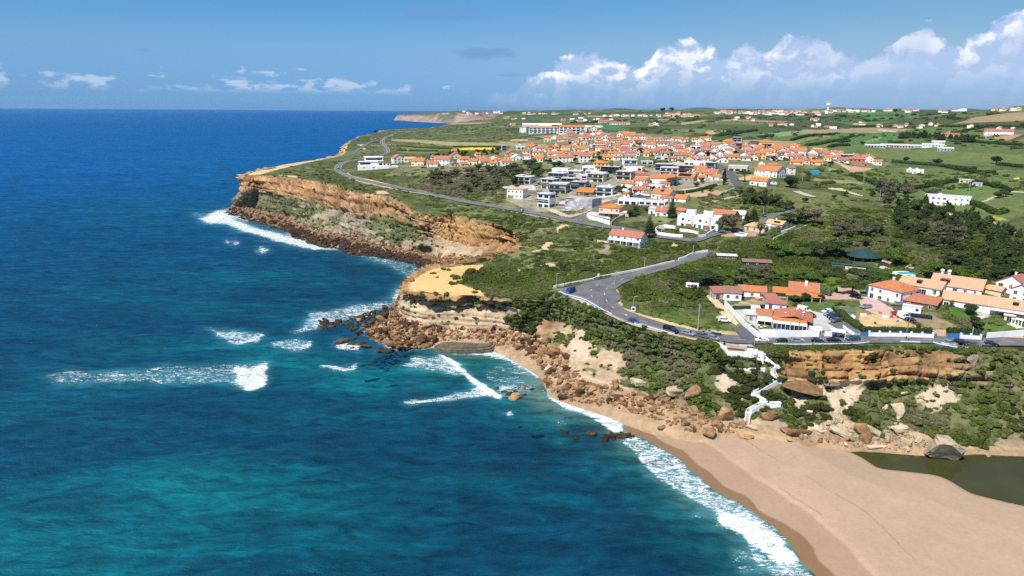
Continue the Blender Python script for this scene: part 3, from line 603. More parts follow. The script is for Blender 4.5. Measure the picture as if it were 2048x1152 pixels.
def paint_ground(X,Y,z,D):
 px,py=project(np.stack([X,Y,z],-1).reshape(-1,3));px=px.reshape(X.shape);py=py.reshape(X.shape)
 n1=fbm(X/9,Y/9,0,4,61);n2=fbm(X/2.1,Y/2.1,0,3,62);n3=fbm(X/45,Y/45,0,3,63)
 base=np.array([.075,.092,.032])
 C=base*(1+.4*n1+.5*n2+.3*n3)[...,None]
 bare=sstep(.12,.5,n1*.6+n3*.5+.5*n2)[...,None]*.6
 C=C*(1-bare)+np.array([.22,.19,.09])*bare
 wx=X+40*fbm(X/160,Y/160,0,2,64);wy=Y+40*fbm(X/160,Y/160,5,2,65)
 ang=.5;fx=(wx*math.cos(ang)-wy*math.sin(ang))/120;fy=(wx*math.sin(ang)+wy*math.cos(ang))/190
 gx,gy=np.floor(fx),np.floor(fy)
 best=np.full(X.shape,9.0);sec=best.copy();idc=np.zeros(X.shape)
 for ox in(-1,0,1):
  for oy in(-1,0,1):
   cx,cy=(gx+ox).astype(np.int64),(gy+oy).astype(np.int64)
   jx=_h(cx,cy,cx*0,71);jy=_h(cx,cy,cx*0,72);idn=_h(cx,cy,cx*0,73)
   d=np.hypot(cx+jx-fx,cy+jy-fy)
   nb=d<best
   sec=np.where(nb,best,np.minimum(sec,d));idc=np.where(nb,idn,idc);best=np.where(nb,d,best)
 pal=np.array([(.07,.095,.034),(.085,.125,.04),(.06,.08,.03),(.12,.13,.05),(.075,.14,.04),(.055,.075,.03),(.10,.115,.042),(.09,.13,.045),(.26,.2,.11),(.065,.09,.033),(.15,.15,.06),(.055,.075,.03)])
 fc=pal[(idc*len(pal)).astype(int)%len(pal)]*(1+.16*n1+.12*n3)[...,None]
 far=sstep(720,900,D+60*n3)*(~in_poly(px,py,[(740,350),(740,250),(1000,255),(1080,290),(1000,330)]))
 hed=(1-sstep(.03,.09,sec-best))*.8
 fc=fc*(1-hed[...,None])+np.array([.03,.045,.018])*hed[...,None]
 C=C*(1-far[...,None])+fc*far[...,None]
 sw=n1*1.6+n2*.8
 qx,qy=px+sw*.7*np.clip(300/D,.15,1.5)*3,py+(n2*.9+n1*1.2)*np.clip(300/D,.15,1.5)
 for poly,col,nz in PAINT:
  m=in_poly(qx,qy,poly)
  if m.any():
   C[m]=np.array(col)*(1+nz*(1.0*n1[m]+.8*n2[m]))[:,None]
 return np.clip(C,.012,.8),px,py,n1,n2,n3
def build_terrain():
 az=np.arange(R(-26),R(49),R(.066))
 Ds=[205.0]
 while Ds[-1]<9500:
  d=Ds[-1];Ds.append(d+min(max(.55,d*d/66000*.55),60))
 D=np.array(Ds)
 A,DD=np.meshgrid(az,D);X=DD*np.sin(A);Y=DD*np.cos(A)
 inside=in_poly(X,Y,LAND_POLY)
 z=np.zeros(X.shape)
 z[inside]=hgt(X[inside],Y[inside])
 C=np.zeros(X.shape+(3,));bump=np.zeros(X.shape)
 c,px,py,n1,n2,n3=paint_ground(X[inside],Y[inside],z[inside],DD[inside])
 C[inside]=c
 xi,yi,di=X[inside],Y[inside],DD[inside]
 clear=np.full(xi.shape,1e9)
 sel=di<1600
 for l,w in ROAD_L:
  lo,hi=l.min(0)-16,l.max(0)+16
  m=sel&(xi>lo[0])&(xi<hi[0])&(yi>lo[1])&(yi<hi[1])
  clear[m]=np.minimum(clear[m],dist_line(xi[m],yi[m],l)-w/2)
 lot=in_poly(px,py,LOT_PX)
 green=sstep(.02,-.02,c[:,0]-c[:,1]*1.05)
 b=(.55*np.abs(fbm(xi/3.2,yi/3.2,0,3,81))+.5*fbm(xi/11,yi/11,0,2,82))*sstep(1.5,7,clear)*(~lot)*green*(1-sstep(500,900,di))
 z[inside]+=b
 k=inside[:-1,:-1]&inside[1:,1:]&inside[1:,:-1]&inside[:-1,1:]
 F=grid_faces(*X.shape,k)
 V,F,Cc=compact(np.stack([X,Y,z],-1).reshape(-1,3),F,C.reshape(-1,3))
 Fd=grid_faces(*X[::3,::3].shape,(inside[::3,::3])[:-1,:-1]&(inside[::3,::3])[1:,1:])
 z0=z.copy();z0[inside]-=b
 Vd=np.stack([X[::3,::3],Y[::3,::3],z0[::3,::3]],-1).reshape(-1,3)
 return V,F[:,::-1],Cc,Vd,Fd
GROUNDM=vcol_mat("scrub_ground",rough=.95,spec=.08,nscale=.35,nvar=.22,bump=.5,bscale=1.2,bdist=.35)
TV,TF,TC,TVd,TFd=CACHE('terrain',build_terrain,'01_core.py','02_land.py','03_terrain.py')
ground=tag(link("ground",np_mesh("ground",TV,TF,[GROUNDM],TC)),"green coastal land rising from the cliffs to the farmed hills","ground",kind="structure")
def far_headland():
 az=np.linspace(R(-10.5),R(2),300);D=np.arange(4300,9000,22)
 A,DD=np.meshgrid(az,D);X=DD*np.sin(A);Y=DD*np.cos(A)
 base=[at(*p,0)[:2]for p in((784,240.2),(800,241),(830,243.2),(868,245.6),(905,247.4),(950,247.5),(1010,247))]+[at_d(1060,8900,0)[:2],at_d(905,8900,0)[:2],at_d(850,7900,0)[:2]]
 base=np.array(base)
 px,_=project(np.stack([X,Y,X*0],-1).reshape(-1,3));px=px.reshape(X.shape)
 ins=in_poly(X,Y,base)
 d=dist_line(X,Y,np.vstack([base,base[:1]]));d=np.where(ins,d,-d)
 g=np.abs(fbm(X/90,Y/90,0,3,91))
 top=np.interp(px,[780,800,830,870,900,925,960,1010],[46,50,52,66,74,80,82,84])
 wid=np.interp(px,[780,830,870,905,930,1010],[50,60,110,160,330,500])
 prof=sstep(0,1,np.clip(d-55*g,0,None)/wid)
 z=np.where(d>0,prof*top,np.maximum(d*.3,-20))+(d>0)*4*fbm(X/60,Y/60,0,3,92)
 z+=sstep(200,900,d)*8*fbm(X/400,Y/400,0,2,95)
 n=fbm(X/70,Y/70,z/12,4,93)
 ck=1-sstep(.72,.95,prof+.28*n)
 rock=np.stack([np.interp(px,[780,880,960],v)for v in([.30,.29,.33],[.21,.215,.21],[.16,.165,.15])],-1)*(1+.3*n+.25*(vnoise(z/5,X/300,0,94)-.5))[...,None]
 grn=np.array([.07,.09,.04])*(1+.3*n)[...,None]
 gully=(sstep(.05,.3,fbm(X/150,Y/150,0,3,96))*sstep(840,880,px)*.8)[...,None]
 rock=rock*(1-gully)+grn*gully
 C=rock*ck[...,None]+grn*(1-ck[...,None])
 k=(d>-80);k=k[:-1,:-1]&k[1:,1:]
 V,F,C=compact(np.stack([X,Y,z],-1).reshape(-1,3),grid_faces(*X.shape,k),C.reshape(-1,3))
 m=vcol_mat("far_rock",nscale=.02,nvar=.25,bump=.6,bscale=.04,bdist=6)
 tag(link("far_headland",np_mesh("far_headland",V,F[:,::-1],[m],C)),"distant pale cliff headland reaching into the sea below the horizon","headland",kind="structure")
far_headland()
def blue_hills():
 rng=[(13000,105,1040,2500,3),(18000,185,1250,2600,7)]
 V,F,C=[],[],[];b0=0
 for D0,hh,p0,p1,sd in rng:
  px=np.linspace(p0,p1,260);rows=np.linspace(-1,1,12)
  for i,r in enumerate(rows):
   for p in px:
    q=at_d(p,D0+r*1500,0)
    e=(1-r*r)*min(1,(p-p0)/120)
    V.append((q[0],q[1],max(0,e*hh*(.55+.75*float(.5+.5*math.sin(p*.011+sd)*math.sin(p*.0047+sd*2)+.25*math.sin(p*.05+sd))))))
    C.append((.06,.08,.045))
  F.append(grid_faces(12,260)+b0);b0+=12*260
 m=vcol_mat("hill_ground",nscale=.004,nvar=.35,bump=.3,bscale=.01,bdist=10)
 tag(link("hills",np_mesh("hills",np.array(V),np.vstack(F)[:,::-1],[m],np.array(C))),"blue hazy ridges along the inland horizon","hills",kind="structure")
blue_hills()
def _bvh():
 V=np.vstack([TVd,LP[:,::2].reshape(-1,3),BV]);nC=LP[:,::2].shape[1]
 F=np.vstack([TFd,grid_faces(LP.shape[0],nC)+len(TVd),BF[::1]+len(TVd)+LP[:,::2].shape[0]*nC])
 return BVHTree.FromPolygons(V.tolist(),F.tolist())
BVH=_bvh()
def G(px,py):
 d=Vector(ray(px,py)).normalized()
 h=BVH.ray_cast(Vector(CAM),d)
 if h[0]is None:
  return Vector(ground_line([(px,py)])[0])
 return h[0]
def drop(x,y):
 h=BVH.ray_cast(Vector((x,y,300)),Vector((0,0,-1)))
 return h[0].z if h[0]is not None else 0.0
FOAM=[([(150,742),(200,748),(260,744),(330,733),(400,735),(470,731),(510,728),(546,724),(549,735),(540,748),(541,770),(525,786),(500,787),(478,775),(430,771),(340,769),(250,768),(150,774),(105,770),(90,755)],.44),([(480,738),(520,730),(549,724),(547,742),(540,752),(541,770),(524,787),(498,786),(480,772)],.35),([(497,778),(520,768),(538,745),(549,725),(549,735),(540,750),(541,770),(524,787),(500,787)],.6),([(400,655),(440,661),(470,662),(500,668),(532,667),(515,681),(485,693),(466,692),(440,676)],.55),([(468,691),(490,686),(515,676),(532,667),(515,682),(485,694)],.6),([(540,690),(580,685),(614,680),(611,694),(595,706),(560,702)],.5),([(595,705),(605,685),(614,680),(611,696)],.5),([(585,668),(605,650),(630,632),(660,620),(700,612),(760,604),(800,602),(800,612),(760,625),(720,640),(690,640),(650,648),(630,662),(600,672)],.55),([(668,684),(690,680),(700,690),(725,690),(718,700),(690,703),(668,698)],.7),([(760,695),(800,697),(840,700),(830,706),(780,706),(740,702)],.3),([(640,735),(660,730),(690,735),(715,731),(726,727),(722,738),(705,743),(670,741)],.7),([(800,737),(815,728),(835,718),(870,714),(885,710),(900,716),(915,728),(928,746),(905,749),(880,748),(850,744),(820,742)],.55),([(878,708),(895,714),(912,728),(928,745),(960,765),(985,780),(1006,802),(995,803),(960,780),(930,760),(915,745),(895,725)],.95),([(800,808),(830,798),(860,796),(905,788),(925,780),(945,768),(965,770),(1000,800),(960,795),(920,800),(880,808),(830,811)],.62),([(870,695),(890,703),(930,700),(990,700),(1040,705),(1070,715),(1086,742),(1070,755),(1040,735),(1000,718),(950,712),(900,710)],.75),([(960,745),(1000,725),(1050,735),(1083,745),(1060,760),(1030,770),(1000,780),(985,775)],.35),([(985,775),(1020,770),(1060,765),(1080,778),(1060,790),(1020,798),(1000,800)],.42),([(395,440),(420,428),(445,420),(455,428),(470,440),(500,452),(540,462),(560,468),(595,478),(640,492),(680,500),(690,505),(650,502),(600,495),(560,486),(500,468),(450,450),(410,446)],.75),([(372,428),(395,425),(405,430),(380,432)],.5),([(447,487),(462,484),(482,484),(478,489),(455,490)],.8),([(498,500),(515,497),(534,495),(533,501),(518,505),(504,504)],.85),([(470,463),(485,462),(487,466),(472,467)],.5),([(690,504),(740,514),(790,520),(830,527),(845,545),(820,560),(800,548),(770,530),(720,518)],.42),([(808,575),(800,590),(780,600),(790,585),(800,572)],.5),([(1003,828),(1012,820),(1022,826),(1015,833)],.8),([(1105,845),(1130,838),(1140,848),(1120,855)],.35),([(1115,885),(1125,880),(1130,890),(1120,896)],.4),([(1086,775),(1103,791),(1126,804),(1165,810),(1199,814),(1226,833),(1250,841),(1253,866),(1238,868),(1215,858),(1190,840),(1165,828),(1130,818),(1100,800)],.8),([(1253,866),(1285,877),(1312,893),(1360,916),(1380,939),(1407,956),(1421,978),(1445,991),(1485,1008),(1509,1031),(1544,1049),(1575,1076),(1603,1108),(1606,1124),(1630,1150),(1670,1200),(1600,1200),(1545,1150),(1525,1141),(1491,1093),(1484,1073),(1440,1056),(1427,1029),(1352,981),(1290,937),(1265,910),(1250,885)],.6),([(1430,1020),(1480,1030),(1540,1060),(1580,1090),(1600,1125),(1560,1130),(1520,1100),(1480,1070),(1445,1050)],.3),([(1380,1035),(1410,1030),(1420,1036),(1390,1042)],.3),([(1460,1100),(1490,1095),(1510,1130),(1540,1152),(1480,1152)],.34),([(1265,900),(1290,937),(1350,981),(1330,975),(1280,945)],.3),]
TEAL=[(560,722,150,26,.75),(690,762,120,36,.8),(760,770,90,40,.7),(640,830,200,40,.25),(230,760,200,30,.7),(100,830,200,40,.35),(120,1090,420,120,.85),(520,985,300,70,.75),(350,960,220,50,.4),(860,640,100,20,.4),(960,730,120,40,.8),(1000,800,90,30,.4),(1120,835,60,22,.55),(1210,870,60,24,.7),(430,620,120,20,.35),(450,690,260,20,.45),(330,700,130,18,.35),(850,760,70,30,.5),(1080,980,200,60,.25),(300,420,200,40,.22),(640,400,60,12,.2),(420,330,200,40,.18),(480,555,260,24,.3),(610,620,160,22,.25),(640,345,60,10,.3),(150,590,150,20,.25),(690,1080,220,70,.3),]
DARK=[(1180,880,70,40,.9),(1110,940,110,60,.7),(1200,925,45,30,.7),(1220,985,35,30,.7),(1325,1072,16,10,.7),(1385,1105,16,8,.7),(1250,1120,70,40,.6),(1290,1020,20,12,.5),(1270,950,18,8,.6),(1000,1080,160,90,.5),(800,900,260,40,.55),(560,880,160,30,.4),(320,820,180,26,.5),(900,560,90,12,.0),(740,540,80,14,.3),(250,640,220,16,.4),(600,660,80,12,.3),(830,790,50,16,.4),(620,800,120,16,.5)]
def build_sea():
 az=np.arange(R(-44),R(38.5),R(.078))
 Ds=[88.0]
 while Ds[-1]<33000:
  d=Ds[-1];Ds.append(d+min(max(.42,d*d/66000*.62),3500))
 D=np.array(Ds);A,DD=np.meshgrid(az,D);X=DD*np.sin(A);Y=DD*np.cos(A)
 px,py=project(np.stack([X,Y,X*0],-1).reshape(-1,3));px=px.reshape(X.shape);py=py.reshape(X.shape)
 land=in_poly(X,Y,LAND_POLY)&(dist_line(X,Y,LT[::6,:2])>45)&(DD<8000)
 n1=fbm(X/26,Y/26,0,4,101);n2=fbm(X/7,Y/7,0,3,102)
 foam=np.zeros(X.shape)
 n0=fbm(X/2.2,Y/2.2,0,2,103)
 jx,jy=px+n2*15+n1*12+n0*6,py+n2*5+n1*3.5+n0*2.4
 for poly,s in FOAM:foam=np.maximum(foam,0)+s*.85*in_poly(jx,jy,poly)
 foam=np.clip(foam,0,.76)
 base=LB[:,:2]
 near=(DD<900)
 dB=np.full(X.shape,1e6);dB[near]=dist_line(X[near],Y[near],base[::3])
 rocky=near&((px<1000)|(py<700))
 foam=np.where(rocky,np.maximum(foam,.62*(1-sstep(1.0,5.5,dB+3.4*n1))*sstep(-.3,.4,fbm(X/30,Y/30,0,2,104)+.1)),foam)
 def blur(a):
  a=(a+np.roll(a,1,0)+np.roll(a,-1,0))/3
  return(a+np.roll(a,1,1)+np.roll(a,-1,1))/3
 crisp=foam.copy()
 for _ in range(4):foam=blur(foam)
 aer=crisp.copy()
 for _ in range(26):aer=blur(aer)
 teal=np.zeros(X.shape);dark=np.zeros(X.shape)
 for x,y,rx,ry,s in TEAL:
  q=np.exp(-(((px-x)/rx)**2+((py-y)/ry)**2)*1.4+.5*n1);teal+=s*q
 for x,y,rx,ry,s in DARK:
  q=((px-x)/rx)**2+((py-y)/ry)**2+1.0*n1+.35*n2;dark=np.maximum(dark,s*(1-sstep(.35,1.15,q)))
 dw=np.full(X.shape,1e6);nb=DD<330;dw[nb]=dist_line(X[nb],Y[nb],WATER)
 sh=np.clip(1-dw/(30+12*n1),0,1)*(py>690)
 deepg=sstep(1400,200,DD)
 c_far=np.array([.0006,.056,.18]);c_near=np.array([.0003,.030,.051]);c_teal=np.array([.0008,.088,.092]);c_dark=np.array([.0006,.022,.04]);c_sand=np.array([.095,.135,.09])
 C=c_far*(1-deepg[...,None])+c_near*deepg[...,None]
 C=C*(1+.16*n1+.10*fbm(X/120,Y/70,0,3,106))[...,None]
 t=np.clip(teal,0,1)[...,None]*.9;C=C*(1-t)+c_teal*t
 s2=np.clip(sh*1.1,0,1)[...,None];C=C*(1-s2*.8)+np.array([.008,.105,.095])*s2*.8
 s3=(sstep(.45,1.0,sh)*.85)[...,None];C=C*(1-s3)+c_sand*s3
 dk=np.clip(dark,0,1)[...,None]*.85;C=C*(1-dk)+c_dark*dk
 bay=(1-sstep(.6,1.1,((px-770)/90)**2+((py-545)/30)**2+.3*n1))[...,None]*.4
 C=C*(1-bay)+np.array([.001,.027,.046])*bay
 ae=np.clip(aer*1.4,0,.75)[...,None];C=C*(1-ae)+np.array([.05,.19,.21])*ae
 z=np.zeros(X.shape);w=DD<2600
 xs,ys=X[w],Y[w];zz=0
 for k,(wl,a,th,sd)in enumerate(((46,.30,R(-54),1),(27,.17,R(-47),2),(17,.12,R(-62),3),(10.5,.085,R(-40),4),(6.5,.055,R(-66),5),(4.3,.035,R(-50),6))):
  ph=(xs*math.cos(th)+ys*math.sin(th))/wl*2*math.pi+2.6*fbm(xs/(wl*2.2),ys/(wl*2.2),0,2,110+sd)
  m=.55+.9*vnoise(xs/(wl*2.6),ys/(wl*2.6),0,120+sd)
  zz=zz+1.7*a*m*(1-np.abs(np.sin(ph/2)))*1.6-a*.5
 z[w]=zz*(1-sstep(900,2600,DD[w]))
 calm=np.clip(dw/26,0.06,1);z*=calm
 z-=.02
 cr=crisp.copy()
 for _ in range(2):cr=blur(cr)
 z+=.5*np.clip(cr-.55,0,1)*sstep(6,25,dw)*(.7+.6*n2)*(DD<500)
 keep=~land&~((in_poly(X,Y,SAND_IN))&(dw>5)&(DD<400))
 k=keep[:-1,:-1]|keep[1:,1:]
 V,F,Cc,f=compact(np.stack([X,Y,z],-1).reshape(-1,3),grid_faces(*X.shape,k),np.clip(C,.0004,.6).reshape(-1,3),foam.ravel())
 return V,F[:,::-1],Cc,f
def sea_material():
 m=bpy.data.materials.new("sea_water");nt,N,L=nodes_of(m);b=NB(nt)
 out=b.n('ShaderNodeOutputMaterial');p=b.n('ShaderNodeBsdfDiffuse');gl=b.n('ShaderNodeBsdfGlossy');fo=b.n('ShaderNodeBsdfPrincipled')
 pos=b.n('ShaderNodeNewGeometry').outputs['Position']
 col=b.n('ShaderNodeVertexColor',layer_name='Col').outputs[0]
 fa=b.n('ShaderNodeAttribute',attribute_name='foam').outputs['Fac']
 mp=b.n('ShaderNodeMapping');b.set(mp.inputs['Vector'],pos)
 mp.inputs['Rotation'].default_value=(0,0,R(-36));mp.inputs['Scale'].default_value=(.42,1,1)
 v=mp.outputs[0]
 mp2=b.n('ShaderNodeMapping');b.set(mp2.inputs['Vector'],pos);mp2.inputs['Rotation'].default_value=(0,0,R(-33));mp2.inputs['Scale'].default_value=(.2,1,1);v2=mp2.outputs[0]
 n_a=b.noise(v,.33,6,.62,.6)
 n_b=b.noise(v,1.3,5,.6,.3)
 k=b.math('MULTIPLY',b.mapr(n_a,.3,.7,.45,1.6,'LINEAR'),b.math('MULTIPLY',b.mapr(b.noise(v,.05,4,.6,.8),.3,.7,.78,1.22,'LINEAR'),b.mapr(b.noise(v2,.16,4,.6,.5),.32,.68,.62,1.38,'LINEAR')))  # light and dark of swell and chop painted into the water colour
 comb=b.n('ShaderNodeCombineColor')
 for i in range(3):b.set(comb.inputs[i],k)
 c=b.mix(1.0,col,comb.outputs[0],'MULTIPLY')
 b.set(p.inputs['Color'],c)
 gl.inputs['Roughness'].default_value=.3;gl.inputs['Color'].default_value=(.35,.78,1,1)
 h=b.math('MULTIPLY_ADD',n_b,.35,n_a)
 bp=b.n('ShaderNodeBump');bp.inputs['Strength'].default_value=.8;bp.inputs['Distance'].default_value=1.0
 b.set(bp.inputs['Height'],h);b.set(p.inputs['Normal'],bp.outputs[0]);b.set(gl.inputs['Normal'],bp.outputs[0])
 fr=b.n('ShaderNodeFresnel');fr.inputs[0].default_value=1.33;b.set(fr.inputs['Normal'],bp.outputs[0])
 wm_=b.n('ShaderNodeMixShader');b.set(wm_.inputs[0],b.math('MINIMUM',b.math('MULTIPLY',fr.outputs[0],.5),.16));L.new(p.outputs[0],wm_.inputs[1]);L.new(gl.outputs[0],wm_.inputs[2])
 mp3=b.n('ShaderNodeMapping');b.set(mp3.inputs['Vector'],pos);mp3.inputs['Rotation'].default_value=(0,0,R(-8));mp3.inputs['Scale'].default_value=(.5,1.25,1);v2f=mp3.outputs[0]
 nf=b.noise(v2f,.42,9,.72,1.8);nf2=b.noise(pos,1.8,6,.65,.8)
 s=b.math('MULTIPLY_ADD',nf2,.45,b.math('MULTIPLY',nf,.9))
 s=b.math('MULTIPLY_ADD',b.math('SUBTRACT',s,.66),1.5,.66)
 thr=b.math('SUBTRACT',1.03,b.math('MULTIPLY',fa,.66))
 f=b.mapr(b.math('SUBTRACT',s,thr),-.10,.12)
 f=b.math('MULTIPLY',f,b.mapr(fa,.03,.15))
 wc=b.noise(v,.028,3,.5);wc2=b.noise(v,.4,6,.7,.5)
 w=b.math('MULTIPLY',b.mapr(wc,.62,.72),b.mapr(wc2,.70,.76))
 f=b.math('MAXIMUM',f,b.math('MULTIPLY',w,.7))
 fo.inputs['Base Color'].default_value=(.70,.72,.73,1);fo.inputs['Roughness'].default_value=.8;fo.inputs['Specular IOR Level'].default_value=.2
 bp2=b.n('ShaderNodeBump');bp2.inputs['Strength'].default_value=.8;bp2.inputs['Distance'].default_value=.5
 b.set(bp2.inputs['Height'],s);b.set(fo.inputs['Normal'],bp2.outputs[0])
 mx=b.n('ShaderNodeMixShader');b.set(mx.inputs[0],f);L.new(wm_.outputs[0],mx.inputs[1]);L.new(fo.outputs[0],mx.inputs[2])
 L.new(mx.outputs[0],out.inputs[0])
 return m
SV,SF,SCc,SFo=CACHE('sea',build_sea,'01_core.py','02_land.py','04_sea.py')
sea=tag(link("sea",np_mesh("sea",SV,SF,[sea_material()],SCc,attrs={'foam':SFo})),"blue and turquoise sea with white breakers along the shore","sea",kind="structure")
def foliage_mat(name,stops,instancer=False,rough=.75):
 m=bpy.data.materials.new(name);nt,N,L=nodes_of(m);b=NB(nt)
 out=b.n('ShaderNodeOutputMaterial');p=b.n('ShaderNodeBsdfPrincipled')
 if instancer:
  t=b.n('ShaderNodeAttribute',attribute_type='INSTANCER',attribute_name='tint').outputs['Fac']
 else:
  t=b.n('ShaderNodeObjectInfo').outputs['Random']
 pos=b.n('ShaderNodeNewGeometry').outputs['Position']
 ri=b.n('ShaderNodeNewGeometry').outputs['Random Per Island']
 nz=b.noise(pos,.45,4,.65)
 t2=b.math('ADD',t,b.math('MULTIPLY',b.math('SUBTRACT',nz,.5),.35),clamp=True)
 c=b.ramp(t2,stops)
 hs=b.n('ShaderNodeHueSaturation');b.set(hs.inputs['Color'],c)
 b.set(hs.inputs['Value'],b.math('MULTIPLY_ADD',ri,.75,.8))
 b.set(hs.inputs['Hue'],b.math('MULTIPLY_ADD',ri,.03,.485))
 b.set(p.inputs['Base Color'],hs.outputs[0])
 p.inputs['Roughness'].default_value=rough;p.inputs['Specular IOR Level'].default_value=.18
 tr=b.n('ShaderNodeBsdfTranslucent');b.set(tr.inputs[0],hs.outputs[0])
 mx=b.n('ShaderNodeMixShader');mx.inputs[0].default_value=.42
 L.new(p.outputs[0],mx.inputs[1]);L.new(tr.outputs[0],mx.inputs[2]);L.new(mx.outputs[0],out.inputs[0])
 return m
M_SCRUB=foliage_mat("scrub_leaves",[(0,(.046,.060,.014)),(.22,(.072,.092,.020)),(.45,(.095,.14,.018)),(.62,(.13,.135,.045)),(.8,(.15,.145,.075)),(1,(.185,.15,.09))],True)
M_PINE=foliage_mat("pine_needles",[(0,(.038,.060,.018)),(.5,(.060,.088,.024)),(1,(.09,.112,.03))])
M_BROAD=foliage_mat("broad_leaves",[(0,(.06,.095,.022)),(.5,(.09,.125,.03)),(1,(.12,.15,.042))])
M_GREY=foliage_mat("grey_leaves",[(0,(.13,.13,.07)),(.5,(.155,.142,.082)),(1,(.18,.16,.10))])
M_BRIGHT=foliage_mat("bright_leaves",[(0,(.075,.14,.018)),(.5,(.10,.165,.02)),(1,(.13,.18,.03))])
M_HEDGE=foliage_mat("hedge_leaves",[(0,(.035,.06,.014)),(1,(.06,.09,.02))])
M_BARK=mat("bark",(.16,.115,.08),.95,.25,3,.5)
def leaf_quads(P,Nrm,size,rng,squash=1.0):
 n=len(P)
 N2=Nrm+rng.normal(0,.55,(n,3));N2/=np.linalg.norm(N2,axis=1)[:,None]+1e-9
 a=np.cross(N2,rng.normal(0,1,(n,3)));a/=np.linalg.norm(a,axis=1)[:,None]+1e-9
 c=np.cross(N2,a)
 s=(size*rng.uniform(.65,1.3,n))[:,None]
 V=np.stack([P-a*s-c*s*.6,P+a*s*.7-c*s*.75,P+a*s+c*s*.6,P-a*s*.75+c*s*.7],1)
 return V.reshape(-1,3),np.arange(4*n).reshape(n,4)
def sph(n,rng):
 v=rng.normal(0,1,(n,3));return v/np.linalg.norm(v,axis=1)[:,None]
def blob_core(c,r,rng,sub=2,lump=.22):
 bm=bmesh.new();bmesh.ops.create_icosphere(bm,subdivisions=sub,radius=1)
 v=np.array([x.co[:]for x in bm.verts]);f=np.array([[w.index for w in x.verts]for x in bm.faces]);bm.free()
 k=1+lump*fbm(v[:,0]*1.7+c[0]*3.3,v[:,1]*1.7+c[1]*3.3,v[:,2]*1.7+rng.uniform(0,50),2,5)
 return np.asarray(c)+v*k[:,None]*np.asarray(r),f
def crown_mesh(name,lumps,leaves,size,m,rng,core=.78,sub=1):
 VV,FF,b=[],[],0
 T=[]
 area=np.array([np.prod(r)**(2/3)for c,r in lumps]);w=area/area.sum()
 for(c,r),wi in zip(lumps,w):
  n=max(8,int(leaves*wi))
  d=sph(n,rng);d[:,2]=np.where(d[:,2]<-.35,-d[:,2],d[:,2])
  rad=rng.uniform(.72,1.08,n)[:,None]
  P=np.asarray(c)+d*np.asarray(r)*rad
  v,f=leaf_quads(P,d,size,rng);VV.append(v);FF.append(f+b);b+=len(v)
  if core:
   v,f=blob_core(c,np.asarray(r)*core,rng,sub);VV.append(v);T.append(f+b);b+=len(v)
 me=bpy.data.meshes.new(name)
 faces=[tuple(x)for x in np.vstack(FF).tolist()]
 if T:faces+=[tuple(x)for x in np.vstack(T).tolist()]
 me.from_pydata(np.vstack(VV).tolist(),[],faces);me.materials.append(m);me.update()
 return me
def scatter(name,P,scale,rot,idx,tint,protos,label,cat):
 me=bpy.data.meshes.new(name)
 me.vertices.add(len(P));me.vertices.foreach_set("co",np.ascontiguousarray(P,np.float32).ravel())
 def at_(n,t,v):
  a=me.attributes.new(n,t,'POINT');a.data.foreach_set("vector" if t=='FLOAT_VECTOR' else "value",np.ascontiguousarray(v).ravel())
 at_("pscale",'FLOAT_VECTOR',scale.astype(np.float32));at_("prot",'FLOAT_VECTOR',rot.astype(np.float32))
 at_("pidx",'INT',idx.astype(np.int32));at_("tint",'FLOAT',tint.astype(np.float32))
 col=bpy.data.collections.new(name+"_kinds")
 for i,pm in enumerate(protos):
  po=bpy.data.objects.new("%s_kind_%02d"%(name,i),pm);col.objects.link(po)
 ng=bpy.data.node_groups.new(name+"_scatter",'GeometryNodeTree')
 ng.interface.new_socket("Geometry",in_out='INPUT',socket_type='NodeSocketGeometry');ng.interface.new_socket("Geometry",in_out='OUTPUT',socket_type='NodeSocketGeometry')
 n=ng.nodes;L=ng.links
 gi,go=n.new('NodeGroupInput'),n.new('NodeGroupOutput')
 ip=n.new('GeometryNodeInstanceOnPoints');ci=n.new('GeometryNodeCollectionInfo')
 ci.inputs['Collection'].default_value=col;ci.inputs['Separate Children'].default_value=True;ci.inputs['Reset Children'].default_value=True
 def na(nm,t):
  a=n.new('GeometryNodeInputNamedAttribute');a.data_type=t;a.inputs[0].default_value=nm
  return[o for o in a.outputs if o.enabled][0]
 L.new(gi.outputs[0],ip.inputs['Points']);L.new(ci.outputs[0],ip.inputs['Instance'])
 ip.inputs['Pick Instance'].default_value=True
 L.new(na("pidx",'INT'),ip.inputs['Instance Index']);L.new(na("pscale",'FLOAT_VECTOR'),ip.inputs['Scale'])
 e2r=n.new('FunctionNodeEulerToRotation');L.new(na("prot",'FLOAT_VECTOR'),e2r.inputs[0]);L.new(e2r.outputs[0],ip.inputs['Rotation'])
 L.new(ip.outputs[0],go.inputs[0])
 o=link(name,me);md=o.modifiers.new("scatter",'NODES');md.node_group=ng
 return tag(o,label,cat,kind="stuff")
def bush_protos():
 rng=np.random.default_rng(31);out=[]
 for k in range(7):
  lumps=[((rng.normal(0,.42),rng.normal(0,.42),rng.uniform(.12,.42)),np.array([1,1,.8])*rng.uniform(.38,.68))for _ in range(rng.integers(3,6))]
  lumps.append(((0,0,.2),(.72,.72,.55)))
  out.append(crown_mesh("scrub_kind",lumps,230,.115,M_SCRUB,rng,core=.86,sub=2))
 return out
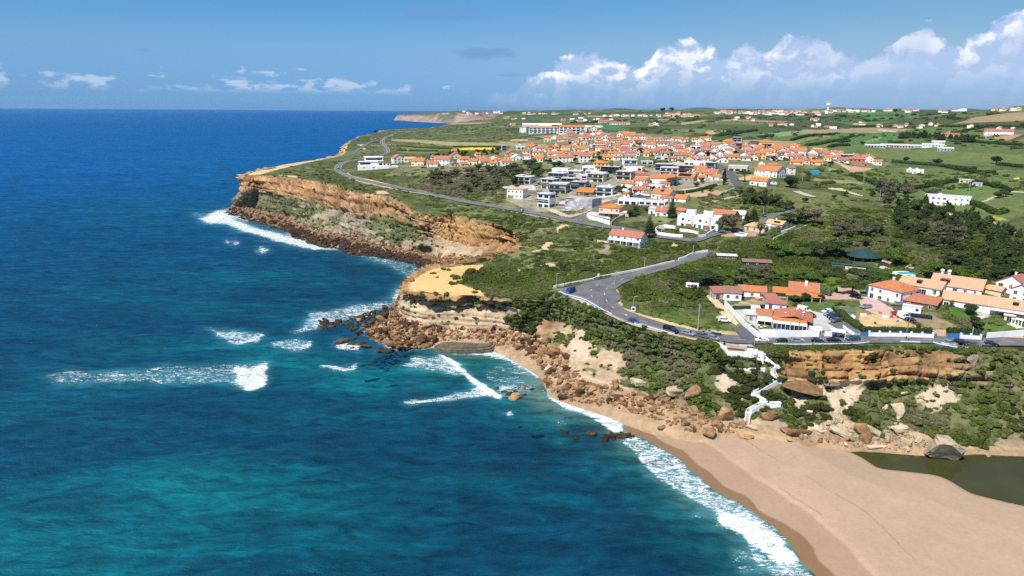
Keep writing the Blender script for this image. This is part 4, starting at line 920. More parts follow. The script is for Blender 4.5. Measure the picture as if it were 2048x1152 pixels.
SCRUB=[([(500,345),(600,330),(690,320),(690,350),(760,370),(870,395),(1000,418),(1140,445),(1200,458),(1230,470),(1190,520),(1110,575),(1050,600),(960,588),(925,560),(980,530),(1050,500),(1030,470),(960,440),(880,425),(800,392),(720,382),(640,358),(560,350)],1.5,(.7,1.9),.30,.22),([(1140,560),(1240,540),(1410,500),(1420,510),(1300,540),(1240,552),(1140,572),(1050,598),(1090,560)],1.2,(.8,1.9),.42,.3),([(1230,470),(1300,482),(1400,490),(1420,500),(1300,530),(1180,560),(1110,575),(1190,520)],1.8,(.9,2.2),.30,.25),([(930,540),(1110,550),(1100,590),(1040,600),(970,585),(930,560)],1.6,(.9,2.1),.35,.25),([(705,350),(760,345),(835,345),(850,385),(780,372),(740,360)],1.6,(.7,1.7),.45,.25),([(835,378),(850,350),(920,343),(1000,338),(1080,338),(1082,355),(1010,380),(930,392),(860,384)],2.2,(1,2.8),.8,.25),([(830,380),(950,385),(1010,385),(1010,412),(900,395)],1.8,(.8,2.0),.45,.25),([(1090,300),(760,320),(760,345),(700,320),(730,300),(690,285),(720,272),(762,270),(765,300),(790,310)],1.2,(.7,1.7),.35,.25),([(1010,395),(1060,400),(1100,425),(1040,420)],1.6,(.8,2),.3,.2),([(1400,500),(1480,480),(1560,480),(1700,500),(1700,570),(1560,570),(1420,565),(1400,560),(1240,560),(1250,555),(1330,540)],1.9,(1.1,2.6),.30,.3),([(1230,570),(1400,555),(1420,580),(1380,600),(1320,600),(1240,600)],1.5,(1,2.2),.42,.35),([(1250,600),(1420,585),(1430,610),(1490,665),(1400,660),(1300,640),(1250,620)],.8,(.5,1.3),.45,.2),([(1560,430),(1700,420),(1850,420),(2048,480),(2048,560),(1880,560),(1700,510),(1600,500),(1540,470)],1.5,(.9,2.4),.35,.3),([(1400,395),(1480,375),(1560,380),(1600,425),(1500,440),(1440,430),(1400,420)],1.5,(.8,2.0),.4,.25),([(1780,420),(1860,405),(1960,440),(2048,480),(2048,560),(1960,560),(1880,515),(1790,470)],1.0,(1.2,2.8),.08,.15),([(1560,430),(1650,400),(1760,400),(1860,400),(1760,430),(1640,440)],.5,(.7,1.8),.35,.2),([(1640,330),(1760,340),(2048,350),(2048,380),(1800,385),(1640,375),(1560,370)],.8,(1,3),.22,.2),([(1260,450),(1360,440),(1360,470),(1300,480),(1230,470)],1.2,(.7,1.6),.35,.3),([(1540,470),(1640,470),(1680,510),(1540,500)],1.6,(1,2.4),.3,.3),([(1410,470),(1480,474),(1530,480),(1440,492),(1400,492)],1.6,(.8,1.8),.6,.3),([(2048,560),(1880,560),(1830,575),(1720,560),(1700,520),(1760,510),(1900,540)],1.2,(.8,2.0),.35,.3),([(1830,600),(1900,600),(1960,640),(1950,660),(1900,640)],1.8,(.7,1.6),.4,.35),([(1660,560),(1720,560),(1730,580),(1680,580),(1590,570)],1.5,(.8,1.8),.45,.3),([(1500,690),(1700,688),(1880,698),(1990,694),(2048,690),(2048,702),(1880,704),(1640,702),(1500,700)],2.6,(.6,1.4),.4,.3),([(1200,615),(1290,650),(1430,680),(1440,700),(1380,690),(1280,662),(1200,625),(1130,600),(1090,600),(1120,585)],3.0,(.6,1.5),.6,.3),([(1010,350),(1110,330),(1260,335),(1440,330),(1500,370),(1400,390),(1200,410),(1060,420)],.5,(.6,1.6),.25,.25),([(780,345),(1000,310),(1330,275),(1500,290),(1760,325),(1700,330),(1500,320),(1300,335),(1000,345)],.9,(.6,2.2),.2,.2),([(780,275),(900,262),(1050,265),(1050,285),(900,290),(790,300)],.8,(.7,2.2),.15,.15),([(905,250),(1000,245),(1060,255),(1040,270),(900,260)],1.2,(1,3),.1,.15),([(1250,255),(1500,245),(1700,240),(2048,235),(2048,300),(1700,280),(1450,290),(1300,272)],.35,(1.5,4.5),.1,.15),([(1100,235),(2048,225),(2048,240),(1100,248)],.8,(2,7),.05,.12),]
def build_scrub():
 rng=np.random.default_rng(77)
 PP,SS,TT=[],[],[]
 for poly,dens,(r0,r1),tm,ts in SCRUB:
  pa=np.array(poly);lo,hi=pa.min(0),pa.max(0)
  n=int((hi[0]-lo[0])*(hi[1]-lo[1])*dens*3.2/100)
  q=rng.uniform(lo,hi,(n,2));q=q[in_poly(q[:,0],q[:,1],pa)]
  pts=[]
  for x,y in q:
   h=BVH.ray_cast(Vector(CAM),Vector(ray(x,y)).normalized())
   if h[0]is not None:pts.append(h[0][:])
  if not pts:continue
  P=np.array(pts);c,*_=paint_ground(P[:,0],P[:,1],P[:,2],np.hypot(P[:,0],P[:,1]))
  px,py=project(P)
  ok=(c[:,1]>c[:,0]*.98)&(c[:,1]>c[:,2]*1.5)&~in_poly(px,py,LOT_PX)&in_poly(P[:,0],P[:,1],LAND_POLY)
  for l,w in ROAD_L:ok&=dist_line(P[:,0],P[:,1],l)>w/2+1.6
  for hx,hy,hr in KEEP_OUT:ok&=np.hypot(P[:,0]-hx,P[:,1]-hy)>hr
  P=P[ok]
  cl=fbm(P[:,0]/12,P[:,1]/12,0,3,131)
  k2=rng.random(len(P))<.45
  s=np.where(k2,rng.uniform(.3,.75,len(P))*max(1,r1/2.4),rng.uniform(r0,r1,len(P)))*(1+.35*cl);PP.append(P);SS.append(s)
  TT.append(np.clip(tm+.06+ts*2.1*fbm(P[:,0]/16,P[:,1]/16,7,2,132)+rng.normal(0,.07,len(P)),0,1))
 lv=LV.copy();D=np.hypot(LP[...,0],LP[...,1])
 for lo_,hi_,prob,r in((0,420,.055,(.5,1.55)),(420,800,.03,(.5,1.4))):
  m=(lv>.55)&(D>=lo_)&(D<hi_)&(LTP>.6)&(LTP<3.02)&(rng.random(D.shape)<prob)
  m&=~((np.abs(LPX-1530)<34)&(LPY>712)&(LPY<850)&(rng.random(D.shape)<.55))
  P=LP[m];PP.append(P);SS.append(rng.uniform(*r,len(P))*np.where(P[:,2]<13,1.15,.9))
  TT.append(np.clip(.40+.85*fbm(P[:,0]/14,P[:,1]/14,P[:,2]/9,2,133)+rng.normal(0,.1,len(P)),0,1))
 m=(lv>.5)&(D<420)&(LTP>.6)&(LTP<3.02)&(rng.random(D.shape)<.05)
 P=LP[m];PP.append(P);SS.append(rng.uniform(.25,.6,len(P)));TT.append(np.clip(rng.normal(.55,.25,len(P)),0,1))
 m=(LTP>1)&(LTP<2.9)&(lv<.4)&(D<800)&(rng.random(D.shape)<np.where(D<300,.007,.0028))&(np.repeat(_interp_rows('amp',LU)[None],len(LP),0)>.3)
 P=LP[m];PP.append(P);SS.append(rng.uniform(.4,1.1,len(P)));TT.append(np.full(len(P),.4))
 for x,y,r in((905,553,1.6),(912,557,1.9),(888,540,1.5),(897,541,1.4),(868,547,1.4),(874,555,1),(930,556,2),(920,566,2.2),(905,569,1.8),(845,592,1.6),(893,589,1.7),(872,588,1.2),(985,615,2),(980,609,1.6),(1010,610,1.5),(1050,625,2.4),(1062,632,2.2),(1080,622,2.4),(1040,612,1.5),(1000,618,1.6),(950,586,1.3),(1058,610,1.5)):
  PP.append(np.array([G(x,y)[:]]));SS.append(np.array([r]));TT.append(np.array([.33]))
 P=np.vstack(PP);s=np.concatenate(SS);t=np.concatenate(TT)
 n=len(P);P[:,2]-=.15*s
 sc=np.stack([s*rng.uniform(.9,1.25,n),s*rng.uniform(.9,1.25,n),s*rng.uniform(.75,1.15,n)],1)
 rot=np.zeros((n,3));rot[:,2]=rng.uniform(0,6.28,n)
 print("scrub",n)
 scatter("scrub",P,sc,rot,rng.integers(0,7,n),t,bush_protos(),"low green and grey coastal scrub covering the slopes","scrub")
def trunk(mb,h,r,lean=(0,0),limbs=4,spread=1.5,top=.55):
 p0=Vector((0,0,-.6));p1=Vector((lean[0]*.4,lean[1]*.4,h*.45));p2=Vector((lean[0],lean[1],h*top))
 mb.tube(p0,p1,r*1.25,r,M_BARK,7);mb.tube(p1,p2,r,r*.7,M_BARK,7)
 for i in range(limbs):
  a=i*6.283/limbs+.4
  mb.tube(p1.lerp(p2,.55+.1*(i%3)),p2+Vector((math.cos(a)*spread,math.sin(a)*spread,h*(.12+.05*(i%2)))),r*.5,r*.22,M_BARK,5)
 mb.tube(p2,p2+Vector((0,0,h*.22)),r*.6,r*.2,M_BARK,5)
TREE={}
def tree_kinds():
 rng=np.random.default_rng(5)
 def put(kind,lumps,leaves,size,m,h,r,**k):
  mb=MB();trunk(mb,h,r,**k)
  TREE.setdefault(kind,[]).append((crown_mesh("crown",lumps,leaves,size,m,rng),mb.mesh("trunk",True)))
 for v in range(3):
  L=[((rng.normal(0,2.1),rng.normal(0,2.1),rng.uniform(7.2,8.4)),(rng.uniform(1.5,2.3),rng.uniform(1.5,2.3),rng.uniform(.8,1.3)))for _ in range(14)]
  put('umbrella_pine',L,1500,.30,M_PINE,10,.34,lean=(rng.normal(0,.6),rng.normal(0,.4)),limbs=6,spread=2.6,top=.6)
  L=[((d[0]*2.9,d[1]*2.9,6.0+d[2]*2.6),np.array([1.5,1.5,1.25])*rng.uniform(.8,1.25))for d in sph(20,rng)]+[((0,0,5.8),(2.6,2.6,2.6))]
  put('round_pine',L,1600,.30,M_PINE,10,.3,limbs=5,spread=2,top=.45)
  L=[]
  for i in range(9):
   z=2.2+i*.85;rr=2.6*(1-(i/9.5))**.75
   for j in range(max(1,5-i//2)):
    a=rng.uniform(0,6.28);L.append(((math.cos(a)*rr*.5,math.sin(a)*rr*.5,z+rng.uniform(-.2,.2)),(rr*.62+.3,rr*.62+.3,.7)))
  put('pine_tree',L,1500,.28,M_PINE,10,.26,limbs=0,spread=1,top=.85)
  L=[((rng.normal(0,2.2),rng.normal(0,2.2),rng.uniform(3.4,8.2)),np.array([1,1,.9])*rng.uniform(1.1,2.0))for _ in range(17)]
  put('broad_tree',L,1500,.30,M_BROAD,10,.3,limbs=5,spread=2,top=.5)
  put('grey_tree',[(c,np.array(r)*.95)for c,r in L[::-1]],1400,.26,M_GREY,10,.26,lean=(.8,.2),limbs=5,spread=2,top=.5)
  L=[((rng.normal(0,2.6),rng.normal(0,2.6),rng.uniform(2.5,7)),np.array([1,1,.85])*rng.uniform(1.4,2.3))for _ in range(13)]
  put('bright_tree',L,1500,.32,M_BRIGHT,10,.28,limbs=4,spread=2,top=.4)
 for v in range(2):
  L=[]
  for i in range(11):
   z=1.9+i*.76;rr=2.7*(1-i/11.6)**.9+.15
   for j in range(6):
    a=j*1.047+i*.5;L.append(((math.cos(a)*rr*.55,math.sin(a)*rr*.55,z+.1*rr),(rr*.42,rr*.42,.16+.02*rr)))
  mb=MB();mb.tube((0,0,-.6),(0,0,9.9),.26,.04,M_BARK,7)
  TREE.setdefault('araucaria_tree',[]).append((crown_mesh("crown",L,1700,.2,M_PINE,rng,core=.6),mb.mesh("trunk",True)))
  L=[((rng.normal(0,.25),rng.normal(0,.25),z),(.85*(1-abs(z-4.6)/7),.85*(1-abs(z-4.6)/7),1.1))for z in np.linspace(1.2,9,9)]
  mb=MB();mb.tube((0,0,-.6),(0,0,8.5),.2,.05,M_BARK,6)
  TREE.setdefault('cypress_tree',[]).append((crown_mesh("crown",L,1000,.24,M_PINE,rng),mb.mesh("trunk",True)))
  VV,FF,b=[],[],0
  for i in range(34):
   a=i*2.399;el=1.25-1.9*(i/34);ln=3.6
   pts=[Vector((math.cos(a)*ln*s*math.cos(el-s*1.1),math.sin(a)*ln*s*math.cos(el-s*1.1),7.3+ln*s*math.sin(el-s*1.1)))for s in np.linspace(0,1,6)]
   sd=Vector((-math.sin(a),math.cos(a),0))
   for k in range(5):
    w0,w1=.42*math.sin(.35+k*.5),.42*math.sin(.35+(k+1)*.5)*(1 if k<4 else.1)
    for sg in(1,-1):
     q=[pts[k],pts[k+1],pts[k+1]+sd*w1*sg-Vector((0,0,.18)),pts[k]+sd*w0*sg-Vector((0,0,.18))]
     VV+=[x[:]for x in q];FF.append(tuple(range(b,b+4)));b+=4
  me=bpy.data.meshes.new("crown");me.from_pydata(VV,[],FF);me.materials.append(M_BROAD)
  mb=MB()
  for k in range(6):mb.tube((0,0,-.6+k*1.32),(.05*k,0,.72+k*1.32),.36,.30,M_BARK,9)
  TREE.setdefault('palm_tree',[]).append((me,mb.mesh("trunk",True)))
tree_kinds()
TREE_N=[0]
_TREE_POS=[]
def tree(kind,pos,h,label,group=None,wide=1.0,rng=random,name=None):
 v=TREE[kind][rng.randrange(len(TREE[kind]))]
 nm=name or{'round_pine':'pine_tree','grey_tree':'tamarisk_tree','bright_tree':'leafy_tree','broad_tree':'leafy_tree'}.get(kind,kind)
 o=thing(nm,label,"palm" if kind=='palm_tree' else "tree",pos,rng.uniform(0,6.28),group)
 o.scale=(h/10*wide,h/10*wide,h/10)
 link("crown",v[0],o);link("trunk",v[1],o)
 TREE_N[0]+=1;_TREE_POS.append((pos[0],pos[1]))
 return o
def ptree(kind,px,py,hpx,label,group=None,wide=1.0):
 p=G(px,py);D=(p-Vector(CAM)).length
 return tree(kind,p,max(2.2,hpx*D/FP*1.03),label,group,wide)
def wood(kinds,poly,n,hpx,label,group,wide=(.9,1.2),mind=3.0,seed=1):
 rr=random.Random(seed);pa=np.array(poly);lo,hi=pa.min(0),pa.max(0);done=0;got=[]
 for _ in range(n*30):
  if done>=n:break
  x,y=rr.uniform(lo[0],hi[0]),rr.uniform(lo[1],hi[1])
  if not in_poly(np.array([x]),np.array([y]),pa)[0]:continue
  p=G(x,y)
  if any((p.x-a)**2+(p.y-b)**2<mind*mind for a,b in got):continue
  if any((p.x-a)**2+(p.y-b)**2<r*r for a,b,r in KEEP_OUT):continue
  if any(dist_line(np.array([p.x]),np.array([p.y]),l)[0]<w/2+2 for l,w in ROAD_L):continue
  got.append((p.x,p.y));done+=1
  D=(p-Vector(CAM)).length
  k=rr.choice(kinds)
  tree(k,p,max(2.5,rr.uniform(*hpx)*D/FP),label[k]if isinstance(label,dict)else label,group,rr.uniform(*wide),rr)
def hedge(pts,h,w,label,px=True,m=None,group=None,name="hedge",cat="hedge",leaf=.22,dens=26):
 L=np.array([G(*p)[:]for p in pts])if px else np.array(pts)
 R_=resample(L,.8);rng=np.random.default_rng(int(abs(L[0,0])*7)+len(pts))
 o0=R_[0].copy();Lr=R_-o0
 for i in range(len(Lr)):Lr[i,2]=drop(R_[i,0],R_[i,1])-o0[2]
 t=np.gradient(Lr[:,:2],axis=0);t/=np.linalg.norm(t,axis=1)[:,None]+1e-9
 nn=np.stack([-t[:,1],t[:,0]],1)
 prof=[(-.5,0),(-.5,.55),(-.36,.86),(0,.95),(.36,.86),(.5,.55),(.5,0)]
 V=[];k=len(prof)
 for i in range(len(Lr)):
  for a,zz in prof:
   j=1+.16*float(rng.normal())
   V.append((Lr[i,0]+nn[i,0]*a*w*j*.9,Lr[i,1]+nn[i,1]*a*w*j*.9,Lr[i,2]-.3+(h+.3)*zz*(1+.05*float(rng.normal()))))
 F=[(i*k+j,i*k+j+1,(i+1)*k+j+1,(i+1)*k+j)for i in range(len(Lr)-1)for j in range(k-1)]
 F+=[tuple(range(k)),tuple(range(len(V)-1,len(V)-1-k,-1))]
 n=int(len(Lr)*dens*.8*max(.5,h/1.5));u=rng.uniform(0,len(Lr)-1.001,n);i=u.astype(int);f=(u-i)[:,None]
 base=Lr[i]*(1-f)+Lr[i+1]*f;th=rng.uniform(0,math.pi,n)
 d=np.stack([nn[i,0]*np.cos(th),nn[i,1]*np.cos(th),np.sin(th)],1)
 P=base+np.stack([nn[i,0]*np.cos(th)*w*.55,nn[i,1]*np.cos(th)*w*.55,h*(.35+.65*np.sin(th))*rng.uniform(.85,1.08,n)],1)
 P[:,2]=np.where(rng.random(n)<.35,base[:,2]+rng.uniform(.1,.6,n)*h,P[:,2])
 v,q=leaf_quads(P,d,leaf,rng);b=len(V)
 me=bpy.data.meshes.new(name);me.from_pydata(V+v.tolist(),[],F+[tuple(x)for x in(q+b).tolist()]);me.materials.append(m or M_HEDGE);me.update()
 return tag(link(name,me,None,o0),label,cat,group)
KEEP_OUT=[]
def rock_mat(name,c1,c2,c3):
 m=bpy.data.materials.new(name);nt,N,L=nodes_of(m);b=NB(nt)
 out=b.n('ShaderNodeOutputMaterial');p=b.n('ShaderNodeBsdfPrincipled')
 tc=b.n('ShaderNodeNewGeometry').outputs['Position']
 c=b.ramp(b.noise(tc,.55,6,.65),[(.3,c1),(.5,c2),(.72,c3)])
 oi=b.n('ShaderNodeNewGeometry').outputs['Random Per Island'];hs=b.n('ShaderNodeHueSaturation');b.set(hs.inputs['Color'],c)
 ob=b.n('ShaderNodeObjectInfo').outputs['Random']
 b.set(hs.inputs['Value'],b.math('ADD',b.math('MULTIPLY_ADD',oi,.45,.42),b.math('MULTIPLY',ob,.6)))
 b.set(p.inputs['Base Color'],hs.outputs[0]);p.inputs['Roughness'].default_value=.9;p.inputs['Specular IOR Level'].default_value=.15
 bp=b.n('ShaderNodeBump');bp.inputs['Strength'].default_value=.8;bp.inputs['Distance'].default_value=.25
 b.set(bp.inputs['Height'],b.noise(tc,1.7,6,.7));b.set(p.inputs['Normal'],bp.outputs[0])
 L.new(p.outputs[0],out.inputs[0]);return m
RM_BROWN=rock_mat("dark_boulder",(.036,.022,.015),(.075,.043,.025),(.13,.075,.042))
RM_OCHRE=rock_mat("ochre_boulder",(.17,.095,.045),(.29,.165,.078),(.42,.27,.145))
RM_PALE=rock_mat("pale_boulder",(.30,.22,.14),(.42,.33,.22),(.52,.43,.31))
ROCKS=[]
def rock_protos():
 rng=np.random.default_rng(3)
 for k in range(14):
  bm=bmesh.new();bmesh.ops.create_icosphere(bm,subdivisions=3,radius=1)
  v=np.array([x.co[:]for x in bm.verts]);v=np.sign(v)*np.abs(v)**.4;v/=np.linalg.norm(v,axis=1).mean()
  v*=np.array([rng.uniform(.9,1.2),rng.uniform(.7,1.0),rng.uniform(.6,.9)])
  for q in range(rng.integers(9,15)):
   n=sph(1,rng)[0];d=rng.uniform(.38,.68);t=v@n-d;t=np.clip(t,0,None);v=v-t[:,None]*n*.96
  dn=fbm(v[:,0]*2.2+k*9,v[:,1]*2.2,v[:,2]*2.6,4,140);st_=.09*(sstep(.4,.6,vnoise(v[:,2]*5+k,v[:,0]*.6,0,141))-.5)
  v*=(1.2+.12*dn+st_)[:,None]
  for x,c in zip(bm.verts,v):x.co=c
  me=bpy.data.meshes.new("boulder");bm.to_mesh(me);bm.free();me.materials.append(RM_OCHRE);ROCKS.append(me)
rock_protos()
ROCK_N=[0]
def boulder(pos,r,m,label,group=None,proto=None,rot=None,scale=(1,1,1),rng=random,sink=.25):
 me=ROCKS[proto if proto is not None else rng.randrange(len(ROCKS))]
 o=link("boulder",me);o.location=(pos[0],pos[1],pos[2]+r*scale[2]*(.55-sink))
 o.scale=(r*scale[0],r*scale[1],r*scale[2])
 o.rotation_euler=rot or(rng.uniform(-.35,.35),rng.uniform(-.35,.35),rng.uniform(0,6.28))
 o.material_slots[0].link='OBJECT';o.material_slots[0].material=m
 ROCK_N[0]+=1
 return tag(o,label,"boulder",group)
def place_boulders():
 rr=random.Random(11)
 big=[(1893,912,37,RM_PALE,(1.1,.8,.95),"huge blocky tan boulder standing in the edge of the green lagoon",(0,.1,.3)),(1543,835,17,RM_OCHRE,(1,.8,.85),"square dark tan block beside the foot of the white stairway",(0,0,.2)),(1455,838,18,RM_OCHRE,(1,.9,1.1),"tall tilted tan block left of the white stairway",(.2,.3,.6)),(1032,797,15,RM_OCHRE,(1,.8,.9),"lone brown rock standing in the surf off the cove",(0,0,.4)),(1046,779,10,RM_OCHRE,(1,.8,.7),"smaller brown rock in the surf just behind the lone surf rock",None),(993,778,6,RM_BROWN,(1,.8,.6),"little dark rock awash left of the lone surf rock",None),(1323,858,9,RM_OCHRE,(1,.8,.7),"small brown rock lying alone on the sand below the boulder belt",None),(1492,874,18,RM_OCHRE,(1.1,.8,.28),"flat brown slab lying on the sand below the stairway",(0,.05,2.8)),(1500,855,14,RM_PALE,(1.2,.8,.4),"low pale slab at the very bottom of the white stairway",(0,.05,2.7)),(1417,868,13,RM_OCHRE,(1,.9,.9),"round brown boulder on the sand in front of the beach boulder belt",None),(1349,786,20,RM_PALE,(1.2,.9,.6),"pale topped slab leaning on the bushes above the beach boulders",(.15,.2,.5)),(1390,788,20,RM_OCHRE,(1.3,.7,.7),"long angular pale brown block leaning against the green slope",(.2,-.35,.4)),(1275,768,17,RM_PALE,(1.2,.9,.5),"flat pale rock on top of the boulder belt above the cove",(0,.1,.2)),(1108,712,15,RM_OCHRE,(.9,.9,1.1),"big brown block standing on the back of the cove beach",None),(1095,745,12,RM_PALE,(.8,.7,1.1),"upright tan block at the water's edge of the cove",None),(1087,703,13,RM_OCHRE,(1,.9,.8),"reddish brown boulder above the cove beach",None),(1085,683,11,RM_PALE,(1.1,.8,.6),"pale flat topped boulder above the cove beach",None),(985,662,9,RM_OCHRE,(.6,.6,1.6),"pointed brown pinnacle rock leaning on the pale promontory cliff",(.1,.25,.3)),(1616,780,36,RM_OCHRE,(1.35,.9,.3),"broad fallen brown slab resting under the orange cliff",(.22,.12,.1)),(1662,768,14,RM_PALE,(1.2,.7,.6),"pale oblong block beside the broad fallen slab",(0,.1,.1)),(1747,895,20,RM_PALE,(1.15,.35,.2),"flat pale plank of rock lying in the lagoon edge",(0,.05,.15)),(1750,868,18,RM_PALE,(1.25,.5,.5),"long tilted tan slab above the lagoon",(0,.5,-.5)),(1797,832,17,RM_PALE,(1,.9,.9),"brown boulder perched on the green slope above the lagoon",None),(1802,862,15,RM_PALE,(1,.9,.8),"rounded tan boulder below the perched one above the lagoon",None),(1842,815,12,RM_PALE,(.9,.8,1),"tan block in the bushes below the bare pale patch",None),(1843,800,9,RM_PALE,(1.1,.8,.8),"leaning tan slab just under the bare pale patch",(.3,.3,.4)),(1808,788,8,RM_PALE,(1,.8,.8),"small pale rock alone in the green slope",None),(1690,868,22,RM_PALE,(1.15,.8,.5),"wide tan slab among the boulders above the lagoon corner",(.1,.2,.1)),(1730,862,20,RM_OCHRE,(1.2,.7,.6),"long brown block above the lagoon corner",(.1,.15,.2)),(1726,880,14,RM_OCHRE,(.9,.8,1),"orange brown boulder at the lagoon corner",None),(1675,842,11,RM_PALE,(1,.8,.6),"small pale slab on the bushy slope left of the lagoon",None),(1985,920,12,RM_PALE,(1.1,.7,.4),"low pale rock in the lagoon edge right of the huge boulder",None),(1600,868,20,RM_OCHRE,(1.4,.8,.5),"low orange rock ledge half buried at the top of the sand",None),(1570,862,16,RM_OCHRE,(1.2,.8,.4),"low rust coloured ledge right of the stairway foot",None),(1580,880,9,RM_OCHRE,(1,.8,.4),"small rust coloured rock lying on the open sand",None),(1945,722,11,RM_PALE,(.9,.8,1.1),"square tan crag standing out of the right end of the cliff",None),(760,666,12,RM_BROWN,(1,.8,.9),"dark brown block on the left end of the promontory rocks",None),(724,640,10,RM_BROWN,(1,.8,.9),"square dark block on top of the promontory rocks",None),(775,668,14,RM_BROWN,(1.1,.7,.8),"leaning dark slab in the promontory rocks",(.3,.4,.5)),(845,684,17,RM_BROWN,(1,.8,1),"big dark brown boulder at the water beside the grey ledge",None),(870,684,9,RM_BROWN,(.8,.8,1.4),"tall dark boulder right beside the grey ledge",None),(685,684,12,RM_BROWN,(1.2,.8,.5),"low dark rock awash off the promontory point",None),(730,694,10,RM_BROWN,(1.2,.8,.5),"low dark rock in the foam below the promontory",None),(795,694,16,RM_BROWN,(1.4,.6,.3),"flat brown rock awash below the promontory boulders",None),(665,654,9,RM_BROWN,(1.2,.8,.5),"outermost low dark rock off the promontory",None),(600,468,22,RM_BROWN,(1.3,.8,.4),"mossy brown ledge at the foot of the far cliff",None),]
 for x,y,hw,m,s,lab,rot in big:
  p=G(x,y);
  if p.z<.0:p=Vector(at(x,y,0))
  r=hw*(p-Vector(CAM)).length/FP
  boulder(p,r,m,lab,None,rng=rr,scale=s,rot=rot,sink=.18)
 pts=[(868,692),(880,686),(905,684),(930,681),(960,680),(985,684),(996,692),(985,699),(960,702),(930,702),(900,703),(880,702),(870,699)]
 W=[at(x,y,1.2)for x,y in pts];c=np.mean(W,0);mb=MB()
 lm=mat("grey_ledge",(.15,.125,.085),.9,.25,.6,.9,bscale=1.2)
 P=[(w[0]-c[0],w[1]-c[1])for w in W]
 from_c=lambda k:[(x*k,y*k)for x,y in P]
 area=sum(P[i][0]*P[(i+1)%len(P)][1]-P[(i+1)%len(P)][0]*P[i][1]for i in range(len(P)))
 if area<0:P=P[::-1]
 mb.prism(P,-2.2,-.1,lm);mb.prism(from_c(.93),-.3,.35,lm);mb.prism([(x*.7+2,y*.8+1.2)for x,y in P],.2,.75,lm)
 o=mb.build("rock_ledge");o.location=c
 tag(o,"flat grey wave-cut rock ledge at the foot of the promontory","rock ledge")
 belts=[([(680,645),(720,630),(770,615),(795,612),(800,632),(830,650),(870,655),(868,690),(840,694),(790,690),(740,676),(700,662)],62,700,(3.5,10),(RM_BROWN,RM_BROWN,RM_BROWN,RM_OCHRE),"dark brown boulder in the rock pile round the promontory foot","dark boulders round the promontory foot"),([(870,655),(960,658),(1040,655),(1080,665),(1080,690),(1040,700),(990,692),(960,680),(880,682)],50,420,(3.5,9),(RM_OCHRE,RM_OCHRE,RM_BROWN),"rust brown boulder piled above the grey ledge","boulders above the grey ledge"),([(1020,690),(1080,675),(1125,705),(1160,748),(1190,770),(1180,795),(1130,795),(1100,785),(1085,760),(1092,745),(1060,715)],46,400,(4,12),(RM_OCHRE,RM_OCHRE,RM_BROWN),"angular brown boulder in the pile behind the cove","boulders behind the cove"),([(1110,770),(1230,765),(1260,790),(1330,790),(1380,815),(1440,845),(1490,848),(1480,866),(1400,866),(1360,858),(1300,835),(1230,815),(1170,808),(1120,795)],68,420,(4.5,13),(RM_OCHRE,RM_OCHRE,RM_OCHRE,RM_BROWN),"brown boulder in the long belt at the top of the beach","boulders along the top of the beach"),([(1560,868),(1620,866),(1660,840),(1700,845),(1790,860),(1830,870),(1870,895),(1800,902),(1720,894),(1660,888),(1600,882)],34,230,(3,10),(RM_PALE,RM_PALE,RM_OCHRE),"tan boulder in the rocks along the lagoon","boulders along the lagoon"),([(1760,800),(1800,810),(1820,840),(1810,870),(1780,880),(1760,850)],8,30,(3,8),(RM_PALE,),"tan boulder tumbled down the bushy slope","boulders on the bushy slope"),]
 RP=[]
 for poly,nsg,nrub,(r0,r1),ms,lab,grp in belts:
  pa=np.array(poly);lo,hi=pa.min(0),pa.max(0);k=0
  while k<nsg+nrub:
   x,y=rr.uniform(lo[0],hi[0]),rr.uniform(lo[1],hi[1])
   if not in_poly(np.array([x]),np.array([y]),pa)[0]:continue
   p=G(x,y);D=(p-Vector(CAM)).length
   if k<nsg:
    r=rr.uniform(r0,r1)*D/FP
    m=rr.choice(ms)
    boulder(p,r,m,lab,grp,rng=rr,scale=(1,rr.uniform(.7,1),rr.uniform(.6,1)))
   else:
    RP.append((p.x,p.y,p.z,rr.uniform(1.0,r0*1.25)*D/FP,0 if ms[0]is RM_BROWN else(2 if ms[0]is RM_PALE else 1)))
   k+=1
 for u0,u1,n,(r0,r1)in((14.2,25,1500,(.6,2.1)),(24.5,27.5,260,(.6,2.2)),(33,37,500,(.5,1.6))):
  for _ in range(n):
   j=int(np.interp(rr.uniform(u0,u1),LU,np.arange(len(LU))));t=rr.uniform(-.1,1.08)
   i=int(np.argmin(np.abs(LTP[:,j]-t)));p=LP[i,j]
   RP.append((p[0],p[1],max(p[2],-.3),rr.uniform(r0,r1)*(1.3 if t<.5 else.8),0 if(u1<26 and t<.75)else 1))
 for x,y,n,rx,ry in((655,650,26,26,10),(700,690,14,30,8),(815,560,12,14,20),(840,540,30,20,8),(1240,875,26,24,6),(1035,790,8,26,10),(770,700,12,40,5),(870,520,60,30,8),(905,520,60,30,10),(985,515,40,20,10),(1130,870,3,30,10)):
  for _ in range(n):
   p=at(rr.gauss(x,rx*.5),rr.gauss(y,ry*.5),0.0)
   q=G(*[float(v[0])for v in project(p[None])])if y<530 else Vector(p)
   RP.append((q.x,q.y,max(q.z-.15,-.3),rr.uniform(.5,1.9),0 if y>530 else 1))
 A=np.array(RP);n=len(A);rg=np.random.default_rng(9)
 V,F,MI,b=[],[],[],0
 lowp=[]
 for me in ROCKS[:8]:
  bm=bmesh.new();bm.from_mesh(me);bmesh.ops.triangulate(bm,faces=bm.faces);bmesh.ops.unsubdivide(bm,verts=bm.verts,iterations=2);bmesh.ops.triangulate(bm,faces=bm.faces)
  lowp.append((np.array([v.co[:]for v in bm.verts]),np.array([[v.index for v in f.verts]for f in bm.faces])));bm.free()
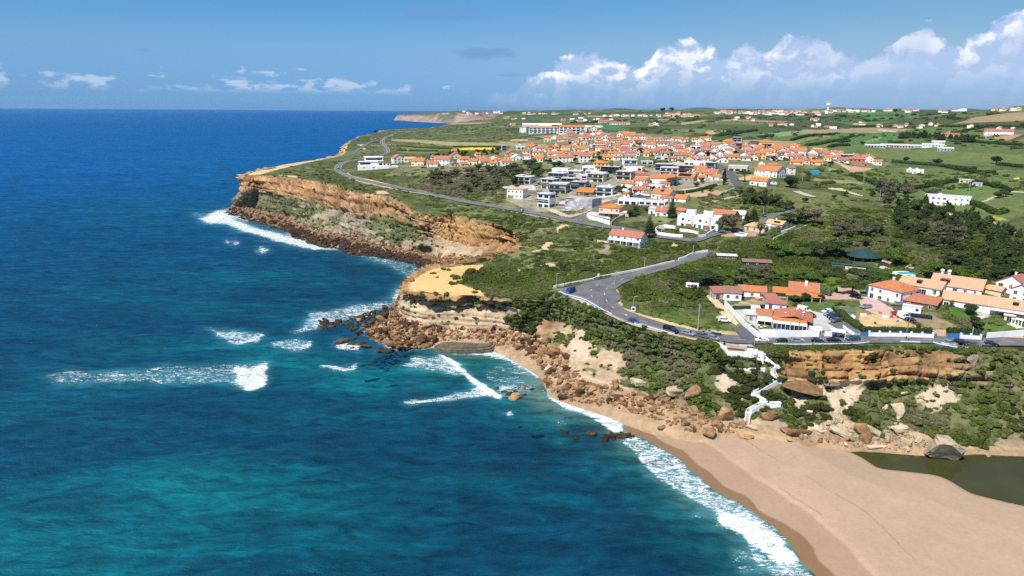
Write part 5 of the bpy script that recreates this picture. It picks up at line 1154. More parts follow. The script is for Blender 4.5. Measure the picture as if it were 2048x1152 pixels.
 for x,y,z,r,k in RP:
  v,f=lowp[rg.integers(8)]
  a,t=rg.uniform(0,6.28),rg.uniform(-.5,.5)
  rz=np.array([[math.cos(a),-math.sin(a),0],[math.sin(a),math.cos(a),0],[0,0,1]]);rx_=np.array([[1,0,0],[0,math.cos(t),-math.sin(t)],[0,math.sin(t),math.cos(t)]])
  V.append((v*np.array([1,rg.uniform(.7,1),rg.uniform(.6,1)])*r)@(rz@rx_).T+(x,y,z+.15*r));F.append(f+b);MI.append(np.full(len(f),int(k)));b+=len(v)
 me=np_mesh("rubble",np.vstack(V),np.vstack(F),[RM_BROWN,RM_OCHRE,RM_PALE],smooth=False,midx=np.concatenate(MI))
 tag(link("rubble",me),"countless small brown stones heaped between the boulders along the shore","rubble",kind="stuff")
place_boulders()
WALLS={'W':('white',(.86,.85,.83)),'L':('pale grey',(.60,.60,.58)),'N':('grey',(.36,.365,.37)),'C':('cream',(.74,.64,.45)),'P':('peach',(.72,.52,.40)),'K':('pink',(.68,.48,.43)),'Y':('yellow',(.70,.53,.22)),'B':('pale blue',(.45,.60,.74)),'R':('red brick',(.42,.18,.11)),'O':('orange',(.66,.40,.18)),'T':('brown',(.22,.13,.085)),'D':('dark',(.035,.038,.045)),'S':('stone',(.45,.38,.29)),'E':('beige',(.60,.52,.42)),'V':('dark green',(.03,.07,.06)),'U':('blue grey',(.24,.30,.38))}
WM={k:mat("wall_"+n.replace(' ','_'),c,.85,.05,.5,.1,rand=.06,bscale=6)for k,(n,c)in WALLS.items()}
def tile_mat(name,c1,c2,rand=.12):
 m=bpy.data.materials.new(name);nt,N,L=nodes_of(m);b=NB(nt)
 out=b.n('ShaderNodeOutputMaterial');p=b.n('ShaderNodeBsdfPrincipled')
 tc=b.n('ShaderNodeTexCoord').outputs['Object']
 nz=b.noise(tc,.8,6,.7);nf=b.noise(tc,7,3,.6)
 c=b.mix(b.mapr(b.math('MULTIPLY_ADD',nf,.4,b.math('MULTIPLY',nz,.7)),.38,.72),c1,c2)
 oi=b.n('ShaderNodeObjectInfo').outputs['Random'];hs=b.n('ShaderNodeHueSaturation');b.set(hs.inputs['Color'],c)
 b.set(hs.inputs['Value'],b.math('MULTIPLY_ADD',oi,2*rand,1-rand));b.set(hs.inputs['Hue'],b.math('MULTIPLY_ADD',oi,.025,.49));b.set(hs.inputs['Saturation'],b.math('MULTIPLY_ADD',oi,.2,.85))
 b.set(p.inputs['Base Color'],hs.outputs[0]);p.inputs['Roughness'].default_value=.85;p.inputs['Specular IOR Level'].default_value=.2
 w=b.n('ShaderNodeTexWave',wave_type='BANDS',bands_direction='X');b.set(w.inputs[0],tc);w.inputs['Scale'].default_value=1.6
 w2=b.n('ShaderNodeTexWave',wave_type='BANDS',bands_direction='Y');b.set(w2.inputs[0],tc);w2.inputs['Scale'].default_value=1.2
 bp=b.n('ShaderNodeBump');bp.inputs['Strength'].default_value=.45;bp.inputs['Distance'].default_value=.1
 b.set(bp.inputs['Height'],b.math('ADD',w.outputs[1],b.math('MULTIPLY',w2.outputs[1],.6)));b.set(p.inputs['Normal'],bp.outputs[0])
 L.new(p.outputs[0],out.inputs[0]);return m
ROOFS={'O':('orange',tile_mat("orange_tiles",(.52,.178,.055),(.36,.11,.04))),'R':('red',tile_mat("red_tiles",(.42,.15,.095),(.31,.11,.075))),'S':('salmon',tile_mat("salmon_tiles",(.60,.335,.185),(.50,.26,.14))),'D':('dark',mat("dark_roof",(.06,.065,.08),.7,.1)),'B':('brown',tile_mat("brown_tiles",(.34,.17,.10),(.22,.11,.07))),'W':('white',WM['W']),'L':('grey',mat("flat_roof",(.55,.54,.51),.9,.12,.4)),'E':('beige',mat("beige_roof",(.62,.53,.42),.9,.1,.4)),'P':('salmon',mat("salmon_deck",(.68,.48,.35),.9,.08))}
GLASS=mat("window_glass",(.035,.045,.06),.12,.15,.8,spec=.6,rand=.25)
FRAME=mat("window_frame",(.72,.71,.68),.6,.03)
SHUT=mat("shutter",(.32,.16,.09),.7,.1)
CHIM=WM['W'];WOOD=mat("dark_wood",(.13,.075,.045),.8,.2);BLUE=mat("blue_paint",(.05,.20,.50),.6,.1);SOLAR=mat("solar_panel",(.012,.016,.032),.18,.1,spec=.5);STEEL=mat("galvanised_steel",(.45,.46,.47),.45,.1,metal=.6)
CANVAS=mat("white_canvas",(.80,.77,.70),.9,.05);REDP=mat("red_paint",(.5,.05,.04),.5,.1)
ORD=['first','second','third','fourth','fifth','sixth','seventh','eighth','ninth','tenth','eleventh','twelfth','thirteenth','fourteenth','fifteenth','sixteenth','seventeenth','eighteenth','nineteenth','twentieth','twenty-first','twenty-second','twenty-third','twenty-fourth','twenty-fifth','twenty-sixth','twenty-seventh','twenty-eighth','twenty-ninth','thirtieth']+['thirty-'+q for q in('first','second','third','fourth','fifth','sixth','seventh','eighth')]
def frame_at(px,py,depth_off=0.0,rot=0.0):
 p=G(px,py);D=(p-Vector(CAM)).length;a=math.atan2(p.x,p.y)
 v=Vector((math.sin(a),math.cos(a),0))
 return p+v*depth_off,-a+R(rot),D/FP
def roof_mesh(style,w,d,h,rh,rm,o=.35,t=.16):
 mb=MB();W2,D2=w/2+o,d/2+o
 if style in 'gG':
  if style=='g':
   k=rh/(d/2);e=h-o*k
   mb.extr([(-D2,e),(0,h+rh),(D2,e),(D2,e+t),(0,h+rh+t),(-D2,e+t)],-W2,W2,rm,'x')
  else:
   k=rh/(w/2);e=h-o*k
   mb.extr([(-W2,e),(0,h+rh),(W2,e),(W2,e+t),(0,h+rh+t),(-W2,e+t)],-D2,D2,rm,'y')
 elif style=='h':
  r=max(0.0,(w-d)/2)if w>=d else 0;ry=0 if w>=d else(d-w)/2
  e=h+.02
  vs=[(-W2,-D2,e),(W2,-D2,e),(W2,D2,e),(-W2,D2,e),(-W2,-D2,e+t),(W2,-D2,e+t),(W2,D2,e+t),(-W2,D2,e+t),(-r-.05,-ry-.05,h+rh+t),(r+.05,-ry-.05,h+rh+t),(r+.05,ry+.05,h+rh+t),(-r-.05,ry+.05,h+rh+t)]
  mb.add(vs,[(3,2,1,0),(0,1,5,4),(1,2,6,5),(2,3,7,6),(3,0,4,7),(4,5,9,8),(5,6,10,9),(6,7,11,10),(7,4,8,11),(8,9,10,11)],rm)
 elif style=='m':
  mb.extr([(-D2,h-.1),(D2,h+rh),(D2,h+rh+t),(-D2,h-.1+t)],-W2,W2,rm,'x')
 else:
  p=.12
  mb.box(-w/2-p,w/2+p,-d/2-p,d/2+p,h+.003,h+.22,rm)
  mb.box(-w/2+.2,w/2-.2,-d/2+.2,d/2-.2,h+.222,h+.30,ROOFS['L'][1])
 return mb
def wall_mb(style,w,d,h,rh,wm,base=-2.5):
 mb=MB()
 if style=='g':mb.extr([(-d/2,base),(d/2,base),(d/2,h),(0,h+rh-.03),(-d/2,h)],-w/2,w/2,wm,'x')
 elif style=='G':mb.extr([(-w/2,base),(w/2,base),(w/2,h),(0,h+rh-.03),(-w/2,h)],-d/2,d/2,wm,'y')
 elif style=='m':mb.extr([(-d/2,base),(d/2,base),(d/2,h+rh-.15),(-d/2,h-.15)],-w/2,w/2,wm,'x')
 else:mb.box(-w/2,w/2,-d/2,d/2,base,h,wm)
 return mb
def win_boxes(w,d,h,rng,modern=False):
 out=[]
 fl=max(1,int(round(h/2.9)))
 for face,ln in(('f',w),('r',d),('l',d)):
  n=max(1,int(ln/(4.2 if modern else 3.1)))
  for s in range(fl):
   for i in range(n):
    if rng.random()<(.12 if face=='f' else.4):continue
    c=(i+.5)/n*ln-ln/2
    ww=ln/n*.72 if modern else rng.choice((.9,1.1,1.5));hh=min(1.9 if modern else 1.25,h/fl*.62)
    z0=s*h/fl+(.35 if modern else max(.5,(h/fl-hh)*.5));
    if s==0 and not modern and rng.random()<.3:z0,hh=.1,min(2.1,h/fl*.8)
    if face=='f':out.append((c-ww/2,c+ww/2,-d/2-.045,-d/2+.1,z0,z0+hh,'f'))
    elif face=='r':out.append((w/2-.1,w/2+.045,c-ww/2,c+ww/2,z0,z0+hh,'r'))
    else:out.append((-w/2-.045,-w/2+.1,c-ww/2,c+ww/2,z0,z0+hh,'l'))
 return out
def add_window(parent,b,framed=True,gm=None):
 x0,x1,y0,y1,z0,z1,f=b
 mb=MB();mb.box(x0,x1,y0,y1,z0,z1,gm or GLASS);o=mb.build("window",parent)
 if framed:
  mb=MB();t,e=.09,.03
  if f=='f':
   Y0,Y1=y0-e,y0+.02
   mb.box(x0-t,x1+t,Y0,Y1,z0-t,z0,FRAME);mb.box(x0-t,x1+t,Y0,Y1,z1,z1+t,FRAME)
   mb.box(x0-t,x0,Y0,Y1,z0,z1,FRAME);mb.box(x1,x1+t,Y0,Y1,z0,z1,FRAME);mb.box((x0+x1)/2-.03,(x0+x1)/2+.03,Y0,Y0+.02,z0,z1,FRAME)
  else:
   X0,X1=(x1-.02,x1+e)if f=='r' else(x0-e,x0+.02)
   mb.box(X0,X1,y0-t,y1+t,z0-t,z0,FRAME);mb.box(X0,X1,y0-t,y1+t,z1,z1+t,FRAME)
   mb.box(X0,X1,y0-t,y0,z0,z1,FRAME);mb.box(X0,X1,y1,y1+t,z0,z1,FRAME)
  mb.build("frame",o)
 return o
ROWS={}
def house(z,xl,xr,yb,ye,yr,style='g',wall='W',roof='O',rot=0,row=None,label=None,k=.72,near=None,name="house",chim=None,cat="house",modern=None,deep=None,group=None):
 (x0,y0),(x1,_)=Z(z,(xl,yb),(xr,yb));s=ZR[z][2]
 rng=random.Random(int(xl*7+yb*13))
 p,rz,mpp=frame_at((x0+x1)/2,y0,0,rot)
 Wa=(x1-x0)*mpp;c,sn=abs(math.cos(R(rot))),abs(math.sin(R(rot)))
 w=Wa/(c+k*sn);d=deep or min(max(w*k,4.5),13)
 if not deep and k*w!=d:w=max(3.0,(Wa-d*sn)/max(c,.5))
 h=max(2.5,(yb-ye)/s*mpp*1.02)
 dep=math.asin(min(.6,(CAM_H-p.z)/(mpp*FP)))
 half=(d if style!='G' else 0)/2
 rh=0 if style=='f' else min(max((ye-yr)/s*mpp-half*math.sin(dep),.10*(w if style=='G' else d)),.30*(w if style=='G' else d))
 off=(w*sn+d*c)/2
 v=Vector((math.sin(-rz+R(rot)),math.cos(-rz+R(rot)),0))
 loc=p+v*off
 o=thing(name,label,cat,loc,rz,group)
 KEEP_OUT.append((loc.x,loc.y,max(w,d)*.5+1.0))
 if near is None:near=mpp<.36
 mid=mpp<.62
 wm=WM[wall];modern=(style=='f')if modern is None else modern
 mb=wall_mb(style,w,d,h,rh,wm)
 wins=win_boxes(w,d,h,rng,modern and mid)
 if not mid:
  for b in wins[:8]:mb.box(*b[:6],GLASS)
 mb.build("wall",o)
 roof_mesh(style,w,d,h,rh,ROOFS[roof][1]).build("roof",o)
 if mid:
  for b in wins:add_window(o,b,near,SHUT if(not modern and rng.random()<.15)else None)
  if modern and h>4.5:
   m2=MB();m2.box(-w*.5-.02,w*.42,-d/2-1.1,-d/2-.02,h*.5-.14,h*.5+.1,wm);m2.box(-w*.5,w*.42,-d/2-1.1,-d/2-1.04,h*.5+.102,h*.5+.95,GLASS);m2.build("balcony",o)
   m2=MB();m2.box(-w*.5,w*.5,-d/2-.9,-d/2-.13,h+.01,h+.20,wm);m2.build("canopy",o)
 ch=(rng.random()<.6)if chim is None else chim
 if ch and style!='f':
  cx,cy=rng.uniform(-.3,.3)*w,rng.uniform(.05,.25)*d;top=h+rh+.7
  m2=MB();m2.box(cx-.35,cx+.35,cy-.3,cy+.3,h*.8,top,CHIM);m2.box(cx-.45,cx+.45,cy-.4,cy+.4,top+.002,top+.14,CHIM);m2.build("chimney",o)
 elif style=='f' and mid and rng.random()<.5:
  cx=rng.uniform(-.25,.25)*w
  m2=MB();m2.box(cx-.9,cx+.9,-.2,1.4,h+.302,h+1.3,wm);m2.build("roof_hatch",o)
 if row:ROWS.setdefault(row,[]).append(((x0+x1)/2,o,wall,roof,style,h))
 return o,w,d,h,rh
def finish_rows():
 for row,L in ROWS.items():
  L.sort(key=lambda t:t[0])
  for i,(_,o,wall,roof,style,h)in enumerate(L):
   st_={'g':'gable','G':'gable-fronted','h':'hipped','f':'flat','m':'lean-to'}[style]
   a=WALLS[wall][0]
   size='two-storey ' if h>4.6 else 'low '
   if style=='f':lab=f"{size}{a} flat-roofed house, {ORD[i]} from left in {row}"
   elif style=='G':lab=f"{size}{a} gable-fronted house under {ROOFS[roof][0]} tiles, {ORD[i]} from left in {row}"
   else:lab=f"{size}{a} house with {ROOFS[roof][0]} {st_} roof, {ORD[i]} from left in {row}"
   w_=lab.split()
   if len(w_)>16:lab=lab.replace('with ','').replace('house under','house,');w_=lab.split()
   if len(w_)>16:lab=lab.replace(size,'')
   if len(lab.split())>16:lab=lab.replace('two-storey ','').replace('low ','')
   if len(lab.split())>16:lab=lab.replace('house ','').replace('tiles','house')
   if len(lab.split())>16:lab=lab.replace('under ','').replace('tiles','roof')
   o["label"]=lab;o["category"]="house";o["group"]="houses of the village on the plateau"
def H(z,row,text):
 for ln in text.strip().splitlines():
  for item in ln.split(';'):
   f=item.split()
   if not f:continue
   n=[float(q)for q in f[:5]]
   house(z,*n,f[5]if len(f)>5 else 'g',f[6]if len(f)>6 else 'W',f[7]if len(f)>7 else 'O',float(f[8])if len(f)>8 else random.Random(n[0]).uniform(-16,16),row=row)
H('Z1',"the row along the scrub","""560 735 655 590 545 G W O 20; 735 900 640 600 572 g C S -10; 835 1050 690 630 585 g C O -25; 1030 1130 680 640 612 g K R 10
1145 1290 640 590 540 g W O -15; 1150 1400 690 610 560 g W R -20; 1345 1510 600 555 515 G C O 15; 1370 1505 515 500 478 g C R 5; 1090 1150 600 590 575 g W O 5; 1470 1620 660 600 560 g W O 10
1610 1740 680 625 575 g C O -12; 1690 1770 560 535 505 g W O 20; 1720 1830 620 595 562 g W O 0; 1740 1920 690 635 595 g C O 18; 1900 2010 690 655 625 g W O -10; 1960 2040 640 605 570 g W O 8""")
H('Z2',"the front row above the grove","""0 165 625 570 508 g W O 12; 145 312 555 520 470 G W W 15; 330 430 540 490 468 g W O -8; 310 470 605 548 548 f D L 10; 455 615 575 520 465 g C O -18; 780 995 580 515 475 g W O 8; 975 1060 545 480 450 g C O 20; 1065 1240 580 500 455 g W O 10
1260 1480 665 597 555 h Y O 6; 1370 1450 525 505 485 g O O 5; 60 230 500 460 422 G Y O 20; 440 580 480 450 415 h W O 5; 640 820 500 462 428 g C O 12; 1700 1865 512 455 418 h W O 12; 1960 2048 505 455 420 g C O -15""")
H('Z2',"the second row of the western village","""15 90 415 352 352 f B L 10; 215 342 402 352 352 f W L 12; 405 505 430 385 355 G W O 15; 485 605 420 388 360 g W O -6; 600 715 435 405 375 g W O 10; 700 805 400 378 348 g P O 8; 830 960 410 385 335 G W D -20; 945 1040 395 370 340 g W O 12; 1000 1165 445 395 358 g C O 10; 1110 1230 420 378 342 g W O -14
1250 1440 410 346 346 f E L 8; 1370 1540 452 415 365 h R O 8; 840 950 460 438 415 g W O 5; 1200 1340 490 465 415 g C O -18; 1470 1585 490 460 425 g W O 6""")
H('Z2',"the third row of the western village","""1280 1400 350 325 306 g W O 10; 1400 1520 352 330 303 g W O -8; 1540 1640 372 345 315 g C O 14; 1600 1670 410 378 345 g W O -6; 1650 1810 342 315 284 g W O 6; 1665 1755 410 380 345 g W R 12; 1770 1860 422 390 360 g W O -10; 1860 2000 432 405 372 g C O 8; 1850 1960 352 325 290 h W O 10; 1925 1985 362 325 300 g D D 8; 1980 2048 332 318 293 g W O -4; 1620 1770 452 430 400 g W R 14""")
H('Z2',"the top row of the western village","""1300 1380 308 285 255 g W O 12; 1380 1500 302 275 250 G W O -12; 1450 1560 278 255 225 g P R 8; 1510 1570 308 290 265 g W O 5; 1590 1680 302 285 255 g P O -10; 1590 1665 232 192 160 G W O 10; 1665 1848 242 205 163 g C O 8; 1770 1850 248 220 190 g C O -12; 1840 1912 252 215 184 g C O 12; 1912 1985 256 215 190 g Y O -8; 1980 2048 262 245 220 g W R 10
1135 1330 268 245 220 g W R 8; 1370 1452 230 205 190 g K R -5; 1430 1502 200 180 150 g W D 10; 600 692 298 240 222 g C O 6; 700 780 262 235 208 G W L -15; 780 960 294 270 245 g C R 6; 858 940 250 235 217 g W O -10; 380 480 286 260 258 f R B 0; 905 1012 215 185 158 g K R 10; 1095 1150 205 195 177 g W R 0; 135 215 76 60 42 g W O 20; 915 1000 110 85 65 G C O 10; 1080 1195 165 112 80 G W L -10""")
H('Z3',"the upper row of the middle village","""620 745 160 135 112 g W O 15; 740 880 160 140 118 g W R -10; 880 965 152 130 112 g W B 6; 970 1130 160 120 100 g W O 12; 1110 1218 168 130 110 g K R -12; 1250 1332 160 125 100 g W O 10; 1310 1440 205 150 112 G W O -20; 1370 1510 152 110 95 g W O 5; 1230 1385 260 217 217 f W R 6; 1450 1645 247 205 174 g W O 10; 1670 1830 212 165 132 h C O 8; 1660 1885 292 250 219 G W O -24; 1730 1890 228 205 185 g W R 8; 1840 1935 262 187 187 f O L 5; 1930 2020 252 210 178 g O O -12; 1815 1938 160 106 106 f B W -8""")
H('Z3',"the middle row of the middle village","""490 640 302 265 238 g W O -8; 595 792 346 300 270 g C O 14; 735 910 302 275 238 h N O 10; 830 962 352 335 305 g C B -6; 1000 1272 405 350 312 g E B 6; 1070 1212 320 310 290 g W O 4; 1150 1292 440 400 355 G Y O -12; 1180 1372 422 385 333 G K R 14; 1280 1440 366 330 290 G W D 18; 1380 1502 312 290 266 g C O 8; 1460 1612 405 375 345 G W R -14; 1590 1742 450 405 375 G W R 12; 1690 1880 405 372 298 g C O 10; 1920 2030 372 345 308 G W O -10; 1890 2048 420 385 360 g W R 12; 1500 1612 337 305 305 f E L 5; 750 920 405 370 365 f W L 4""")
H('Z4',"the eastern end of the village","""295 392 180 155 112 g N D 12; 395 552 192 152 120 h C O 8; 345 458 236 205 165 g C O -12; 430 532 228 168 168 f Y L 10; 265 352 218 187 187 f W W -5; 520 600 226 205 174 g W O 10; 560 662 217 195 164 g W O -12; 655 712 222 200 178 g W R 10; 455 592 290 255 230 g W O -10; 595 722 276 245 215 G W O 16; 720 822 257 232 195 h W O 8; 800 960 282 250 225 g W O -14; 345 468 342 280 255 g Y O 8; 470 552 330 300 285 f E L 5; 525 602 356 330 310 g W R 10; 740 900 342 330 300 g W R -16; 850 932 312 280 280 f W L 8
975 1105 302 270 232 G W O -20; 975 1062 346 310 275 g W O 12; 1060 1192 302 275 243 g W R 6; 1140 1262 322 285 255 g W R 14; 1030 1128 262 242 222 g C C -6; 1200 1282 327 282 255 G W O 10; 1260 1372 302 275 248 g C O -8; 1265 1342 346 320 292 g W O 8; 1330 1482 346 297 297 f W L 5; 1320 1462 386 360 335 g W R 12; 1480 1556 327 305 278 g C O -10; 1455 1617 407 350 328 g R O 5; 1590 1700 376 325 295 g W O 16; 1650 1745 386 335 300 G W O -20; 1740 1836 411 375 345 g W O -10""".replace(' C C ',' C S '))
H('Z4',"the houses round the tall cypress","""760 902 407 385 357 g P O 6; 870 982 402 360 334 h P O 4; 970 1132 409 388 360 g C O 6; 480 652 447 415 388 h W O 8; 715 812 526 455 438 g W R 30; 395 455 430 402 402 f W W 0; 50 240 482 440 440 f E L 4""")
finish_rows()
def infill():
 rr=random.Random(21);got=[(k[0],k[1])for k in KEEP_OUT];L=[]
 zones=[([(1140,283),(1200,266),(1300,278),(1310,292),(1260,300),(1150,297)],22,20),([(1060,296),(1260,296),(1290,318),(1180,326),(1010,320)],24,23),([(1290,286),(1480,292),(1500,322),(1420,330),(1290,318)],26,23),([(1490,296),(1600,300),(1750,322),(1600,324),(1490,322)],24,22),([(1100,265),(1200,258),(1215,268),(1140,282)],9,17),([(850,330),(990,318),(1000,332),(860,336)],8,26),([(1240,372),(1420,345),(1440,372),(1330,392),(1250,385)],9,30)]
 names=["the crowded top of the western village","the crowded middle of the western village","the packed heart of the middle village","the packed eastern village slope","the lanes under the long terraces","the yards of the scrub row","the gardens between villas and street"]
 for(poly,n,wd),nm in zip(zones,names):
  pa=np.array(poly);lo,hi=pa.min(0),pa.max(0);k=0
  for _ in range(900):
   if k>=n:break
   x,y=rr.uniform(lo[0],hi[0]),rr.uniform(lo[1],hi[1])
   if not in_poly(np.array([x]),np.array([y]),pa)[0]:continue
   p=G(x,y);a=math.atan2(p.x,p.y);q=(p.x+math.sin(a)*5,p.y+math.cos(a)*5)
   if any((q[0]-b)**2+(q[1]-c)**2<92 for b,c in got):continue
   if any(dist_line(np.array([q[0]]),np.array([q[1]]),l)[0]<w/2+6 for l,w in ROAD_L):continue
   got.append(q);k+=1;w2=wd*rr.uniform(.62,.95)/2
   house('P',x-w2,x+w2,y,y-rr.uniform(4.5,7.5),y-rr.uniform(8.5,11.5),rr.choice('ggggghGG'),rr.choice('WWWWWWCCKP'),rr.choice('OOOORRB'),rr.uniform(-24,24),row=nm)
infill();finish_rows()
_FMB=MB()
def far_cluster(name,boxes,n,seed):
 rr=random.Random(seed)
 for i in range(n):
  x0,y0,x1,y1=rr.choice(boxes)
  p,rz,mpp=frame_at(rr.uniform(x0,x1),rr.uniform(y0,y1),4,rr.uniform(-25,25))
  w,d,h,rh=min(rr.uniform(4,10)*mpp,22),7,min(rr.uniform(1.6,3.4)*mpp,7),rr.uniform(1.2,2.2);st_=rr.choice('ggghG')
  m=Matrix.Translation(p)@Matrix.Rotation(rz,4,'Z')
  for q in(wall_mb(st_,w,d,h,rh,WM[rr.choice('WWWWCP')]),roof_mesh(st_,w,d,h,rh,ROOFS[rr.choice('OOORRW')][1])):
   b=len(_FMB.v);_FMB.v+=[tuple(m@Vector(v))for v in q.v];_FMB.f+=[tuple(b+k for k in f)for f in q.f];_FMB.m+=[_FMB.mi(q.mats[k])for k in q.m]
far_cluster("the hilltop village on the skyline",[(1300,231,1400,234),(1330,228,1380,231),(1430,226,1500,229),(1370,232,1395,234)],50,1)
far_cluster("the long far village under the water tower",[(1430,224,1660,228),(1500,226,1640,231)],70,2)
far_cluster("the farms on the green ridge",[(1450,236,1510,242),(1530,249,1590,254),(1600,251,1660,256),(1620,238,1634,243)],22,3)
far_cluster("the white ridge hamlet on the right",[(1710,249,1740,252),(1745,250,1790,256),(1790,252,1875,257),(1850,250,1876,255)],15,4)
far_cluster("the hamlet on the right skyline",[(1880,222,1935,226),(1985,219,2040,223)],26,5)
far_cluster("the scattered skyline houses",[(1670,222,1760,226),(1770,221,1840,226),(1200,231,1300,234),(1040,228,1190,230)],60,6)
far_cluster("the distant farms by the far headland",[(880,227,1010,229),(1000,236,1060,240),(1100,238,1230,243),(1300,250,1320,254),(920,222,1000,226)],34,7)
far_cluster("the farms on the right hillside",[(1910,254,1970,260),(1985,258,2030,262),(1955,264,2000,270),(1895,270,1912,273)],9,8)
tag(_FMB.build("distant_houses"),"distant white and orange-roofed houses scattered along the far ridges","distant houses",kind="stuff")
ASPH=mat("asphalt",(.145,.143,.143),.9,.16,.18,.2,coords='Object',bscale=3)
ASPH_D=mat("dark_asphalt",(.10,.10,.106),.9,.10,.3,.2,coords='Object',bscale=3)
LINE=mat("road_paint",(.72,.72,.70),.7,.15,2)
PAVING=mat("pavement_slab",(.36,.30,.23),.9,.08,.6)
GRAVEL=mat("pale_concrete",(.42,.40,.36),.9,.1,.5)
def ribbon(name,line,x0,x1,m,zo,label=None,cat=None,parent=None,step=3.0,thick=0.0):
 L=resample(smooth_line(np.asarray(line)[:,:2],2),step)
 t=np.gradient(L,axis=0);t/=np.linalg.norm(t,axis=1)[:,None]+1e-9;nn=np.stack([t[:,1],-t[:,0]],1)
 k=5 if x1-x0>2 else 2
 V=[]
 for s in np.linspace(x0,x1,k):
  p=L+nn*s;z=hgt(p[:,0],p[:,1])+zo+np.hypot(p[:,0],p[:,1])*.00022
  V.append(np.stack([p[:,0],p[:,1],z],1))
 V=np.array(V);z_=V[:,:,2].mean(0,keepdims=True);V[:,:,2]=V[:,:,2]*.3+z_*.7
 V[:,:,2]=np.maximum(V[:,:,2],np.array([hgt(v[:,0],v[:,1])for v in V])+zo*.6)
 n=len(L)
 F=grid_faces(k,n)[:,::-1]
 V=V.reshape(-1,3)
 if thick:
  b=len(V);V=np.vstack([V,V-[0,0,thick]])
  e=[(i,i+1,b+i+1,b+i)for i in range(n-1)]+[((k-1)*n+i+1,(k-1)*n+i,b+(k-1)*n+i,b+(k-1)*n+i+1)for i in range(n-1)]
  F=np.vstack([F,np.array(e)])
 o=link(name,np_mesh(name,V,F,[m],smooth=False),parent)
 me=o.data;bm=bmesh.new();bm.from_mesh(me);bmesh.ops.recalc_face_normals(bm,faces=bm.faces)
 if sum(f.normal.z for f in bm.faces)<0:bmesh.ops.reverse_faces(bm,faces=bm.faces)
 bm.to_mesh(me);bm.free()
 if label:tag(o,label,cat or "road",kind="structure")
 return o
def markings(name,line,offs,dashed,width,zo,label):
 L=resample(smooth_line(np.asarray(line)[:,:2],2),1.5);V,F=[],[]
 t=np.gradient(L,axis=0);t/=np.linalg.norm(t,axis=1)[:,None]+1e-9;nn=np.stack([t[:,1],-t[:,0]],1)
 for off in offs:
  a=L+nn*(off-width/2);b_=L+nn*(off+width/2)
  za=hgt(a[:,0],a[:,1])+zo+np.hypot(a[:,0],a[:,1])*.00022
  for i in range(len(L)-1):
   if dashed and(i//2)%3:continue
   b0=len(V)
   V+=[(a[i][0],a[i][1],za[i]),(a[i+1][0],a[i+1][1],za[i+1]),(b_[i+1][0],b_[i+1][1],za[i+1]),(b_[i][0],b_[i][1],za[i])];F.append((b0,b0+3,b0+2,b0+1))
 o=link(name,np_mesh(name,np.array(V),np.array(F)[:,::-1],[LINE],smooth=False))
 tag(o,label,"road markings",kind="structure")
ROADLAB={'coast_road':"grey two-lane coast road winding along the cliff tops",'lower_road':"grey road running past the restaurant above the beach",'side_road':"narrow lane behind the twin white house",'village_road':"short wide street climbing past the netted building",'village_street':"steep street rising into the village",'clifftop_track':"old grey cliff-top road beside the s-bend",'hill_lane':"pale lane behind the round pine",'alley':"short asphalt alley left of the restaurant wall",'driveway':"grey driveway right of the restaurant"}
for k,(l,w)in ROADS.items():
 ribbon(k,l,-w/2,w/2,ASPH_D if k in('alley','village_street')else(GRAVEL if k in('hill_lane',)else ASPH),.16 if k!='alley' else.12,ROADLAB[k],"road")
markings("road_markings",ROADS['coast_road'][0],(0,-3.1,3.1),False,.22,.21,"white lines painted on the coast road")
markings("road_markings",ROADS['lower_road'][0][6:],(0,),True,.16,.21,"white dashes painted on the road past the restaurant")
ribbon("pavement",ROADS['lower_road'][0][10:17],3.9,5.6,PAVING,.26,"pale pavement along the cliff side of the lower road","pavement",thick=.3)
ribbon("pavement",ROADS['lower_road'][0][18:22],-5.4,-3.9,PAVING,.26,"pale pavement in front of the long white garden wall","pavement",thick=.3)
def patch(name,W,m,zo,label,cat,kind="structure",zfix=None):
 W=np.asarray(W);pts=[Vector((float(p[0]),float(p[1])))for p in W];n=len(pts)
 lo,hi=W[:,:2].min(0),W[:,:2].max(0)
 s=max((hi-lo).max()/18,1.2)
 gx,gy=np.meshgrid(np.arange(lo[0],hi[0],s),np.arange(lo[1],hi[1],s));ins=in_poly(gx,gy,W)
 g=[Vector((float(a),float(b)))for a,b in zip(gx[ins],gy[ins])if dist_line(np.array([a]),np.array([b]),np.vstack([W[:,:2],W[:1,:2]]))[0]>s*.4]
 r=delaunay_2d_cdt(pts+g,[(i,(i+1)%n)for i in range(n)],[list(range(n))],1,1e-4)
 V=[(v.x,v.y,(float(hgt(v.x,v.y))+zo)if zfix is None else zfix)for v in r[0]]
 me=bpy.data.meshes.new(name);me.from_pydata(V,[],r[2]);me.materials.append(m)
 for p in me.polygons:
  if p.normal.z<0:p.flip()
 return tag(link(name,me),label,cat,kind=kind)
patch("parking_area",LOT,ASPH,.225,"wide grey asphalt bend where the blue van is parked","parking area")
curve=smooth_line(ground_line(Z('Y3',(560,430),(500,470),(480,510),(500,560),(560,610))),2)
markings("road_markings",curve,(0,),True,.18,.30,"curved white dashes on the asphalt bend")
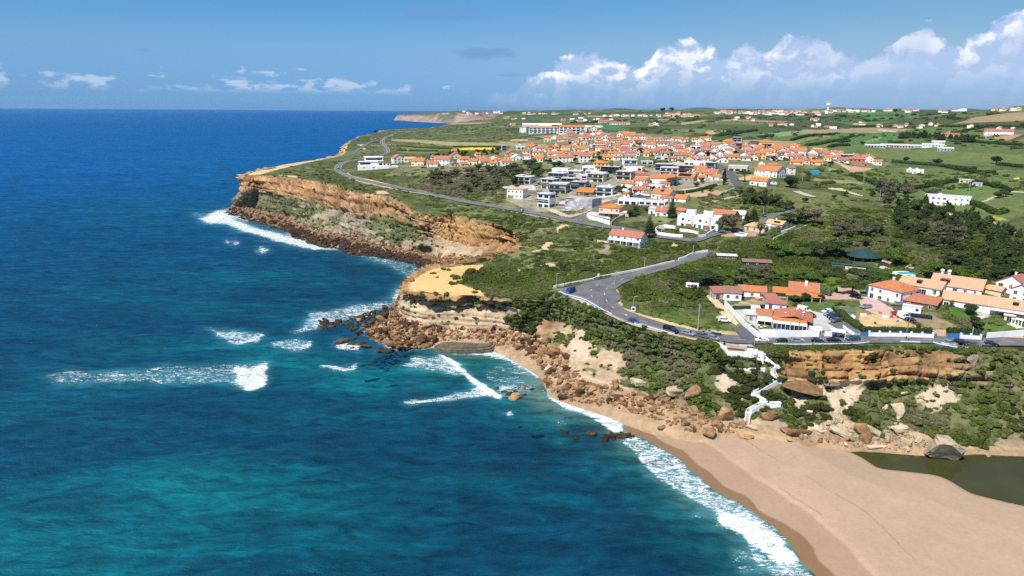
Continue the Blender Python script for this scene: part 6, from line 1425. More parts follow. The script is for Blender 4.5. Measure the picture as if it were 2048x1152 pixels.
def wall(pts,h,label,m=None,th=.3,px=True,cap=True,base=1.0,name="boundary_wall",cat="wall",z=None,group=None,parent=None,origin=None):
 W=np.array([G(*p)[:]for p in pts])if px else np.array(pts,float)
 o0=W[0].copy()if origin is None else np.array(origin);m=m or WM['W'];n=len(W)
 t=np.gradient(W[:,:2],axis=0);t/=np.linalg.norm(t,axis=1)[:,None]+1e-9;nn=np.stack([-t[:,1],t[:,0]],1)
 V,F=[],[]
 for i in range(n):
  for s,zz in((-1,-base),(-1,h),(1,h),(1,-base)):
   q=W[i,:2]+nn[i]*s*th/2-o0[:2];V.append((q[0],q[1],W[i,2]-o0[2]+zz))
 for i in range(n-1):
  for j in range(4):F.append((i*4+j,i*4+(j+1)%4,(i+1)*4+(j+1)%4,(i+1)*4+j))
 F+=[(0,1,2,3),(4*n-1,4*n-2,4*n-3,4*n-4)]
 mb=MB();mb.add(V,F,m)
 o=mb.build(name,parent)
 if parent is None:o.location=o0;tag(o,label,cat,group)
 return o,W
wall(Z('Y3',(132,458),(250,435),(400,405),(510,385),(545,370),(700,340),(870,308),(1000,282),(1150,245),(1290,212)),.95,"long low white parapet wall along the upper branch road",th=.35)
wall(Z('Y3',(1330,200),(1400,178),(1450,150),(1530,130),(1610,118)),1.3,"taller white wall stepping up the top of the branch road",th=.4)
def rail(pts,label,posts=True,wallh=.55):
 W=smooth_line(np.array([G(*p)[:]for p in pts]),1);W=resample(W,2.4);o0=W[0].copy();W[:,2]=[float(hgt(p[0],p[1]))for p in W]
 o=thing("guard_rail",label,"railing",o0)
 wall(W,.42,None,BLUE,.34,px=False,name="blue_base",parent=o,origin=o0)
 W2=W.copy();W2[:,2]+=.43
 wall(W2,.16,None,WM['W'],.40,px=False,base=0.0,name="white_coping",parent=o,origin=o0)
 if posts:
  mb=MB();mr=MB()
  for i,p in enumerate(W):
   q=p-o0;mb.box(q[0]-.05,q[0]+.05,q[1]-.05,q[1]+.05,q[2]+.58,q[2]+1.1,STEEL)
   if i:a=W[i-1]-o0;mr.tube((a[0],a[1],a[2]+1.08),(q[0],q[1],q[2]+1.08),.05,.05,STEEL,5);mr.tube((a[0],a[1],a[2]+.8),(q[0],q[1],q[2]+.8),.04,.04,STEEL,5)
  mb.build("posts",o);mr.build("handrail",o)
rail(Z('Y3',(190,505),(240,530),(330,553),(420,572),(520,630),(600,680),(690,722)),"blue and white guard rail round the asphalt bend")
rail(Z('Y3',(905,815),(960,830),(1060,850),(1180,885),(1290,915)),"blue and white guard rail beside the parked cars left of the stairs")
rail([(1545,690.5),(1570,691),(1600,691),(1640,691),(1680,690.5),(1718,689.5),(1738,686.5)],"long blue and white guard rail opposite the restaurant")
rail([(1800,685.5),(1815,686),(1840,687)],"short blue and white guard rail by the two walkers")
rail([(1866,687),(1880,691),(1900,695),(1920,698),(1944,698.5)],"bulging blue and white guard rail round the right-hand car bay")
wall(Z('Y1',(315,455),(420,575),(560,720),(690,835),(745,868)),2.1,"tall white wall along the alley left of the restaurant",th=.35)
wall(Z('Y1',(745,868),(1000,867),(1300,862),(1522,858)),2.45,"long tall white terrace wall in front of the restaurant",th=.35)
wall(Z('Y1',(1590,852),(1700,851),(1815,848)),1.9,"short white terrace wall right of the restaurant steps",th=.35)
wall(Z('Y1',(1830,745),(1880,790),(1960,840),(1975,845)),1.2,"sloping white wall along the driveway",th=.3)
wall(Z('Y2',(1580,850),(1750,838),(1950,822),(2200,800)),1.9,"tall plain white wall at the right end of the road",th=.35)
def post_wall(pts,label,gate=None):
 W=np.array([G(*p)[:]for p in pts]);W=resample(W,3.4);o0=W[0].copy()
 o=thing("garden_wall",label,"wall",o0)
 wall(W,1.35,None,WM['W'],.28,px=False,name="wall",parent=o,origin=o0)
 mb=MB();mf=MB()
 for i,p in enumerate(W):
  q=p-o0;mb.box(q[0]-.26,q[0]+.26,q[1]-.26,q[1]+.26,q[2]-.3,q[2]+2.0,WM['W'])
  if i:
   a=W[i-1]-o0
   for hh in(1.5,1.66,1.82):mf.tube((a[0],a[1],a[2]+hh),(q[0],q[1],q[2]+hh),.035,.035,BLUE,4)
 mb.build("posts",o);mf.build("fence_rails",o)
post_wall(Z('Y2',(110,828),(400,832),(650,840),(905,850)),"long white garden wall with pillars and blue rails")
post_wall(Z('Y2',(1255,856),(1350,862),(1450,868),(1500,872)),"short white pillared wall right of the big blue gate")
def gate(z,xl,xr,yb,h,label):
 (a,y),(b,_)=Z(z,(xl,yb),(xr,yb));p,q=G(a,y),G(b,y);c=(p+q)/2;w=(q-p).length
 o=thing("metal_gate",label,"gate",c,math.atan2((q-p).y,(q-p).x))
 mb=MB();mb.box(-w/2+.12,w/2-.12,-.04,.04,.1,h-.12,BLUE);mb.build("panel",o)
 mb=MB();[mb.box(x-.06,x+.06,-.07,.07,-.2,h,BLUE)for x in(-w/2+.06,0,w/2-.06)];mb.box(-w/2,w/2,-.06,.06,h-.118,h-.02,BLUE);mb.build("frame",o)
gate('Y2',0,100,828,1.55,"pale blue garden gate at the left end of the pillared wall")
gate('Y2',1082,1255,853,1.75,"big bright blue metal gate by the roadside")
gate('Y2',908,955,850,1.7,"small blue garden gate at the brick path")
def stairway():
 P=[(1528,713),(1553,734),(1543,741),(1556,762),(1506,791),(1532,806),(1497,824),(1493,850)]
 W=[np.array(G(*p)[:])for p in P]
 for w in W:w[2]+=.35
 o0=W[0].copy();o=thing("stairway","white zigzag stairway from the road down to the beach","stairway",o0)
 for i in range(len(W)-1):
  a,b=W[i]-o0,W[i+1]-o0;d=b-a;ln=np.hypot(d[0],d[1]);t=d[:2]/ln;nn=np.array([-t[1],t[0]])
  n=max(4,int(ln/.38));mb=MB();vs,fs=[],[]
  hw=.55
  for k in range(n):
   s0,s1=k/n,(k+1)/n;zz=a[2]+d[2]*(s0 if d[2]<0 else s1)
   c0,c1=a[:2]+t*ln*s0,a[:2]+t*ln*s1;b0=len(vs)
   for z_ in(zz-1.4,zz):
    for c,sg in((c0,-1),(c0,1),(c1,1),(c1,-1)):vs.append((c[0]+nn[0]*hw*sg,c[1]+nn[1]*hw*sg,z_-(.001*(k%2))))
   fs+=[tuple(b0+q for q in f)for f in((0,3,2,1),(4,5,6,7),(0,1,5,4),(1,2,6,5),(2,3,7,6),(3,0,4,7))]
  mb.add(vs,fs,GRAVEL);mb.build("flight_of_steps",o)
  for sg in(-1,1):
   q=[W[i]+np.array([nn[0],nn[1],0])*sg*.64,W[i+1]+np.array([nn[0],nn[1],0])*sg*.64]
   wall(q,.6,None,WM['W'],.18,px=False,base=1.2,name="parapet",parent=o,origin=o0)
 for j in(1,3,4,5,6):
  c=W[j]-o0;mb=MB();mb.box(c[0]-.85,c[0]+.85,c[1]-.85,c[1]+.85,c[2]-2.0,c[2]+.05,WM['W']);mb.build("landing",o)
 T=[at(1436,690,19.9),at(1449,698,19.6),at(1456,709,19.2),at(1522,709,19.2),at(1528,713,18.9)]
 for t_ in T:pass
 Wt=np.array(T);wall(np.vstack([resample(Wt[:3],2),resample(Wt[2:4],3),Wt[4:]]),.9,"white parapet round the lookout terrace above the stairs",px=False,th=.4,base=2.6,name="terrace_wall")
 Q=np.array([at(*p,19.4)for p in((1436,690),(1449,699),(1456,708),(1522,708),(1528,705),(1520,695),(1500,688),(1460,687))])
 patch("terrace",Q,PAVING,0,"sandy paved lookout terrace above the stairway","terrace",zfix=19.42)
 W2=np.array([G(*p)[:]for p in((1478,743),(1500,742),(1530,741))]);W2[:,2]+=.2
 wall(W2,.7,"white retaining wall half hidden in bushes left of the stairway",px=False,th=.5,base=2,name="retaining_wall")
 mb=MB();mb.box(-1.6,1.6,-.5,.5,-1,1.1,WM['W']);mb.box(-1.7,1.7,-.6,.6,1.102,1.25,WM['W']);q=mb.build("white_block");q.location=G(1550,812);tag(q,"white masonry block on top of the boulder by the stairway","masonry block")
stairway()
def box_building(name,label,cat,z,xl,xr,yb,rot=0,near=True):
 (x0,y0),(x1,_)=Z(z,(xl,yb),(xr,yb));p,rz,mpp=frame_at((x0+x1)/2,y0,0,rot)
 o=thing(name,label,cat,p,rz);KEEP_OUT.append((p.x,p.y+4,(x1-x0)*mpp*.5))
 return o,(x1-x0)*mpp,mpp/ZR[z][2]
def restaurant():
 o,W,u=box_building("restaurant","orange-roofed white restaurant with glazed front behind the long white wall","restaurant",'Y1',735,1545,765)
 X=lambda x:(x-1140)*u
 T=ROOFS['O'][1]
 mb=MB();mb.box(X(960),X(1330),2.2,15,-1,2.7,WM['W']);mb.box(X(750),X(960)-.005,4.9,13,-1,2.7,WM['W']);mb.build("wall",o)
 mb=MB();xa,xl,xr=X(1190),X(935),X(1392);h,e=4.4,2.75
 mb.extr([(xl,e),(xa,h),(xr,e-.25),(xr,e-.07),(xa,h+.2),(xl,e+.2)],2.6,15.5,T,'y');mb.build("gable_roof",o)
 mb=MB();mb.extr([(X(955),2.72),(xa,h-.05),(X(1370),2.72)],3.6,3.75,WOOD,'y');mb.build("gable_end",o)
 mb=MB();mb.extr([(4.4,2.75),(9.4,4.0),(13.4,2.75),(13.4,2.93),(9.4,4.2),(4.4,2.95)],X(735),X(935)-.01,T,'x');mb.build("left_wing_roof",o)
 mb=MB();mb.extr([(.6,2.6),(3.5,3.35),(3.5,3.5),(.6,2.76)],X(945),X(1325),T,'x');mb.build("front_roof",o)
 for a,b in((955,1142),(1148,1330)):
  mb=MB();mb.extr([(-1.5,2.25),(.7,2.58),(.7,2.68),(-1.5,2.35)],X(a),X(b),CANVAS,'x');mb.build("awning",o)
  n=4
  for i in range(n):
   xa_,xb_=X(a)+(X(b)-X(a))*i/n,X(a)+(X(b)-X(a))*(i+1)/n
   mb=MB();mb.box(xa_+.1,xb_-.1,-1.36,-1.3,.3,2.15,GLASS);w=mb.build("window",o)
   mb=MB();mb.box(xa_-.07,xa_+.097,-1.4,-1.26,-.5,2.24,WM['B']if i else WM['W']);mb.box(xa_+.1,xb_-.1,-1.39,-1.27,.12,.297,WM['B']);mb.build("frame",w)
 mb=MB();mb.box(X(950),X(1332),-1.25,2.2,-1,.02,PAVING);mb.box(X(1326),X(1334),-1.4,.5,.02,2.3,WM['W']);mb.build("veranda_floor",o)
 mb=MB();mb.extr([(.5,1.9),(4.3,2.6),(4.3,2.68),(.5,1.98)],X(765),X(945),CANVAS,'x');[mb.box(X(x)-.06,X(x)+.06,.55,.67,-.5,1.9,WM['W'])for x in(772,860,938)];mb.build("shade_sail",o)
 mb=MB();mb.lathe([(.28,2.6),(.28,4.6),(.5,4.62),(.5,4.8),(.2,5.0)],WM['B'],10,(X(1282),8));mb.build("chimney",o)
 mb=MB();mb.lathe([(.15,3.2),(.15,4.3),(.45,4.4),(.42,4.75),(.1,4.95)],WM['W'],10,(X(1210),12.5));mb.build("vent_cowl",o)
 mb=MB();mb.lathe([(.02,3.75),(.4,3.9),(.43,4.0),(.05,4.02)],WM['W'],12,(X(1080),8.2));mb.build("dish_aerial",o)
 mb=MB();mb.box(X(1438),X(1482),0,.05,0,.05,GLASS)
 for a,b,lab in((1352,1490,"white framed pergola with canvas top right of the restaurant"),(1592,1740,"white canvas pergola over tables right of the restaurant steps")):
  q=thing("pergola",lab,"pergola",o.location+o.rotation_euler.to_matrix()@Vector(((X(a)+X(b))/2,-2.4,0)),o.rotation_euler.z);w=X(b)-X(a)
  mb=MB();mb.box(-w/2,w/2,-1.6,2.4,2.2,2.32,CANVAS);mb.build("canopy",q)
  for sx in(-1,1):
   for sy in(-1.5,2.3):mb=MB();mb.box(sx*(w/2-.08)-.07,sx*(w/2-.08)+.07,sy-.07,sy+.07,-.8,2.198,WM['W']);mb.build("post",q)
  mb=MB()
  for t in(-w*.25,w*.25):mb.box(t-.5,t+.5,-.4,.6,.6,.68,WOOD);mb.box(t-.06,t+.06,0,.12,-.6,.6,WOOD)
  mb.build("table",q)
 for i,(x,y)in enumerate(((800,1.0),(870,.4),(650,2.0),(700,.8),(830,-1.0))):
  q=thing("terrace_table","small white terrace table with chairs left of the restaurant awnings","table",o.location+o.rotation_euler.to_matrix()@Vector((X(x),y-2,0)),0,"terrace tables of the restaurant")
  mb=MB();mb.lathe([(.5,.70),(.5,.75)],WM['W'],12);mb.build("table_top",q);mb=MB();mb.lathe([(.3,-.3),(.06,-.25),(.06,.7)],STEEL,8);mb.build("leg",q)
 mb=MB();P_=Z('Y1',(1462,845))[0];p=G(*P_);q=thing("menu_board","small dark framed board on the white terrace wall","sign",p,o.rotation_euler.z);mb.box(-.55,.55,-.28,-.22,1.0,1.9,GLASS);mb.build("board",q);mb=MB();mb.box(-.6,.6,-.22,-.19,.95,1.95,STEEL);mb.build("frame",q)
restaurant()
def lhouse(z,*a,**k):
 return house(z,*a,near=True,**k)
lhouse('Y1',125,370,385,300,240,'m','S','R',22,label="low stone cottage under red lean-to roof at the top of the dirt lane",name="cottage",chim=False)
lhouse('Y1',300,515,392,297,228,'m','W','B',3,label="small white cottage with brownish roof between two orange-roofed cottages",name="cottage",chim=False)
lhouse('Y1',490,822,352,285,212,'g','W','O',3,label="long white cottage under bright orange tiles with glass doors",name="cottage",chim=False)
def manor():
 o,w,d,h,rh=lhouse('Y1',1135,1480,385,285,172,'g','W','O',4,label="large orange-roofed house with wide verandas behind two round trees",chim=False,deep=9)
 T=ROOFS['O'][1]
 mb=MB();mb.extr([(-d/2-3.4,h-1.3),(-d/2-.2,h-.35),(-d/2-.2,h-.19),(-d/2-3.4,h-1.14)],-w/2-1.2,w/2+1,T,'x');mb.build("veranda_roof",o)
 mb=MB();mb.box(-w/2-5.8,-w/2-.4,-d/2,d/2-1,-2,h-1.2,WM['S']);mb.build("side_wing",o)
 mb=MB();mb.extr([(-d/2-1,h-1.15),(1,h-.2),(d/2,h-1.15),(d/2,h-.97),(1,h),(-d/2-1,h-.97)],-w/2-6.1,-w/2-.36,T,'x');mb.build("side_wing_roof",o)
 mb=MB();mb.box(w*.02,w*.02+1,-1.8,-1,h,h+rh+1.0,CHIM);mb.build("chimney",o)
 mb=MB();[mb.box(x-.2,x+.2,-d/2-3.2,-d/2-2.8,-1.5,h-1.25,WM['S'])for x in np.linspace(-w/2-.5,w/2+.5,5)];mb.build("pillars",o)
manor()
lhouse('Y1',800,1010,470,420,365,'m','S','R',24,label="narrow shed with pink roof running down to the restaurant",name="shed",chim=False,k=1.2,cat="shed")
lhouse('Y1',840,1085,515,500,470,'m','W','R',2,label="low white shed under maroon roof behind the restaurant",name="shed",chim=False,cat="shed",deep=4)
lhouse('Y1',660,740,590,500,480,'f','W','W',5,label="plain white flat-roofed annex left of the restaurant",name="annex",modern=False)
lhouse('Y1',580,705,655,600,578,'m','L','L',5,label="pale open shelter left of the restaurant annex",name="shelter",chim=False,cat="shelter")
o,w,d,h,rh=lhouse('Y2',140,655,440,292,178,'h','W','O',-33,label="white two-storey house with blue-painted corners and orange hipped roof",chim=True,k=.8)
for a,b in((-w/2,-d/2),(w/2,-d/2),(w/2,d/2),(-w/2,d/2)):
 mb=MB();mb.box(a-.22,a+.22,b-.22,b+.22,-.5,h-.02,BLUE);mb.build("corner_strip",o)
mb=MB();mb.box(-w/2-.03,w/2+.03,-d/2-.03,d/2+.03,-.6,.45,BLUE);mb.build("blue_plinth",o)
mb=MB();mb.box(-w/2-2.4,-w/2-.05,-d*.3,d*.1,2.4,2.6,WOOD);mb.box(-w/2-2.4,-w/2-2.3,-d*.3,d*.1,2.6,3.5,WOOD);[mb.box(-w/2-2.35,-w/2-2.15,y-.1,y+.1,-.5,2.4,WOOD)for y in(-d*.28,d*.08)];mb.build("balcony",o)
lhouse('Y2',585,945,500,430,365,'m','T','R',-12,label="brown lean-to shed with rusty roof beside the white container",name="shed",chim=False,cat="shed")
o,w,d,h,rh=lhouse('Y2',530,1010,318,232,140,'g','W','S',-14,label="white holiday house with salmon roof, nearest the oval pool",chim=False)
mb=MB();mb.box(-w*.1,w*.02,-d*.38,-d*.12,h+rh*.45,h+rh*.45+.9,SOLAR);mb.build("solar_heater",o)
o,w,d,h,rh=lhouse('Y2',950,1470,300,245,125,'g','W','S',-8,label="long white house with salmon roof and two round white cowls",chim=True)
for x in(-w*.28,-w*.18):mb=MB();mb.box(x-.8,x+.8,-d*.4,-d*.16,h+rh*.4,h+rh*.4+.9,SOLAR);mb.build("solar_heater",o)
for x in(-w*.36,-w*.22):mb=MB();mb.lathe([(.5,h),(.5,h+rh+.9),(.75,h+rh+1.1),(.7,h+rh+1.7),(.2,h+rh+1.9)],WM['W'],12,(x,1.2));mb.build("round_cowl",o)
o,w,d,h,rh=lhouse('Y2',1170,2080,560,470,350,'g','W','S',-3,label="very long low white house under pale salmon roof with front pergola",chim=True,deep=8.5)
mb=MB();mb.box(w*.0,w*.42,-d/2-3.2,-d/2-.1,2.35,2.45,WM['L']);[mb.box(x-.08,x+.08,-d/2-3.1,-d/2-2.94,-.5,2.349,WOOD)for x in np.linspace(w*.01,w*.41,6)];mb.build("pergola",o)
mb=MB();mb.box(w*.2,w*.26,-d*.35,-d*.1,h+rh*.45,h+rh*.45+.9,SOLAR);mb.build("solar_heater",o)
lhouse('Y2',1750,2080,330,215,130,'G','W','R',-22,label="tall pale gabled house at the right edge under the pine wood",chim=True)
lhouse('Y2',1905,2120,420,290,215,'G','W','R',-18,label="white red-roofed house in front of the tall pale gabled one",chim=False)
lhouse('Y2',1590,1770,335,300,255,'g','C','S',-20,label="low salmon-roofed annex left of the tall pale gabled house",name="annex",chim=False)
lhouse('Y2',1400,1520,318,292,262,'m','T','S',-10,label="little salmon-roofed lean-to between two long salmon houses",name="shed",chim=False,cat="shed")
lhouse('Y2',1830,1880,655,590,585,'m','C','E',0,label="narrow cream garden store on the right lawn",name="shed",cat="shed",chim=False)
def container():
 o,W,u=box_building("container","white site container with flat roof by the brown shed","container",'Y2',515,760,535,-8)
 mb=MB();mb.box(-3.1,3.1,0,2.6,0,2.5,WM['W']);[mb.box(x-.05,x+.05,-.04,0,.1,2.4,WM['L'])for x in np.arange(-3,3.1,.6)];mb.build("body",o)
 mb=MB();mb.box(-3.2,3.2,-.1,2.7,2.503,2.62,WM['L']);mb.build("roof",o);mb=MB();mb.box(1.3,2.3,-.09,-.045,1.0,1.9,GLASS);mb.build("window",o)
container()
def solar_field():
 (a,b)=Z('Y2',(630,590))[0];p,rz,_=frame_at(a,b);o=thing("solar_array","dark blue row of ground solar panels in front of the container","solar panels",p,rz)
 for i in range(6):
  mb=MB();x=i*1.15;mb.extr([(0,.25),(1.7,1.25),(1.67,1.30),(-.03,.30)],x,x+1.1,SOLAR,'x');q=mb.build("solar_panel",o)
  mb=MB();mb.box(x+.5,x+.6,.1,.2,-.4,.3,STEEL);mb.box(x+.5,x+.6,1.5,1.6,-.4,1.1,STEEL);mb.build("stand",q)
solar_field()
def quonset():
 o,W,u=box_building("arched_hut","green arched corrugated hut in the yard right of the restaurant","hut",'Y1',1800,2010,555,10)
 L,r=4.6,1.5;pr=[(r*math.cos(t),r*1.05*math.sin(t))for t in np.linspace(0,math.pi,13)]
 gm=mat("green_sheet",(.07,.13,.09),.6,.1,1,.3);
 mb=MB();mb.extr([(y+1.5,z)for y,z in pr],-L/2,L/2,gm,'x');mb.build("shell",o)
 mb=MB();mb.extr([(y*.96+1.5,z*.96)for y,z in pr],-L/2-.05,-L/2-.002,WM['T'],'x');mb.build("end_wall",o)
quonset()
def pavilion():
 o,W,u=box_building("pavilion","dark green conical-roofed pavilion among the garden trees","pavilion",'R7',735,950,622)
 r=W/2;gm=mat("green_canvas",(.018,.055,.05),.7,.12,.4,.1)
 mb=MB();mb.lathe([(r+.3,2.3),(r+.3,2.42),(r*.45,4.6),(.15,6.2),(.1,6.5)],gm,24,(0,r));mb.build("roof",o)
 for i in range(12):
  t=i/12*6.283;mb=MB();x,y=math.cos(t)*(r-.2),r+math.sin(t)*(r-.2);mb.box(x-.1,x+.1,y-.1,y+.1,-1,2.299,WOOD);mb.build("post",o)
 mb=MB();mb.lathe([(r*.55,-.5),(r*.55,2.2)],WM['V'],16,(0,r));mb.build("inner_wall",o)
 o,W,u=box_building("trellis_hut","low wooden trellis hut with green door left of the conical pavilion","hut",'R7',630,840,672)
 mb=MB();mb.box(-W/2,W/2,0,3,-1,1.6,WM['E']);mb.build("wall",o);mb=MB();mb.box(-W/2-.2,W/2+.2,-.3,3.3,2.1,2.25,WM['V']);[mb.box(x-.06,x+.06,-.2,-.08,-1,2.1,WOOD)for x in np.linspace(-W/2,W/2,9)];mb.build("roof",o);mb=MB();mb.box(-W/2+.1,-W*.1,-.06,-.003,-1,1.5,WM['V']);mb.build("door",o)
pavilion()
POOLW=mat("pool_water",(.06,.48,.52),.08,.1,.6,.15,spec=.5)
def pool(z,pts,label,rim,deck=None,zo=.25):
 W=ground_line(Z(z,*pts));c=W.mean(0);zc=max(float(hgt(p[0],p[1]))for p in W)+zo
 o=thing("swimming_pool",label,"swimming pool",(c[0],c[1],zc))
 P=[(p[0]-c[0],p[1]-c[1])for p in W]
 if sum(P[i][0]*P[(i+1)%len(P)][1]-P[(i+1)%len(P)][0]*P[i][1]for i in range(len(P)))<0:P=P[::-1]
 rr_=np.mean([math.hypot(*q)for q in P]);k=1+rim/rr_
 mb=MB();mb.prism([(x*k,y*k)for x,y in P],-2.0,0,WM['W']);mb.build("deck",o)
 mb=MB();mb.prism(P,-.02,.006,POOLW);mb.build("water",o)
pool('R7',[(1095+95*(1+math.cos(t))*1.0-0,709+13*math.sin(t))for t in np.linspace(0,6.28,18)[:-1]],"oval turquoise pool with white surround in the garden",1.5)
pool('Z7',[(590,1060),(680,1035),(760,1060),(740,1082),(620,1075)],"small green pool in front of the peach villa",.9)
pool('Z7',[(1130,205),(1230,205),(1250,235),(1130,232)],"pale pool right of the white villa below the big store",.8)
def small_hut(z,xl,xr,yb,h,d,wall_,roof_,label,rot=0,name="hut",mono=True):
 o,W,u=box_building(name,label,"hut",z,xl,xr,yb,rot)
 mb=MB();mb.box(-W/2,W/2,0,d,-1.2,h,WM[wall_]);mb.build("wall",o)
 mb=MB();mb.extr([(-.4,h-.1),(d+.3,h+.35),(d+.3,h+.47),(-.4,h+.02)],-W/2-.3,W/2+.3,ROOFS[roof_][1],'x');mb.build("roof",o)
 for i in range(3):
  x=-W/2+W*(i+.5)/3;mb=MB();mb.box(x-.45,x+.45,-.06,.02,.9,1.7,FRAME);w_=mb.build("window",o);mb=MB();mb.box(x-.33,x+.33,-.09,-.062,1.0,1.6,GLASS);mb.build("pane",w_)
small_hut('P',1436,1472,521,2.3,3,'T','L',"small brown brick hut with pale flat roof and white windows",8)
small_hut('P',1488,1540,534,2.3,5,'V','B',"long dark green hut under rusty brown roof in the bushes",6)
def mobile(px,py,label):
 p,rz,m=frame_at(px,py);o=thing("trailer_cabin",label,"trailer",p,rz);mb=MB();mb.box(-2.6,2.6,0,2.2,.3,2.2,WM['W']);mb.build("body",o);mb=MB();mb.box(-2,-1,-.05,0,1.1,1.7,GLASS);mb.box(.6,1.6,-.05,0,1.1,1.7,GLASS);mb.build("windows",o)
mobile(1384,578,"white trailer cabin half hidden under the trees above the green slope")
o,w,d,h,rh=lhouse('Z8',462,978,640,515,408,'g','W','O',-26,label="long white two-storey house with orange roof standing alone on the scrub slope",chim=True,k=.42)
mb=MB();mb.box(-w/2,w/2,-d/2-1.5,-d/2-.06,h*.47,h*.47+.9,WM['W']);mb.build("balcony",o)
mb=MB();[mb.box(x-.14,x+.14,-d/2-1.45,-d/2-1.15,-1.5,h*.469,WM['W'])for x in np.linspace(-w/2+.2,w/2-.2,6)];mb.build("pillars",o)
mb=MB();mb.box(-w/2-6.5,-w/2-.3,-d/2-1,d/2,-2.0,.5,WM['C']);mb.box(-w/2-6.6,-w/2-.3,-d/2-1.2,-d/2-1.01,.5,1.3,WM['C']);mb.build("side_terrace",o)
def twin_house():
 o,W,u=box_building("twin_house","white cubic twin house with roof towers and round windows inside curved wall","house",'Z6',1240,1920,1120,-12)
 s=W*.96;X=lambda f:(f-.5)*s
 hw=6.4
 mb=MB();mb.box(X(0),X(.47),2.2,12,-1,hw,WM['W']);mb.box(X(.47)+.003,X(1.0),.8,12.5,-1,hw,WM['W']);mb.build("wall",o)
 for x0,y0 in((.30,1.0),(.73,-.4)):
  mb=MB();cx=X(x0)
  mb.lathe([(2.3,-1),(2.3,hw+.25)],WM['W'],20,(cx,y0+1.8));mb.build("round_bay",o)
  mb=MB();mb.lathe([(.9,hw),(.9,hw+2.0)],WM['W'],12,(cx,y0+1.4));mb.build("round_turret",o)
  mb=MB();mb.box(cx-2.6,cx+2.2,y0+3.6,y0+7.5,hw,hw+2.6,WM['W']);mb.box(cx-2.75,cx+2.35,y0+3.45,y0+7.65,hw+2.602,hw+2.8,WM['W']);mb.build("roof_tower",o)
  mb=MB();mb.box(cx-2.3,cx-1.7,y0+3.0,y0+3.6,hw,hw+3.6,WM['W']);mb.build("chimney",o)
  mb=MB();mb.lathe([(1.25,3.6),(1.25,4.5)],GLASS,16,(cx,y0+.72));mb.build("round_window",o)
  for a,b,z0,z1 in((-4.6,-3.1,.2,1.9),(-4.4,-3.0,3.7,4.9),(2.6,4.4,.1,2.0)):
   mb=MB();yy=y0+(1.2 if x0<.5 else 1.2);mb.box(cx+a,cx+b,yy-.07,yy+.05,z0,z1,GLASS);mb.build("window",o)
  mb=MB();mb.box(cx-1.6,cx+1.6,y0-.62,y0-.4,-.1,2.2,SHUT);mb.build("entrance",o)
 wall(Z('Z8',(1370,395),(1220,370),(1130,395),(1095,430),(1130,475),(1300,500),(1470,515)),1.7,"curved white compound wall round the twin house forecourt",th=.35)
 wall(Z('Z8',(1430,425),(1560,440),(1680,470),(1690,515),(1780,500),(1880,440),(1960,390)),1.5,"white compound wall on the right of the twin house",th=.35)
twin_house()
def pink_villa():
 o,w,d,h,rh=lhouse('Z5',1620,2010,945,795,728,'h','P','O',-14,label="peach two-storey villa with orange hipped roof above its pool terrace",chim=False,k=.8)
 mb=MB();mb.box(w/2+.003,w/2+6,-d/2,d/2-2,-1,3.2,WM['K']);mb.box(w/2,w/2+6.2,-d/2-.2,d/2-1.8,3.203,3.4,WM['P']);mb.build("side_wing",o)
 mb=MB();mb.box(-w/2-.5,w/2,-d/2-1.8,-d/2-.06,2.5,2.7,WM['P']);mb.build("balcony",o)
 W=[G(*p)for p in Z('Z5',(1422,880),(1425,915),(1500,950),(1650,975),(1800,985),(1815,960),(2040,890))]
 wall(Z('Z5',(1425,940),(1500,985),(1650,1020),(1800,1065)),2.6,"white and stone retaining wall holding the pool terrace of the peach villa",th=.4)
 wall(Z('Z5',(1820,1065),(1900,1000),(2048,930)),2.0,"dark topped side wall of the peach villa terrace",WM['S'],th=.4)
 Q=ground_line(Z('Z5',(1428,900),(1500,860),(1600,880),(1660,950),(1800,980),(1800,1040),(1650,1000),(1500,965)))
 z=max(float(hgt(p[0],p[1]))for p in Q)+.7
 patch("villa_terrace",Q,WM['E'],0,"pale pool terrace in front of the peach villa","terrace",zfix=z)
 c=ground_line(Z('Z5',(1560,955),(1660,975),(1760,985),(1740,965),(1640,950),(1575,935)))
 q=thing("swimming_pool","long turquoise pool on the terrace of the peach villa","swimming pool",(*c.mean(0)[:2],z));P=[(p[0]-c[:,0].mean(),p[1]-c[:,1].mean())for p in c]
 if sum(P[i][0]*P[(i+1)%len(P)][1]-P[(i+1)%len(P)][0]*P[i][1]for i in range(len(P)))<0:P=P[::-1]
 mb=MB();mb.prism(P,-.3,.02,POOLW);mb.build("water",q);mb=MB();mb.prism([(x*1.12,y*1.2)for x,y in P],-.5,.008,WM['W']);mb.build("rim",q)
pink_villa()
